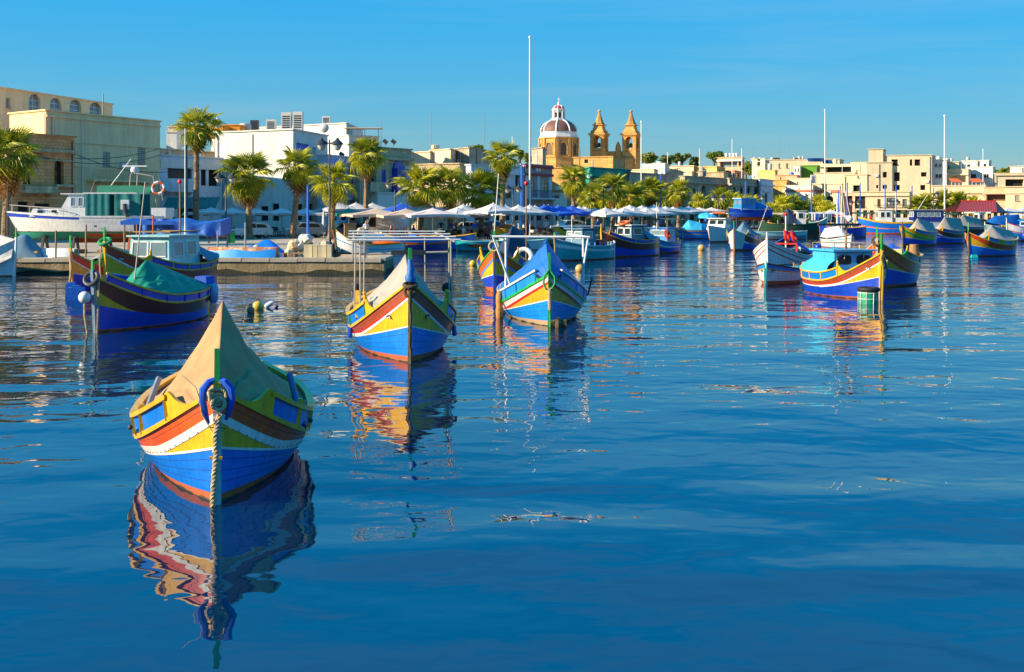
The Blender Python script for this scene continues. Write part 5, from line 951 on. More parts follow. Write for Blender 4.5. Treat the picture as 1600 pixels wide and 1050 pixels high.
def person_mesh(pose):
    """one continuous skinned body"""
    J = {'pel': (0, 0, .93, .135), 'sp': (0, 0, 1.15, .13), 'ch': (0, -.01, 1.36, .155), 'ne': (0, -.01, 1.50, .06), 'hd0': (0, -.02, 1.58, .085), 'hd': (0, -.02, 1.68, .105), 'hdt': (0, -.01, 1.75, .06)}
    E = [('pel', 'sp'), ('sp', 'ch'), ('ch', 'ne'), ('ne', 'hd0'), ('hd0', 'hd'), ('hd', 'hdt')]
    for s_, n in ((-1, 'l'), (1, 'r')):
        if pose == 'sit':
            leg = [(.10 * s_, -.02, .88 - .0, .11), (.13 * s_, -.42, .86, .075), (.13 * s_, -.44, .46, .055), (.13 * s_, -.56, .42, .04)]; arm = [(.2 * s_, -.01, 1.42, .06), (.24 * s_, -.06, 1.16, .048), (.16 * s_, -.3, 1.14, .038), (.12 * s_, -.38, 1.16, .035)]
        elif pose == 'walk':
            f = .22 * s_; leg = [(.10 * s_, 0, .86, .105), (.11 * s_, -f * .8, .50, .072), (.11 * s_, -f * 1.1 + (.12 if s_ < 0 else 0), .09, .05), (.11 * s_, -f * 1.1 - .13 + (.12 if s_ < 0 else 0), .045, .04)]; arm = [(.2 * s_, -.01, 1.42, .06), (.25 * s_, f * .5, 1.15, .048), (.24 * s_, f * .9 - .1, .92, .038), (.23 * s_, f - .14, .84, .035)]
        else:
            leg = [(.10 * s_, 0, .86, .105), (.11 * s_, -.02, .50, .072), (.11 * s_, .01, .09, .05), (.12 * s_, -.13, .045, .04)]; arm = [(.2 * s_, -.01, 1.42, .06), (.26 * s_, .02, 1.15, .048), (.25 * s_, -.07, .92, .038), (.24 * s_, -.1, .83, .035)]
        for i, p in enumerate(leg): J[n + 'l%d' % i] = p
        for i, p in enumerate(arm): J[n + 'a%d' % i] = p
        E += [('pel', n + 'l0')] + [(n + 'l%d' % i, n + 'l%d' % (i + 1)) for i in range(3)] + [('ch', n + 'a0')] + [(n + 'a%d' % i, n + 'a%d' % (i + 1)) for i in range(3)]
    ks = list(J); me = bpy.data.meshes.new('person'); me.from_pydata([J[k][:3] for k in ks], [(ks.index(a), ks.index(c)) for a, c in E], [])
    o = bpy.data.objects.new('person_tmp', me); COL.objects.link(o); md = o.modifiers.new('s', 'SKIN'); 
    for i, k in enumerate(ks): r = J[k][3]; me.skin_vertices[0].data[i].radius = (r, r * .8 if k in ('pel', 'sp', 'ch') else r)
    me.skin_vertices[0].data[0].use_root = True; ss = o.modifiers.new('u', 'SUBSURF'); ss.levels = 1; ss.render_levels = 1
    dg = bpy.context.evaluated_depsgraph_get(); m2 = bpy.data.meshes.new_from_object(o.evaluated_get(dg)); bpy.data.objects.remove(o); return m2
PM = {p: person_mesh(p) for p in ('stand', 'walk', 'sit')}
SKIN = mat('skin', (0.42, 0.22, 0.13), .6, .1); 
def person(px, d, pose, shirt, legs, hair, label, rz=0.0, dz=0.0):
    me = PM[pose].copy(); me.name = 'person'; me.materials.clear()
    for m in (SKIN, shirt, legs, hair): me.materials.append(m)
    hz = .9 if pose != 'sit' else .95
    for p in me.polygons:
        c = p.center; r = math.hypot(c.x, 0)
        if c.z > 1.70 or (c.z > 1.58 and c.y > .03): p.material_index = 3
        elif c.z > 1.49: p.material_index = 0
        elif r > .215 and c.z < 1.14 and c.z > .7 and pose != 'sit': p.material_index = 0
        elif c.z > 1.0 and c.y > -.28: p.material_index = 1
        elif pose == 'sit' and c.y < -.28 and c.z > 1.05: p.material_index = 0
        elif c.z > .48: p.material_index = 2
        else: p.material_index = 2 if pose != 'walk' else 0
        p.use_smooth = True
    o = link('person', me); o.location = (X(px, d), d, QZ + dz + (-.42 if pose == 'sit' else 0)); o.rotation_euler = (0, 0, rz); tag(o, label, 'person', 'people on the quay'); return o
CB = mat('cloth_blue', (.02, .12, .55), .8); CW = mat('cloth_white', (.7, .68, .64), .8); CK = mat('cloth_dark', (.02, .02, .03), .8); CR = mat('cloth_red', (.5, .05, .03), .8); CJ = mat('cloth_jeans', (.05, .08, .18), .8); CT = mat('cloth_tan', (.4, .28, .16), .8); HB = mat('hair_brown', (.06, .03, .015), .7); HW = mat('hair_grey', (.45, .42, .36), .7); HK = mat('hair_dark', (.02, .015, .01), .7); CO = mat('cloth_orange', (.6, .2, .05), .8)
for a in [(705, 103, 'walk', CB, CW, HW, 'person in blue shirt and pale shorts walking beside the tables', R(40)), (689, 108, 'stand', CK, CJ, HK, 'person in dark clothes standing behind the walker', 0), (713, 108, 'stand', CR, CK, HB, 'person in dark red top standing under the white parasols', 1), (646, 103, 'sit', CB, CJ, HB, 'person in blue seated at a pink table', R(60)), (803, 112, 'stand', CW, CB, HK, 'person in white shirt by the orange cabinet', .4),
          (853, 112, 'stand', CW, CT, HW, 'person in white with grey hair beside blue parasols', .3), (864, 112, 'sit', CW, CT, HB, 'person in white seated below blue parasols', -.4), (886, 116, 'sit', CB, CK, HB, 'person in blue seated below the last blue parasol', .5), (895, 116, 'stand', CO, CT, HB, 'person in orange top near the last blue parasol', .2), (912, 119, 'sit', CR, CK, HK, 'person in red seated behind turquoise boat', .8), (832, 111, 'sit', CK, CK, HK, 'person in black seated at the white table', 0), (824, 112, 'stand', CB, CK, HK, 'person in blue standing by the cabinet', 1.2),
          (957, 124, 'stand', CO, CJ, HB, 'person in orange standing under the tall parasol', 0), (1103.5, 150, 'stand', CB, CK, HK, 'person in blue shirt beside the sky blue umbrella', 0), (1097, 148, 'walk', CK, CK, HK, 'person in black beside the sky blue umbrella', .6), (1191, 170, 'stand', CW, CT, HB, 'person in white at the market behind the green boat', 0), (1202, 170, 'stand', CW, CR, HB, 'person in white and red at the market', .5), (1080, 146, 'sit', CO, CJ, HB, 'person in orange seated near the blue barge', 0), (1500, 172, 'stand', CR, CJ, HK, 'person in red under the red market roof', 0), (1513, 172, 'stand', CW, CJ, HB, 'person in white under the red market roof', .7), (1546, 172, 'stand', CK, CK, HK, 'person in black under the red market roof', 0), (572, 99, 'stand', CW, CJ, HB, 'person in white beside the wide beige parasol', .3), (611, 100, 'sit', CR, CJ, HW, 'person in red seated at the second pink table', 1.2), (634, 104, 'sit', CW, CK, HB, 'person in white seated under the beige parasol', .2), (661, 100.5, 'sit', CO, CJ, HB, 'person in orange seated at the fourth pink table', 2.0), (724, 101, 'sit', CW, CJ, HB, 'person in white seated at an orange table', 1.0), (742, 101.5, 'stand', CB, CT, HB, 'person in blue and tan standing at the orange tables', .5), (758, 102, 'sit', CR, CK, HK, 'person in red seated before the third bushy palm', 2.4), (818, 106, 'walk', CW, CJ, HW, 'person in white walking past the quay rail', 1.4), (843, 107.5, 'sit', CR, CT, HB, 'person in red seated under the first blue parasols', .7), (878, 111, 'stand', CW, CJ, HB, 'person in white standing at the blue cluster edge', .1), (934, 119, 'stand', CB, CT, HB, 'person in blue beside the tall can buoy', .9), (976, 125, 'sit', CW, CK, HK, 'person in white seated in the long white row', .4), (1014, 130, 'stand', CR, CJ, HB, 'person in red standing in the long white row', .2), (1050, 137, 'walk', CW, CJ, HW, 'person in white walking near the blue barge', 1.1), (1225, 166, 'stand', CB, CT, HB, 'person in blue on the far concrete edge', .3), (1352, 172, 'stand', CO, CK, HB, 'person in orange at the market goods', .3), (1440, 172, 'stand', CW, CT, HB, 'person in white left of the red market roof', .3), (212, 82, 'sit', CO, CO, HK, 'person in orange crouched below the land cruiser hull', R(-60))]: person(*a)
# cabinet, red stools, planter things on the quay
for px, d, lab, m, sz in [(792, 105, 'orange wooden serving cabinet under the white parasols', TCLO, (.9, .6, 1.3)), (547, 95, 'brown wooden menu stand behind the white boat', WOOD, (1.0, .5, 1.5)), (361, 93, 'bright green litter bin beside the park bench', GRN, (.65, .5, .8)), (597.5, 100, 'brown wooden crate beside the cafe tables', WOOD, (.7, .6, .55)), (1532, 166, 'tan timber crate at the red market roof', WOOD, (1.3, .9, 1.2))]:
    rt = thing('cabinet' if 'bin' not in lab else 'litter_bin', lab, 'cabinet' if 'bin' not in lab else 'bin', (X(px, d), d, QZ), R(15)); q = MB(); q.box((0, 0, sz[2] / 2), sz, taper=.96); q.build('body', m, rt); q = MB(); q.box((0, 0, sz[2] + .03), (sz[0] + .08, sz[1] + .08, .06)); q.build('lid', m, rt)
for px, d, lab in [(783, 103.5, 'red cushion stool beside the yellow rowing boat'), (772, 106, 'smaller red stool behind the first one')]:
    rt = thing('stool', lab, 'stool', (X(px, d), d, QZ)); q = MB(); q.ball((0, 0, .95), .42, sz=.75); q.build('cushion', BRED, rt, smooth=True); q = MB(); q.lathe([(.3, 0), (.12, .1), (.1, .7)], 10); q.build('pedestal', DKMET, rt)
# park bench on pier
rt = thing('park_bench', 'dark slatted park bench on the left quay', 'bench', (X(342, 92), 92, QZ), R(180)); 
for i in range(3): q = MB(); q.box((0, -.12 + .14 * i, .44), (1.9, .11, .04)); q.build('seat_slat', DWOOD, rt); q = MB(); q.box((0, .24 + .02 * i, .58 + .13 * i), (1.9, .04, .1)); q.build('back_slat', DWOOD, rt)
for x_ in (-.8, .8): q = MB(); q.bar((x_, -.15, 0), (x_, -.15, .43), .06); q.bar((x_, .2, 0), (x_, .3, .9), .06); q.build('leg', DKMET, rt)
rt = thing('umbrella', 'open sky blue hand umbrella above quay barge', 'umbrella', (X(1104, 148), 148, QZ), 0); q = MB(); H = ZY(332, 148) - QZ; q.lathe([(1.55, H - .75), (1.3, H - .45), (.75, H - .15), (.05, H)], 8); q.build('canopy', TSKY, rt); q = MB(); q.tube([(0, 0, 0), (0, 0, H)], .03, 5); q.build('pole', WPIPE, rt)

# ================================================================== cars
def car(px, d, rz, m, label, van=False, sc=1.0):
    rt = thing('parked_car' if not van else 'parked_van', label, 'van' if van else 'car', (X(px, d), d, QZ), rz, group='cars parked behind the parasols')
    L_, W_, Hh = (3.9, 1.65, 1.5) if not van else (4.6, 1.8, 2.1)
    # side profile (x along length, front at -x)
    low = [(-L_ / 2, .35), (-L_ / 2 - .02, .62), (-L_ / 2 + .12, .80), (-L_ * .27, .93), (L_ * .46, .98), (L_ / 2, .80), (L_ / 2 - .02, .35)] if not van else [(-L_ / 2, .35), (-L_ / 2, .75), (-L_ / 2 + .2, .98), (-L_ * .36, 1.08), (L_ * .49, 1.1), (L_ / 2, .9), (L_ / 2, .35)]
    q = MB(); n = len(low)
    def ring(y, k): return [(x * (1 - k * .02), y, z - k * .03) for x, z in low]
    rings = [ring(-W_ / 2 + .08, 1), ring(-W_ / 2, 0), ring(W_ / 2, 0), ring(W_ / 2 - .08, 1)]
    vs = ring(-W_ / 2, 0) + ring(W_ / 2, 0); q.add(vs, [tuple(range(n)), tuple(range(2 * n - 1, n - 1, -1))] + [(i, n + i, n + (i + 1) % n, (i + 1) % n) for i in range(n)])
    body = q.build('body', m, rt, fix=True)
    cab = [(-L_ * .27, .92), (-L_ * .10, Hh - .05), (L_ * .25, Hh), (L_ * .40, Hh - .12), (L_ * .47, .97)] if not van else [(-L_ * .37, 1.06), (-L_ * .24, Hh - .08), (-L_ * .1, Hh), (L_ * .46, Hh - .02), (L_ * .49, 1.08)]
    q = MB(); k = len(cab); vs = [(x, -W_ / 2 + .06 + (.14 if z > 1.2 else 0), z) for x, z in cab] + [(x, W_ / 2 - .06 - (.14 if z > 1.2 else 0), z) for x, z in cab]
    q.add(vs, [tuple(range(k)), tuple(range(2 * k - 1, k - 1, -1))] + [(i, k + i, k + i + 1, i + 1) for i in range(k - 1)]); q.build('cabin', m, rt, fix=True)
    CG = GLASS
    def quad(pts, name): w_ = MB(); w_.poly(pts); w_.build(name, CG, rt)
    for s_ in (-1, 1):
        y0, y1 = s_ * (W_ / 2 - .045), s_ * (W_ / 2 - .185)
        xs = [(-.21, -.085, .06, .06), (.08, .08, .36, .28)] if not van else [(-.34, -.24, -.12, -.12)]
        for xa, xb, xc, xd in xs: quad([(L_ * xa, y0, 1.02), (L_ * xc, y0, 1.02), (L_ * xd, y1, Hh - .1), (L_ * xb, y1, Hh - .1)], 'side_window')
        for x_ in (-L_ * .31, L_ * .31):
            w_ = MB(); M = Matrix.Rotation(R(90), 3, 'X'); w_.torus((x_, s_ * (W_ / 2 - .08), .31), .23, .085, 16, 8, M); wh = w_.build('wheel', BLACK, rt, smooth=True)
            w_ = MB(); w_.tube([(x_, s_ * (W_ / 2 - .12), .31), (x_, s_ * (W_ / 2 - .02), .31)], .18, 10); w_.build('rim', GRMET, wh)
        w_ = MB(); w_.box((-L_ / 2 + .06, s_ * W_ * .34, .68), (.14, .32, .16)); w_.build('headlight', BULB, rt); w_ = MB(); w_.box((L_ / 2 - .03, s_ * W_ * .38, .76), (.1, .22, .22)); w_.build('tail_light', BRED, rt)
    a0, a1 = (cab[0], cab[1]); f = lambda t: (a0[0] + (a1[0] - a0[0]) * t - .012, a0[1] + (a1[1] - a0[1]) * t + .012)
    (xa, za), (xb, zb) = f(.1), f(.92); quad([(xa, -W_ * .42, za), (xa, W_ * .42, za), (xb, W_ * .36, zb), (xb, -W_ * .36, zb)], 'windscreen')
    w_ = MB(); w_.box((-L_ / 2 - .02, 0, .45), (.06, .52, .11)); w_.build('number_plate', WHT, rt); w_ = MB(); w_.box((-L_ / 2 - .01, 0, .58), (.05, .8, .1)); w_.build('grille', DKMET, rt)
CWH = paint('car_white', (.72, .72, .70), var=.05); CDK = paint('car_dark', (.03, .035, .045), var=.05); CSL = paint('car_silver', (.42, .44, .45), var=.05); CBL = paint('car_blue', (.03, .10, .22), var=.05)
car(391, 107, R(38), CWH, 'white hatchback parked facing the quay behind the bushy palm'); car(322, 105, R(4), CDK, 'dark car behind the blue tarpaulin shelter', sc=1); car(476, 110, R(20), CSL, 'silver car parked right of the blue banner pole'); car(596, 107, R(14), CWH, 'white van parked behind the beige parasols', True); car(540, 110, R(15), CBL, 'blue car behind the small green parasol'); car(728, 116, R(12), CSL, 'pale car behind the orange tables'); car(757, 118, R(10), CBL, 'dark blue car behind the third bushy palm'); car(888, 132, R(20), CWH, 'white car glimpsed below the last blue parasol'); car(258, 104, R(4), CBL, 'blue car behind the land cruiser stern')
# ================================================================== boats
def clamp(x, a=0.0, b=1.0): return max(a, min(b, x))
class Hull:
    """double ended (or transom) hull; local +Y runs aft from the stem, z = 0 is the waterline"""
    def __init__(s, L, B, zs, zm, ze, e=2.9, m=.52, p=2.9, p2=2.5, transom=0.0, rake=.12, flare=.2):
        s.L, s.B, s.zs, s.zm, s.ze, s.e, s.m, s.p, s.p2, s.tr, s.rake, s.flare = L, B, zs, zm, ze, e, m, p, p2, transom, rake, flare
    def edge(s, fm, zst, ex=None, fe=None):
        ex = ex or s.e; a = fm * s.zm; c = (fm if fe is None else fe) * s.ze
        def f(y):
            u = clamp(y / s.L)
            if u < s.m: return a + (zst - a) * (1 - u / s.m) ** ex
            return a + (c - a) * ((u - s.m) / (1 - s.m)) ** 2.2
        return f
    def sheer(s, y): return s.edge(1, s.zs)(y)
    def hb(s, y, z):
        u = y / s.L; q = z / max(.05, s.sheer(y)); qq = clamp(q, 0, 1.25)
        if u < .5: w = 1 - (1 - clamp(u / .5)) ** (s.p * (.66 + .34 * qq))
        else: w = 1 - (1 - s.tr) * clamp((u - .5) / .5) ** s.p2
        f = (1 - s.flare) + s.flare * qq ** .8 if q >= 0 else (1 - s.flare) * max(.0, 1 + z / .55) ** .6
        return max(.035, s.B / 2 * w * f)
    def pt(s, side, y, z, off=0.0):
        h = s.hb(y, z); dy = .02; dh = (s.hb(y + dy, z) - s.hb(max(0, y - dy), z)) / (2 * dy if y > dy else dy + y); n = Vector((1, -clamp(dh, -2.5, 2.5))).normalized()
        q = clamp(z / s.zs, -.4, 1.4); yy = y - s.rake * q * (1 - clamp(y / (s.L * .4))) ** 2
        return Vector((side * (h + n.x * off), yy + n.y * off, z))
    def ys(s, y0, y1, n): return [y0 + (y1 - y0) * (i / n) ** 1.35 for i in range(n + 1)]
    def strip(s, mb, y0, y1, n, f0, f1, nz=3, off=0.0):
        ys = s.ys(y0, y1, n)
        for sd_ in (-1, 1):
            rows = []
            for y in ys:
                a, c = f0(y), max(f0(y), f1(y)); rows.append([s.pt(sd_, y, a + (c - a) * j / nz, off) for j in range(nz + 1)])
            vs = [p for r in rows for p in r]; fs = []
            for i in range(n):
                if f1(ys[i]) - f0(ys[i]) < .002 and f1(ys[i + 1]) - f0(ys[i + 1]) < .002: continue
                for j in range(nz):
                    k = i * (nz + 1) + j; qd_ = (k, k + nz + 1, k + nz + 2, k + 1); fs.append(qd_ if sd_ > 0 else qd_[::-1])
            mb.add(vs, fs)
    def plate(s, mb, y0, y1, n, f0, f1, oo, oi, sides=(-1, 1), lean=0.0):
        """closed thin wall following the hull side between offsets oo (outer) and oi (inner)"""
        ys = s.ys(y0, y1, n)
        for sd_ in sides:
            rows = []
            for y in ys:
                a, c = f0(y), f1(y); le = lean * (c - s.sheer(y)); la = lean * (a - s.sheer(y))
                zc = lambda z: min(z, s.sheer(y) * 1.0)
                def P(z, o):
                    p = s.pt(sd_, y, min(z, s.sheer(y)), o); p.z = z; return p
                rows.append([P(a, oo + la), P(c, oo + le), P(c, oi + le), P(a, oi + la)])
            vs = [p for r in rows for p in r]; fs = []
            for i in range(n):
                for j in range(4):
                    k = i * 4; qd_ = (k + j, k + 4 + j, k + 4 + (j + 1) % 4, k + (j + 1) % 4); fs.append(qd_ if sd_ > 0 else qd_[::-1])
            fs.append((0, 1, 2, 3)); k = n * 4; fs.append((k + 3, k + 2, k + 1, k)); mb.add(vs, fs)

SEAM = mat('seam_dark_blue', (0.004, 0.03, 0.22), 0.6); SEAMC = mat('canvas_stitching', (0.24, 0.17, 0.09), 0.9); SEAM2 = mat('seam_dark_red', (0.16, 0.03, 0.01), 0.6)
class Boat:
    def __init__(s, name, label, px, wl=None, ang=0.0, d=None, z=0.0, cat='boat', group='moored fishing boats', seg=30, **hk):
        d = d or DW(wl); s.d = d; s.seg = seg
        s.root = thing(name, label, cat, (X(px, d), d, z), -R(ang), group=group); s.h = Hull(**hk); s.L = s.h.L
    def part(s, name, m, mb, parent=None, smooth=True, fix=False): return mb.build(name, m, parent or s.root, smooth, fix)
    def paint_hull(s, c, g1=.5, g2=.75, f1=.5, boot=.10, bandw=.075, line=True, rail=YEL, railh=.06, x1=2.2, x2=3.5, two=None):
        """c: dict of paints: hull, moustache, band, strake"""
        h, L, n = s.h, s.L, s.seg; zs, zm = h.zs, h.zm; y1 = L - .05
        e0 = h.edge(boot * 1.0, boot * zs * .9, 1.6); e1 = h.edge(f1, g1 * zs, x1); eu = h.edge(f1, g2 * zs, x2); e2 = lambda y: max(e1(y), eu(y))
        wb = bandw * zs; top = h.sheer; e3 = lambda y: min(top(y), e2(y) + wb * (.45 + .55 * clamp(1 - y / L * 1.6)))
        mb = MB(); h.strip(mb, 0, y1, n, lambda y: -.42, lambda y: -.02, 3, 0); h.strip(mb, 0, y1, n, lambda y: -.02, e0, 1, 0); s.part('bottom', c.get('boot', BOOT), mb)
        mb = MB(); h.strip(mb, 0, y1, n, lambda y: -.03, lambda y: .02 + .012 * math.sin(y * 9) + .01 * math.sin(y * 23), 1, .003); s.part('weed_line', SLIME, mb)
        mb = MB(); h.strip(mb, 0, y1, n, e0, e1, 4, 0); s.part('hull_side', c['hull'], mb)
        if c.get('moustache') and g2 > g1: mb = MB(); h.strip(mb, 0, y1, n, e1, e2, 4, 0); s.part('moustache_panel', c['moustache'], mb)
        if c.get('band'): mb = MB(); h.strip(mb, 0, y1, n, e2, e3, 2, .008); s.part('band', c['band'], mb)
        else: e3 = e2
        if two:                                                     # second narrow stripe above the band
            ea = e3; e3 = lambda y: min(top(y), ea(y) + .05 * zs); mb = MB(); h.strip(mb, 0, y1, n, ea, e3, 1, .012); s.part('stripe', two, mb)
        mb = MB(); h.strip(mb, 0, y1, n, e3, top, 4, 0); s.part('strake', c['strake'], mb)
        if line: mb = MB(); t_ = .022; h.strip(mb, 0, min(y1, L * .45), n, lambda y: e1(y) - t_, lambda y: e1(y) + t_ * .4, 1, .008); s.part('painted_line', c.get('line', WHT), mb)
        if rail: mb = MB(); h.plate(mb, .02, y1, n, lambda y: top(y) - railh * .5, lambda y: top(y) + railh * .5, .035, -.05); s.part('gunwale_rail', rail, mb, fix=True)
        s.e1, s.e2 = e1, e2
        if s.d < 62:                                                 # caulked plank seams
            for k, (fa, fb_, q, m_) in enumerate([(e0, e1, .25, SEAM), (e0, e1, .5, SEAM), (e0, e1, .75, SEAM), (e3, top, .5, SEAM2)]):
                f_ = lambda y, fa=fa, fb_=fb_, q=q: fa(y) + (fb_(y) - fa(y)) * q
                mb = MB(); h.strip(mb, 0.03, y1 - .1, n, f_, lambda y, f_=f_: f_(y) + .006, 1, .003); s.part('plank_seam', m_, mb)
    def deck(s, m, drop=.14, y0=.12):
        h = s.h; mb = MB(); ys = h.ys(y0, s.L - .12, s.seg); vs = []
        for y in ys:
            z = h.sheer(y) - drop; w_ = h.hb(y, z) - .02
            for k in range(5): x_ = -1 + k / 2; vs.append((x_ * w_, y - h.rake * clamp(z / h.zs) * (1 - clamp(y / (s.L * .4))) ** 2, z + .05 * (1 - x_ * x_)))
        mb.add(vs, [(i * 5 + k, i * 5 + k + 1, i * 5 + k + 6, i * 5 + k + 5) for i in range(s.seg) for k in range(4)]); return s.part('deck', m, mb)
    def stem(s, m, head=None, headm=None, w_=.09, over=.12, headw=.07, fw=.05):
        h = s.h; mb = MB(); N = 8; vs = []
        for i in range(N + 1):
            z = -.4 + (h.zs + over + .4) * i / N; q = clamp(z / h.zs, -.4, 1.4); y = -h.rake * q
            for x_, yy in ((-w_ / 2, y + .05), (-w_ / 2, y - fw), (w_ / 2, y - fw), (w_ / 2, y + .05)): vs.append((x_, yy, z))
        fs = [(i * 4 + k, i * 4 + (k + 1) % 4, i * 4 + 4 + (k + 1) % 4, i * 4 + 4 + k) for i in range(N) for k in range(4)] + [(3, 2, 1, 0), (N * 4, N * 4 + 1, N * 4 + 2, N * 4 + 3)]
        mb.add(vs, fs); st = s.part('stem', m, mb, smooth=False, fix=True); yb = -h.rake * 1.05
        if head: mb = MB(); mb.box((0, yb, h.zs + over + head / 2 - .002), (headw, headw, head), taper=.85); s.part('stem_head', headm or GRN, mb, st, False)
        return st
    def sternpost(s, m, over=.08):
        h = s.h; mb = MB(); mb.bar((0, s.L - .03, -.4), (0, s.L + .03, h.ze + over), .09, .12); s.part('sternpost', m, mb, smooth=False)
    def bulwark(s, y0, y1, ht, pm, rail, postm, npan=7, horn=True, hornm=None, plate_m=None, pieces=True, lean=.12, hornh=1.25, alt=None, ball=True):
        h = s.h; n = max(6, s.seg // 2); top = h.sheer; ys = [y0 + (y1 - y0) * i / npan for i in range(npan + 1)]
        if pieces:
            for i in range(npan):
                for sd_ in (-1, 1):
                    mb = MB(); h.plate(mb, ys[i] + .02, ys[i + 1] - .02, 4, lambda y: top(y) + .02, lambda y: top(y) + ht - .03, .0, -.03, (sd_,), lean); s.part('panel', (alt if alt and i % 2 else pm), mb, fix=True, smooth=False)
        else: mb = MB(); h.plate(mb, y0, y1, n, lambda y: top(y) + .02, lambda y: top(y) + ht - .03, 0, -.03, lean=lean); s.part('bulwark', pm, mb, fix=True)
        mb = MB(); h.plate(mb, y0 - .02, y1, n, lambda y: top(y) + ht - .045, lambda y: top(y) + ht + .012, .045, -.06, lean=lean); s.part('bulwark_rail', rail, mb, fix=True)
        for i in range(npan + 1):
            if not pieces and i % 2: continue
            for sd_ in (-1, 1):
                mb = MB(); a = h.pt(sd_, ys[i], top(ys[i]), .012); c = Vector(a); c.z += ht; c.x += sd_ * lean * ht; mb.bar(a, c, .055, .05); s.part('post', postm, mb, smooth=False)
        if horn:
            # yellow side plate sweeping from the stem up to a little horn
            yh = y0; pf = lambda y: top(y) + .03 + (ht * hornh - .03) * clamp((y - (yh - .42)) / .36) ** 2.2
            mb = MB(); h.plate(mb, .12, yh, 16, lambda y: top(y) + .005, pf, .012, -.035, lean=lean); s.part('bow_plate', plate_m or rail, mb, fix=True)
            for sd_ in ((-1, 1) if ball else ()):
                a = h.pt(sd_, yh, top(yh), -.01); a.z = top(yh) + ht * .8; c = Vector(a); c.z += ht * (hornh - .8) + .13; c.x += sd_ * lean * ht * 1.2; c.y -= .06
                mb = MB(); mb.tube([a, a.lerp(c, .6), c], [.05, .05, .03], 6); mb.ball(c, .045, 8, 6); s.part('horn', hornm or rail, mb)
    def tent(s, y0, yp, y1, zr0, zp, zr1, m, k=1.36, ht=.0, inset=.05, sag=.0, seed=0, name='tarpaulin', edge_drop=0.0, w_=1.0, nx=12, wr=.012, hy0=0.0):
        h = s.h; rg = random.Random(seed); n = 34 if s.d > 40 else 64; nx = nx if s.d > 40 else 26; mb = MB(); ph_ = [rg.uniform(0, 6.28) for _ in range(6)]; cre = [(rg.uniform(-.9, .9), rg.uniform(-.5, .5), rg.uniform(.4, 1.0), rg.uniform(.03, .07)) for _ in range(9)]
        def fn(u, v):
            y = y0 + (y1 - y0) * u; r = (zr0 + (zp - zr0) * ((y - y0) / (yp - y0)) ** .92) if y < yp else zp + (zr1 - zp) * ((y - yp) / (y1 - yp))
            x_ = 2 * v - 1; a = abs(x_); ez = h.sheer(y) + (-.06 + (ht + .06) * clamp((y - hy0 + .35) / .4)) - edge_drop; hw = max(.03, (h.hb(y, h.sheer(y)) - inset + .12 * ht) * w_)
            z = ez + (r - ez) * (1 - a) ** k
            z += wr * math.sin(9 * y + 7 * x_ + ph_[0]) * (1 - abs(2 * a - 1)) + wr * 1.4 * math.sin(3.1 * y - 6 * x_ + ph_[1]) * a * (1 - a) * 2 + wr * .6 * math.sin(23 * x_ * (1 + .2 * math.sin(y)) + ph_[2] + 2.2 * y) * a
            for c0, sl_, am, wd_ in cre:                             # pulled creases running down from the ridge
                z -= wr * 1.1 * am * math.exp(-((x_ - c0 - sl_ * (u - .3)) / wd_) ** 2) * min(1, 4 * (1 - a)) * min(1, 5 * a)
            z += wr * 1.2 * abs(math.sin(2.2 * y + 2.5 * a + ph_[3])) * a * (1.02 - a) * 2
            q = clamp(z / h.zs); return Vector((x_ * hw, y - h.rake * clamp(h.sheer(y) / h.zs) * (1 - clamp(y / (s.L * .4))) ** 2, z))
        mb.grid(fn, n, nx * 2); o = s.part(name, m, mb, smooth='all')
        return o
    def mast(s, x_, y, z0, z1, r, m, tilt=(0, 0), name='mast'): mb = MB(); mb.tube([(x_, y, z0), (x_ + tilt[0], y + tilt[1], z1)], [r, r * .75], 6); return s.part(name, m, mb)
    def cabin(s, y0, y1, w_, z0, z1, m, roofm=None, wins=2, front=2, winm=None, rake=.12, taper=.9, over=.12, frm=None):
        mb = MB(); a, c = w_ / 2, w_ / 2 * taper
        vs = [(-a, y0, z0), (a, y0, z0), (a, y1, z0), (-a, y1, z0), (-c, y0 + rake, z1), (c, y0 + rake, z1), (c, y1, z1), (-c, y1, z1)]
        mb.add(vs, [(0, 3, 2, 1), (4, 5, 6, 7), (0, 1, 5, 4), (1, 2, 6, 5), (2, 3, 7, 6), (3, 0, 4, 7)]); cab = s.part('cabin', m, mb, smooth=False)
        mb = MB(); mb.box((0, (y0 + y1) / 2 + rake / 2, z1 + .03), (w_ * taper + over * 2, y1 - y0 + over * 2, .07)); s.part('roof', roofm or m, mb, cab, False)
        za, zb = z0 + (z1 - z0) * .48, z0 + (z1 - z0) * .86
        X_ = lambda z: a + (c - a) * (z - z0) / (z1 - z0); Yf = lambda z: y0 + rake * (z - z0) / (z1 - z0)
        def win(pts, nrm):
            o = Vector(nrm); fb = MB(); P = [Vector(p) + o * .012 for p in pts]
            for p, q in zip(P, P[1:] + P[:1]): fb.bar(p, q, .05, .05)
            f = s.part('window', frm or WHT, fb, cab, False); pb = MB(); pb.poly([Vector(p) + o * .016 for p in pts]); s.part('pane', winm or GLASS, pb, cab, False)
        for sd_ in (-1, 1):
            for i in range(wins):
                ya = y0 + rake + (y1 - y0 - rake) * (.12 + .85 * i / wins); yb = ya + (y1 - y0 - rake) * .85 / wins * .72
                pts = [(sd_ * X_(za), ya, za), (sd_ * X_(za), yb, za), (sd_ * X_(zb), yb, zb), (sd_ * X_(zb), ya, zb)]; win(pts if sd_ > 0 else pts[::-1], (sd_, 0, 0))
        for i in range(front):
            xa = -.92 + 1.84 * (i + .08) / front; xb = -.92 + 1.84 * (i + .92) / front
            win([(xa * X_(za), Yf(za), za), (xb * X_(za), Yf(za), za), (xb * X_(zb), Yf(zb), zb), (xa * X_(zb), Yf(zb), zb)], (0, -1, 0))
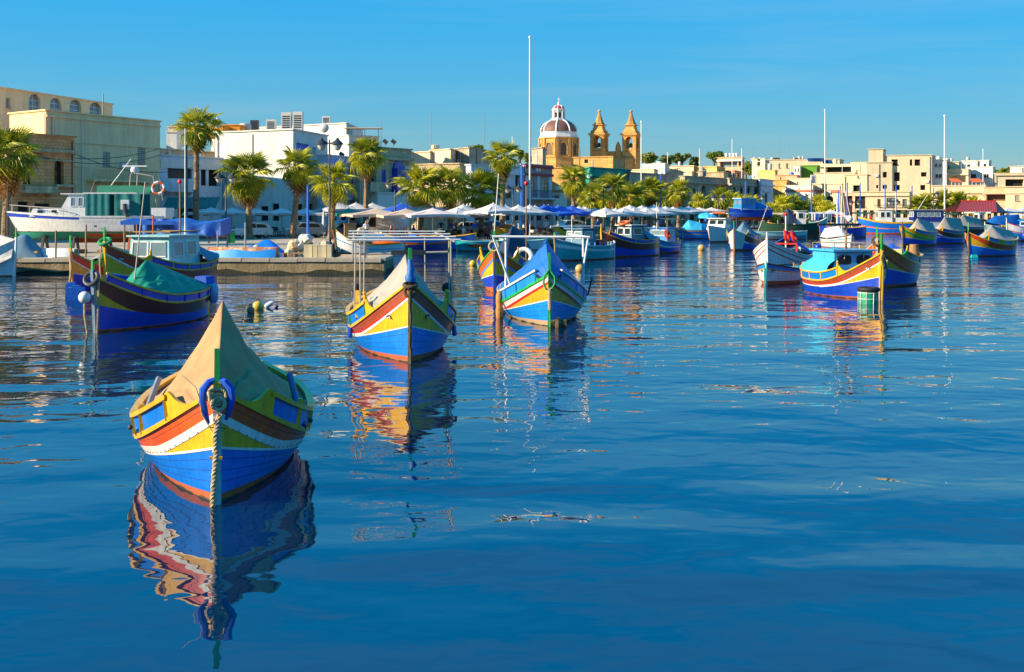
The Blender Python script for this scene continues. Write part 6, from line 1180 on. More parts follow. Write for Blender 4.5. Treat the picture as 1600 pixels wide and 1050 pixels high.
        return cab
    def rope(s, pts, r, m, name='rope', n=6): mb = MB(); mb.tube(pts, r, n); return s.part(name, m, mb)
    def ring(s, c, R_, r, m, name, M=None, par=None): mb = MB(); mb.torus(c, R_, r, 22, 8, M); return s.part(name, m, mb, par)
    def transom_face(s, m):
        h = s.h; y = s.L - .05; ps = [h.pt(1, y, -.4 + (h.ze + .4) * j / 6) for j in range(7)]; mb = MB(); mb.poly(ps + [Vector((-p.x, p.y, p.z)) for p in ps[::-1]]); s.part('transom', m, mb, smooth=False)
    def eye(s, z, y, sc=1.0):
        for sd_ in (-1, 1):
            c = s.h.pt(sd_, y, z, .016); t = (s.h.pt(sd_, y + .1, z, .016) - s.h.pt(sd_, y - .05, z, .016)).normalized(); up = Vector((0, 0, 1))
            mb = MB(); mb.poly([c + t * a * sc + up * b_ * sc for a, b_ in ((-.07, 0), (-.03, -.025), (.05, -.02), (.08, .01), (.03, .035), (-.03, .03))]); ey = s.part('eye', WHT, mb, smooth=False)
            o = t.cross(up) * (.006 if t.cross(up).dot(Vector((sd_, -.5, 0))) > 0 else -.006)
            mb = MB(); pr = [c + o + t * a * sc + up * b_ * sc for a, b_ in ((-.1, -.02), (-.06, .05), (.02, .075), (.1, .03))]
            for p, q in zip(pr, pr[1:]): mb.bar(p, q, .02 * sc, .03 * sc)
            mb.ball(c + o, .022 * sc, 6, 4); s.part('pupil', DWOOD, mb, ey, False)
def twisted(pts, r, pitch, m, boat, name='rope', strands=3, tm=None):
    pts = [Vector(p) for p in pts]; dense = []
    for a, c in zip(pts, pts[1:]):
        k = max(2, int((c - a).length / .012)); dense += [a.lerp(c, i / k) for i in range(k)]
    dense.append(pts[-1]); mb = MB(); acc = 0; path = [[] for _ in range(strands)]
    for i, p in enumerate(dense):
        t = (dense[min(i + 1, len(dense) - 1)] - dense[max(0, i - 1)]).normalized(); a = t.cross(Vector((0, 1, .1))).normalized(); b_ = t.cross(a)
        if i: acc += (p - dense[i - 1]).length
        for k in range(strands): an = 2 * math.pi * (acc / pitch + k / strands); path[k].append(p + (a * math.cos(an) + b_ * math.sin(an)) * r)
    for pa in path: mb.tube(pa, r * .95, 5)
    return boat.part(name, m, mb)
LZ = dict(hull=BLUE, moustache=YEL, band=WHT, strake=RED)

# ---- the nearest boat: khaki tent
b = Boat('fishing_boat', 'nearest blue, yellow and red boat under a peaked khaki canvas', 340, 787, -12.5, seg=44, L=6.3, B=2.36, zs=1.37, zm=.40, ze=.75, e=2.9, p=3.1)
b.paint_hull(dict(hull=BLUE2, moustache=YEL, band=WHT, strake=paint('paint_scarlet', (0.80, 0.10, 0.006)), boot=BOOT), g1=.50, g2=.73, f1=.52, boot=.09, bandw=.085)
b.deck(SKYB); b.stem(paint('stem_teal', (0.05, 0.35, 0.55)), .0, None, .085, .02); b.sternpost(YEL)
b.bulwark(.66, 6.0, .30, BLUE2, YEL, YEL, 8, True, YEL, YEL, hornh=1.12, ball=False)
b.tent(.16, 1.95, 5.7, 1.40, 2.27, 1.35, TKHA, 1.42, .25, .06, seed=2, wr=.03, hy0=.62)
for sd_ in (-1, 1):
    for k in range(9):
        y = .75 + .32 * k; p = b.h.pt(sd_, y, b.h.sheer(y), -.10); p.z += .24; mb = MB(); mb.tube([p, p.lerp(b.h.pt(sd_, y + .05, b.h.sheer(y), -.03), .8) + Vector((0, 0, .0))], .008, 5); b.part('lashing', ROPE, mb)
mb = MB(); mb.box((0, -.16, 1.27), (.075, .075, .28)); hd = b.part('stem_head', ORG, mb, None, False); mb = MB(); mb.box((0, -.16, 1.43), (.085, .085, .08)); b.part('yellow_collar', YEL, mb, hd, False); mb = MB(); mb.box((0, -.16, 1.66), (.065, .065, .40), taper=.9); b.part('green_tip', GRN, mb, hd, False); mb = MB(); mb.box((0, -.165, 1.08), (.09, .07, .09)); b.part('white_collar', WHT, mb, hd, False)
# horseshoe of folded blue canvas round the stem
hs = [(-.10, -.12, .98), (-.13, -.17, 1.10), (-.165, -.2, 1.26), (-.155, -.2, 1.39), (-.09, -.19, 1.47), (0, -.13, 1.49), (.09, -.19, 1.47), (.155, -.2, 1.39), (.165, -.2, 1.26), (.14, -.17, 1.12), (.10, -.12, 1.02)]
mb = MB(); mb.tube(hs, [.02, .035, .045, .05, .045, .04, .045, .05, .045, .035, .02], 8); b.part('folded_canvas', TROY, mb)
for i, (cz, rr) in enumerate(((1.32, .105), (1.27, .09), (1.23, .10))):
    M = Matrix.Rotation(R(78 + 8 * i), 3, 'X') @ Matrix.Rotation(R(20 * i), 3, 'Y'); pts = [M @ Vector((rr * math.cos(a), rr * .7 * math.sin(a), 0)) + Vector((0.01 * i, -.22, cz)) for a in [k * 2 * math.pi / 20 for k in range(21)]]; twisted(pts, .012, .09, ROPE, b, 'rope_coil')
mb = MB(); mb.torus((.02, -.24, 1.22), .07, .026, 14, 8, Matrix.Rotation(R(80), 3, 'X')); mb.torus((-.08, -.23, 1.32), .045, .02, 12, 8, Matrix.Rotation(R(70), 3, 'Y')); b.part('knot', ROPE, mb)
twisted([(.03, -.23, 1.10), (-.02, -.22, .86), (-.01, -.20, .62), (-.035, -.17, .35), (-.05, -.13, .10), (-.06, -.09, -.15)], .019, .15, ROPE, b, 'mooring_rope')
twisted([(-.02, -.23, 1.05), (.02, -.21, .85), (-.03, -.19, .65)], .018, .12, ROPE, b, 'mooring_rope')
b.rope([(-.40, -.1, 1.55), (-.24, -.2, 1.42), (-.2, -.22, 1.3), (-.17, -.2, 1.1), (-.05, -.22, .9)], .007, ROPE, 'cord'); b.rope([(-.1, -.2, .95), (.1, -.2, .93), (.02, -.21, .88)], .008, TTEAL, 'cord'); mb = MB(); mb.bar((-.09, -.14, .58), (.06, -.14, .57), .03); b.part('cleat', YEL, mb)
for sd_ in (-1, 1):
    mb = MB(); y = 2.05; p = b.h.pt(sd_, y, b.h.sheer(y), -.1); mb.tube([p + Vector((sd_ * .02, -.5, .12)), p + Vector((-sd_ * .12, .9, .62))], .045, 8); b.part('oar', GRMET if sd_ < 0 else NAVY, mb)
    for k, (yy, hh) in enumerate(((1.75, .42), (2.3, .38))): mb = MB(); p = b.h.pt(sd_, yy, b.h.sheer(yy), -.06); mb.bar(p + Vector((0, 0, .15)), p + Vector((0, 0, hh)), .06); b.part('thole_post', ROPE if k else YEL, mb, smooth=False)
    mb = MB(); p = b.h.pt(sd_, 1.6, b.h.sheer(1.6) + .12, .05); mb.ball(p, .035, 8, 6); b.part('bollard_knob', DKMET, mb)
    mb = MB()
    for k in range(16): mb.ball(b.h.pt(sd_, .25 + k * .13, b.e2(.25 + k * .13) + .012, .012), .008, 5, 4)
    b.part('nail_heads', DKMET, mb)

# ---- grey tent boat with white pipe frame
b = Boat('fishing_boat', 'blue and yellow boat under a grey peaked canvas and white pipe frame', 640, 567, -9, seg=40, L=7.6, B=2.62, zs=1.84, zm=.52, ze=1.0, e=2.9, p=3.2)
b.paint_hull(dict(hull=paint('paint_azure', (0.004, 0.20, 0.78)), moustache=YEL, band=WHT, strake=paint('paint_brick', (0.36, 0.06, 0.015))), g1=.46, g2=.80, f1=.55, boot=.09, bandw=.05, two=None, x1=2.0, x2=3.2)
mb = MB(); b.h.strip(mb, 0, b.L - .1, 40, lambda y: b.e2(y) + .06, lambda y: b.e2(y) + .095, 1, .012); b.part('red_line', BRED, mb)
b.deck(SKYB); st = b.stem(DWOOD, .55, GRN, .08, .22, .09); b.sternpost(YEL)
b.bulwark(1.25, 7.2, .34, BLUE2, YEL, paint('post_green', (0.10, 0.42, 0.14)), 5, True, YEL, YEL)
b.tent(.2, 1.5, 7.0, 1.90, 2.42, 1.6, TGRY, 1.3, .28, .06, seed=5, wr=.025, hy0=1.2)
mb = MB(); mb.tube([(0, -.22, 1.84), (.01, -.21, 1.90), (-.01, -.2, 1.97), (0, -.2, 2.04), (.015, -.19, 2.14), (0, -.18, 2.24), (0, -.18, 2.36)], [.10, .125, .11, .075, .09, .065, .05], 10); b.part('stem_wrapping', TBLU, mb); mb = MB(); mb.torus((0, -.2, 1.78), .14, .045, 16, 8, Matrix.Rotation(R(15), 3, 'X')); mb.torus((0, -.16, 1.62), .12, .04, 16, 8, Matrix.Rotation(R(60), 3, 'X')); b.part('fender_roll', ROPED, mb)
rg = random.Random(4); mb = MB(); mb.tube([(rg.uniform(-.015, .015), -.22 + .02 * (1.6 - z) , z) for z in [1.65 - .09 * i for i in range(21)]], [.035 + rg.uniform(-.012, .014) for _ in range(21)], 7); b.part('weedy_mooring_rope', ROPED, mb)
b.eye(.98, .52, .85)
for sd_ in (-1, 1):
    mb = MB(); p = b.h.pt(sd_, 1.9, b.h.sheer(1.9), -.05); q_ = p + Vector((sd_ * .02, 1.0, .78)); mb.bar(p + Vector((0, -.2, .15)), q_, .12, .05); b.part('oar', YEL, mb, None, False); mb = MB(); mb.ball(q_, .13, 10, 8); b.part('boot_cover', BLACK, mb)
    mb = MB(); p = b.h.pt(sd_, 2.6, .45, .06); mb.tube([p + Vector((0, 0, .12)), p + Vector((sd_ * .03, 0, -.14))], .06, 8); b.part('fender', BLUE, mb)
    for y, t in ((1.65, 1), (2.25, 1), (6.2, 1)): p = b.h.pt(sd_, y, b.h.sheer(y), -.03); mb = MB(); mb.tube([p, (p.x * (1.0 if y < 2 else .97), y, 2.72)], .018, 8); b.part('frame_post', STEEL, mb)
for i, y in enumerate((1.55, 2.7, 4.0, 5.4)): mb = MB(); mb.tube([(-1.38 + .03 * i, y, 2.75 + .045 * i), (1.34, y, 2.75 + .04 * i)], .020, 8); b.part('frame_slat', WPIPE, mb)
for sd_ in (-1, 1): mb = MB(); mb.tube([(sd_ * 1.2, 1.5, 2.70), (sd_ * 1.15, 6.3, 2.82)], .024, 8); b.part('frame_rail', STEEL, mb)
mb = MB(); mb.tube([(-1.05, 2.3, 2.38), (1.1, 2.3, 2.42)], .03, 8); b.part('cross_pipe', STEEL, mb); mb = MB(); mb.box((.12, 2.2, 2.42), (.85, .06, .12)); b.part('dark_plank', DKMET, mb, None, False)

# ---- blue canvas boat
b = Boat('fishing_boat', 'blue boat with white rails and bright blue canvas beside the fender', 858, 510, -2, seg=36, L=8.2, B=2.78, zs=1.55, zm=.45, ze=.95, e=2.6, p=3.0)
b.paint_hull(dict(hull=paint('paint_cerulean', (0.004, 0.24, 0.80)), moustache=paint('paint_amber', (0.82, 0.36, 0.01)), band=BRED, strake=WHT, boot=mat('weathered_boot', (0.36, 0.25, 0.15), .8)), g1=.52, g2=.83, f1=.42, boot=.12, bandw=.05, rail=GRN, railh=.07, x1=1.9, x2=2.5)
b.deck(SKYB); b.stem(GRN, .5, GRN, .08, .15, .08); b.sternpost(WHT)
b.bulwark(.40, 7.8, .36, SKYB, WHT, SKYB, 9, False, pieces=True, lean=.1)
b.tent(.14, 1.5, 7.4, 1.72, 2.55, 1.7, TBLU, 1.2, .38, -.01, seed=8, hy0=.45)
b.rope([(-.02, -.2, 1.7), (-.16, -.22, 1.5), (-.18, -.22, 1.3), (-.1, -.2, 1.12), (.05, -.2, 1.1), (.16, -.22, 1.3), (.15, -.22, 1.5), (.02, -.2, 1.68)], .035, ROPEG, 'rope_loop'); twisted([(0, -.2, 1.15), (0, -.2, .75), (.01, -.16, .5)], .03, .16, ROPE, b, 'mooring_rope'); b.rope([(.01, -.16, .55), (.02, -.14, .2), (.02, -.12, -.2)], .035, ROPEG, 'mooring_rope')
for sd_ in (-1, 1):
    p = b.h.pt(sd_, 1.6, b.h.sheer(1.6), .02); mb = MB(); mb.tube([p + Vector((0, 0, .35)), (-1.64 if sd_ < 0 else 1.30, 1.25, 2.62)], .036, 8); b.part('frame_post', WPIPE, mb); p = b.h.pt(sd_, 2.1, b.h.sheer(2.1), .0); mb = MB(); mb.tube([p + Vector((0, 0, .35)), (sd_ * 1.22, 2.1, 2.6)], .036, 8); b.part('frame_post', WPIPE, mb)
mb = MB(); mb.tube([(-1.68, 1.25, 2.64), (1.34, 1.25, 2.62)], .038, 8); b.part('frame_rail', WPIPE, mb)
for sd_ in (-1, 1): mb = MB(); mb.tube([(-1.6 if sd_ < 0 else 1.28, 1.25, 2.62), (sd_ * 1.1, 6, 2.6)], .033, 8); b.part('frame_rail', WPIPE, mb)
mb = MB(); p = b.h.pt(1, 2.0, b.h.sheer(2.0), .1); mb.bar(p + Vector((.05, 0, .1)), p + Vector((.2, .1, .65)), .04); b.part('tiller', DKMET, mb)
rt = thing('fender', 'weathered orange foam fender hanging beside the blue canvas boat', 'fender', (X(780.5, 36.4), 36.4, 0)); mb = MB(); mb.lathe([(.05, -.1), (.11, 0), (.125, .25), (.10, .38), (.12, .48), (.115, .72), (.08, .84), (.03, .9)], 12, (0, 0, 0)); mb.build('body', mat('foam_orange', (0.48, 0.22, 0.06), .9, .4, 5, .01, 20), rt, smooth=True); mb = MB(); mb.tube([(0, 0, .85), (.03, 0, 1.0), (.06, 0, 1.1)], .02, 6); mb.build('lanyard', ROPE, rt)
rt = thing('float', 'dark weedy float ring at the bow of the blue canvas boat', 'float', (X(872, 33.6), 33.6, .02)); mb = MB(); mb.torus((0, 0, .05), .14, .09, 16, 8, Matrix.Rotation(R(90), 3, 'Y')); mb.tube([(-.22, 0, .05), (.24, 0, .06)], .15, 10); mb.build('tyre', ROPED, rt, smooth=True); mb = MB(); mb.torus((.05, 0, .05), .16, .015, 14, 6, Matrix.Rotation(R(90), 3, 'Y')); mb.build('cord', ROPE, rt)

# ---- boat behind with lifebuoy and navy canvas
b = Boat('fishing_boat', 'orange and yellow boat with navy canvas and white lifebuoy', 773, 458, 10, seg=30, L=8.0, B=2.5, zs=1.88, zm=.62, ze=1.1, e=2.6, p=3.0)
b.paint_hull(dict(hull=BLUE, moustache=YEL, band=SKYB, strake=ORG), g1=.42, g2=.74, f1=.55, boot=.14, bandw=.05, rail=GRN, x1=1.9, x2=2.8); b.deck(NAVY); b.stem(BLUE, .45, GRN, .09, .25); b.sternpost(GRN)
b.bulwark(1.1, 7.6, .36, BLUE, YEL, YEL, 7, True, YEL, YEL, hornh=1.45); b.tent(2.0, 4.2, 7.4, 1.2, 2.75, 2.4, TNAV, 1.05, .3, .1, seed=11); b.ring((.95, 1.6, 1.45), .33, .10, WHT, 'lifebuoy', Matrix.Rotation(R(75), 3, 'X')); b.ring((0, -.2, 1.95), .2, .04, ROPE, 'rope_coil', Matrix.Rotation(R(80), 3, 'X')); b.rope([(.05, -.22, 1.9), (.02, -.2, 1.2), (-.02, -.16, .3), (0, -.12, -.2)], .03, ROPED, 'mooring_rope'); b.mast(.9, 2.6, 1.2, 4.6, .03, WOOD); mb = MB(); mb.ball((.9, 2.6, 4.6), .1); b.part('beacon', BRED, mb); b.mast(-.35, 1.4, 1.6, 5.0, .025, WPIPE, (.25, 0))

# ---- left cluster
b = Boat('fishing_boat', 'dark blue boat with shiny green canvas and white ball fender', 149, 520, 15, seg=34, L=6.1, B=2.05, zs=1.62, zm=.66, ze=.86, e=2.4, p=2.5)
b.paint_hull(dict(hull=BLUE, moustache=YEL, band=None, strake=MAR), g1=.5, g2=.78, f1=.45, boot=.06, rail=YEL, x1=2.0, x2=3.4, line=False); b.deck(NAVY); b.stem(paint('stem_grey_blue', (0.18, 0.28, 0.36)), .3, GRN, .09, .15); b.sternpost(YEL)
b.bulwark(.3, 5.7, .26, BLUE, YEL, BLUE, 6, False, lean=.08); b.tent(1.7, 2.5, 5.3, 1.2, 1.95, 1.2, TGRN, 1.1, .30, -.04, seed=14, wr=.04, edge_drop=.03); b.mast(-.05, 1.9, .9, 4.3, .022, STEEL, (.35, .1))
mb = MB(); mb.ball((-.12, -.32, 1.02), .17, 14, 10); b.part('ball_fender', WHT, mb); b.ring((0, -.18, 1.55), .2, .06, DKMET, 'rope_coil', Matrix.Rotation(R(60), 3, 'X')); twisted([(-.12, -.32, .85), (-.13, -.3, .5), (-.1, -.2, -.1)], .02, .12, ROPE, b, 'mooring_rope'); twisted([(.2, -.15, 1.6), (.22, -.16, 1.1), (.18, -.14, .5), (.12, -.1, -.1)], .018, .12, ROPE, b, 'mooring_rope')
mb = MB(); mb.lathe([(.08, 0), (.15, .08), (.16, .5), (.1, .62)], 10, tuple(b.h.pt(1, 5.2, .45, .16))); b.part('can_fender', paint('can_blue', (.15, .42, .72)), mb); mb = MB(); mb.box((.35, 5.3, 1.05), (.5, .6, .5), taper=.8); b.part('outboard_cover', TROY, mb, None, False)
b = Boat('fishing_boat', 'blue and yellow boat with pale aqua cabin and blue rear canvas', 166, 469, 13, seg=34, L=8.7, B=2.7, zs=2.15, zm=.95, ze=1.28, e=2.3, p=2.7)
b.paint_hull(dict(hull=BLUE, moustache=YEL, band=WHT, strake=RED), g1=.5, g2=.82, f1=.52, boot=.05, bandw=.03, x1=1.8, x2=2.7); b.deck(NAVY); b.stem(YEL, .55, GRN, .1, .1); b.sternpost(BLUE); b.bulwark(1.6, 8.2, .26, BLUE, YEL, YEL, 6, True, YEL, YEL); b.cabin(3.0, 5.6, 1.9, .8, 2.35, AQUA, AQUA, 2, 2, LGLASS); b.tent(5.5, 5.65, 8.3, 2.3, 2.35, 1.5, TSTEEL, .9, .3, .0, seed=17); b.ring((0, -.1, 2.25), .22, .06, ROPEG, 'rope_coil', Matrix.Rotation(R(30), 3, 'X')); b.eye(1.55, .5, 1.2); b.mast(.3, 5.0, 2.3, 4.6, .04, WOOD); b.mast(.55, 5.0, 2.3, 6.9, .035, WPIPE); b.mast(-.9, 4.9, 2.3, 3.2, .04, ORG); mb = MB(); mb.ball((.3, 5, 4.65), .1); b.part('beacon', BRED, mb); mb = MB(); mb.bar((-.9, 3.1, 2.55), (-.9, 5.6, 2.55), .05); mb.bar((.9, 3.1, 2.55), (.9, 5.6, 2.55), .05); mb.bar((-.9, 3.2, 2.55), (.9, 3.2, 2.55), .05); mb.bar((-.9, 5.5, 2.55), (.9, 5.5, 2.55), .05); b.part('roof_rack', WOOD, mb)
b.rope([(-.1, -.15, 2.2), (-.15, -.2, 1.4), (-.1, -.15, .3), (-.2, -.2, -.1)], .03, ROPE, 'mooring_rope')
b = Boat('fishing_boat', 'small red and yellow boat with green bow edge left of the cabin boat', 113, 459, 15, seg=26, L=6.4, B=2.0, zs=1.75, zm=.7, ze=1.0, e=2.5, p=2.7)
b.paint_hull(dict(hull=BLUE, moustache=YEL, band=WHT, strake=RED), g1=.5, g2=.8, f1=.5, boot=.05, bandw=.03, rail=GRN, x1=1.9, x2=2.8); b.deck(NAVY); b.stem(YEL, .5, GRN, .1, .15); b.bulwark(1.1, 6.0, .3, BLUE, GRN, YEL, 4, True, GRN, GRN); b.tent(1.6, 2.6, 5.6, 1.4, 1.9, 1.3, TGRY, 1.1, .3, .05, seed=19); twisted([(.05, -.2, 1.75), (.1, -.2, 1.0), (-.05, -.15, .2)], .03, .16, ROPE, b, 'mooring_rope')
for i, (px, d) in enumerate(((112, 45.5), (119.5, 43.5))): rt = thing('plastic_drum', ['blue plastic drum fender at the small red and yellow bow', 'lower blue plastic block fender beside the drum'][i], 'fender', (X(px, d), d, -.1), R(10)); mb = MB(); mb.box((0, 0, .28), (.42 + .2 * i, .4, .62), taper=.94); mb.build('body', paint('drum_blue', (.01, .14, .62)), rt); mb = MB(); mb.box((0, 0, .62), (.3, .3, .08)); mb.build('cap', paint('drum_blue', (.01, .14, .62)), rt)
b = Boat('fishing_boat', 'boat wrapped in white sheet at the left picture edge', 22, None, -72, d=58.5, seg=22, L=6.5, B=2.2, zs=1.9, zm=.9, ze=1.2, e=2.2, p=2.4)
b.paint_hull(dict(hull=WHT, moustache=WHT, band=None, strake=WHT), g1=.4, g2=.41, f1=.5, boot=.05, rail=WHT, line=False); b.deck(WOOD); b.stem(WHT, .5, GRN, .12, .12); b.tent(.1, 2.5, 6.2, 1.95, 2.5, 1.5, TWHT, 1.1, .05, -.12, seed=21, wr=.05, edge_drop=.9)

# ---- cabin cruiser on the hard
b = Boat('cabin_cruiser', 'white cabin cruiser with blue stripe and teal curtains propped on the quay', 28, None, 86, d=72, z=2.05, group='boats ashore', L=9.4, B=2.9, zs=1.25, zm=.95, ze=.95, e=1.8, p=2.2, p2=3.5, transom=.8, rake=.7, flare=.14)
b.paint_hull(dict(hull=WHT, moustache=None, band=None, strake=BLUE, boot=mat('antifoul_green', (0.02, 0.30, 0.20), .8, .3, 4, col2=(0.36, .10, .05), thr=.62)), g1=.76, g2=.76, f1=.78, boot=.02, rail=WHT, railh=.1, line=False, x1=1.5); b.deck(WHT, .05); b.transom_face(WHT); b.stem(WHT, None, None, .06, 0, fw=.01)
mb = MB(); b.h.strip(mb, 4.2, 9.3, 14, lambda y: .62, lambda y: b.h.sheer(y) - .02, 2, .006); b.part('rear_topsides', WHT, mb); mb = MB(); mb.box((0, 6.2, -.45), (.14, 5.6, .5)); b.part('keel', BOOT, mb, None, False); mb = MB(); b.h.strip(mb, 4.6, 9.3, 12, lambda y: -.45, lambda y: .03, 3, .006); b.part('red_bottom', BOOT, mb)
b.cabin(2.7, 4.5, 2.2, .9, 2.35, WHT, WHT, 2, 2, LGLASS, rake=.75, taper=.86, frm=WHT); mb = MB(); mb.box((0, 1.9, 1.2), (1.6, 1.9, .5), taper=.8); b.part('trunk_cabin', WHT, mb, None, False)
mb = MB(); mb.box((0, 6.0, 2.42), (2.3, 3.3, .08)); b.part('hardtop', WHT, mb, None, False)
for sd_ in (-1, 1):
    mb = MB(); mb.grid(lambda u, v: Vector((sd_ * (1.16 + .02 * math.sin(u * 22)), 4.5 + 1.5 * u, 1.0 + 1.36 * v)), 20, 4); b.part('curtain', TTEAL, mb); mb = MB(); mb.grid(lambda u, v: Vector((sd_ * (1.2 + .03 * math.sin(u * 14 + v)), 6.3 + 1.6 * u, .98 + 1.4 * v)), 18, 4); b.part('curtain', TTEAL, mb)
    mb = MB(); pts = [Vector(b.h.pt(sd_, y, b.h.sheer(y), -.08)) + Vector((0, 0, .45)) for y in (.1, .8, 1.6, 2.4, 3.2, 3.9)]; pts[-1].z -= .4; mb.tube(pts, .022, 6)
    for y in (.2, 1.2, 2.2, 3.2): p = b.h.pt(sd_, y, b.h.sheer(y), -.08); mb.tube([p, p + Vector((0, 0, .45))], .018, 5)
    b.part('pulpit_rail', STEEL, mb)
    for y in (1.6, 2.5): mb = MB(); p = b.h.pt(sd_, y, b.h.sheer(y) + .25, -.4); mb.box((sd_ * (.80 if y > 2 else .72), y, 1.28), (.06, .32, .16)); b.part('porthole', GLASS, mb, None, False)
    for y in (5.2, 8.0): mb = MB(); mb.box((sd_ * 1.41, y, .35), (.03, .16, .1)); b.part('vent', DKMET, mb, None, False)
    mb = MB(); mb.tube([(sd_ * .9, 7.1, 2.3), (sd_ * .85, 7.2, 3.55), (sd_ * .6, 7.25, 3.75), (0, 7.25, 3.75)], .04, 6); b.part('radar_arch', STEEL, mb); mb = MB(); mb.tube([(sd_ * .9, 8.9, 1.0), (sd_ * .85, 8.6, 3.5), (sd_ * .6, 7.3, 3.72)], .035, 6); b.part('arch_leg', STEEL, mb)
mb = MB(); mb.grid(lambda u, v: Vector((-1.1 + 2.2 * u, 5.2 + .0 * v, 2.45 + .45 * v)), 6, 2); mb.grid(lambda u, v: Vector((-1.1, 5.2 + 2.8 * u, 2.45 + .45 * v)), 6, 2); mb.grid(lambda u, v: Vector((1.1, 5.2 + 2.8 * u, 2.45 + .45 * v)), 6, 2); b.part('flybridge_screen', mat('green_screen', (.05, .30, .18), .5), mb); mb = MB(); mb.lathe([(.25, 3.78), (.28, 3.95), (.2, 4.1)], 12, (0, 7.25, 0)); mb.box((0, 7.25, 4.16), (.14, 1.5, .1)); b.part('radar', WHT, mb); b.mast(.5, 5.6, 2.5, 4.6, .025, WPIPE, (.2, 1.6)); b.mast(-.6, 4.3, 2.4, 3.3, .02, DKMET, (0, .3)); b.ring((.98, 8.95, 2.75), .36, .09, ORG, 'lifebuoy', Matrix.Rotation(R(85), 3, 'Y')); 
M90 = Matrix.Rotation(R(85), 3, 'Y')
for k in range(4): mb = MB(); mb.torus((.98, 8.95, 2.75), .36, .095, 5, 8, M90, (k * math.pi / 2, k * math.pi / 2 + .7)); b.part('lifebuoy_band', WHT, mb)
mb = MB(); mb.box((1.3, 7.0, 1.7), (.35, .5, .6)); b.part('outboard_motor', WHT, mb, None, False); mb = MB(); mb.tube([(1.5, 7.0, 1.75), (1.52, 7.05, 1.3), (1.5, 7.2, .95)], .12, 8); b.part('motor_leg', DKMET, mb); mb = MB(); mb.box((0, 9.0, 1.2), (2.4, .9, .6)); b.part('stern_seat', WHT, mb, None, False)
for i, (px, w_) in enumerate(((70, .4), (118, .5), (170, .5), (205, .6), (235, .5))):
    rt = thing('boat_prop', ORD[i] + ' timber prop under the cabin cruiser hull from the bow', 'prop', (X(px, 71.6), 71.6, QZ), group='timber props'); mb = MB(); mb.box((0, 0, .12), (.9, 1.6, .22)); mb.build('bearer', WOOD, rt)
    mb = MB(); mb.bar((0, -.5, .2), (0, -.15, 1.05), .14); mb.bar((0, .5, .2), (0, .15, 1.05), .14); mb.box((0, 0, 1.06), (.3, .5, .1)); mb.build('trestle', mat('prop_red', (.35, .08, .03), .8) if i > 2 else DKMET, rt)

# blue tarpaulin shelter
rt = thing('tarpaulin_shelter', 'bright blue tarpaulin stretched over poles behind the aqua cabin', 'tarpaulin', (X(276, 67), 67, QZ)); zt = ZY(345, 67) - QZ
mb = MB(); mb.grid(lambda u, v: Vector((-2.9 + 5.8 * u, -1.2 + 2.4 * v, zt - .20 * math.sin(u * math.pi * 2) ** 2 + .16 * v + .02 * math.sin(u * 31 + v * 3))), 30, 6); mb.grid(lambda u, v: Vector((.2 + 2.7 * u, -1.2 + .12 * math.sin(u * 16) * v, zt - .20 * math.sin((.53 + .47 * u) * math.pi * 2) ** 2 + .02 * math.sin((.53 + .47 * u) * 31) - v * (.75 + .12 * math.sin(u * 9)))), 22, 6); mb.grid(lambda u, v: Vector((2.9, -1.2 + 2.4 * u, zt + .16 * u - .9 * v)), 6, 3); mb.grid(lambda u, v: Vector((-2.9 + 3.1 * u, -1.2, zt - .22 * v)), 14, 2); mb.grid(lambda u, v: Vector((-2.9 + 3.2 * u, 1.15 + .1 * math.sin(u * 20), zt + .1 - 1.4 * v)), 20, 4); mb.build('sheet', tarpmat('tarp_shelter_blue', (0.006, 0.10, 0.46), rough=.5, var=.45, bump=.06, bscale=1.5), rt, smooth='all')
for x_, y_ in ((-2.7, -1.1), (.4, -1.1), (2.7, -1.1), (-2.7, 1.1), (2.7, 1.1)): mb = MB(); mb.tube([(x_, y_, 0), (x_, y_, zt)], .05, 6); mb.build('pole', WOOD if x_ < 1 else GRMET, rt)
# upturned blue boat
rt = thing('upturned_boat', 'upturned worn blue rowing boat with rust red bottom on the quay edge', 'boat', (X(325, 62.3), 62.3, QZ), R(-3)); Hh = Hull(3.9, 1.5, .75, .62, .62, e=1.5, p=2.2, p2=3.2, transom=.7, rake=.2, flare=.3)
def updn(mb0):
    q = MB(); q.v = [(v[1], v[0] * .9, .64 - v[2]) for v in mb0.v]; q.f = [f[::-1] for f in mb0.f]; q.m = mb0.m; return q
mb = MB(); Hh.strip(mb, 0, 3.85, 22, lambda y: .10 + .05 * math.sin(y * 3), lambda y: Hh.sheer(y), 4); updn(mb).build('hull_side', mat('worn_blue', (.005, .26, .70), .55, .2, 3, .004, col2=(.55, .52, .45), thr=.66), rt, smooth=True)
mb = MB(); Hh.strip(mb, 0, 3.85, 22, lambda y: -.05, lambda y: .10 + .05 * math.sin(y * 3), 2)
mb.add([Hh.pt(s_, y, -.05) for y in (0, .5, 1.2, 2, 2.8, 3.85) for s_ in (-1, 1)], [(2 * i, 2 * i + 1, 2 * i + 3, 2 * i + 2) for i in range(5)]); updn(mb).build('bottom', mat('worn_red', (.42, .15, .08), .8, .3, 3, .004, col2=(.6, .42, .25), thr=.48), rt, smooth=True)
mb = MB(); mb.add([Hh.pt(1, 3.85, z) for z in (-.05, .3, .6)] + [Hh.pt(-1, 3.85, z) for z in (.6, .3, -.05)], [(0, 1, 2, 3, 4, 5)]); updn(mb).build('transom', mat('worn_red', (.42, .15, .08)), rt)
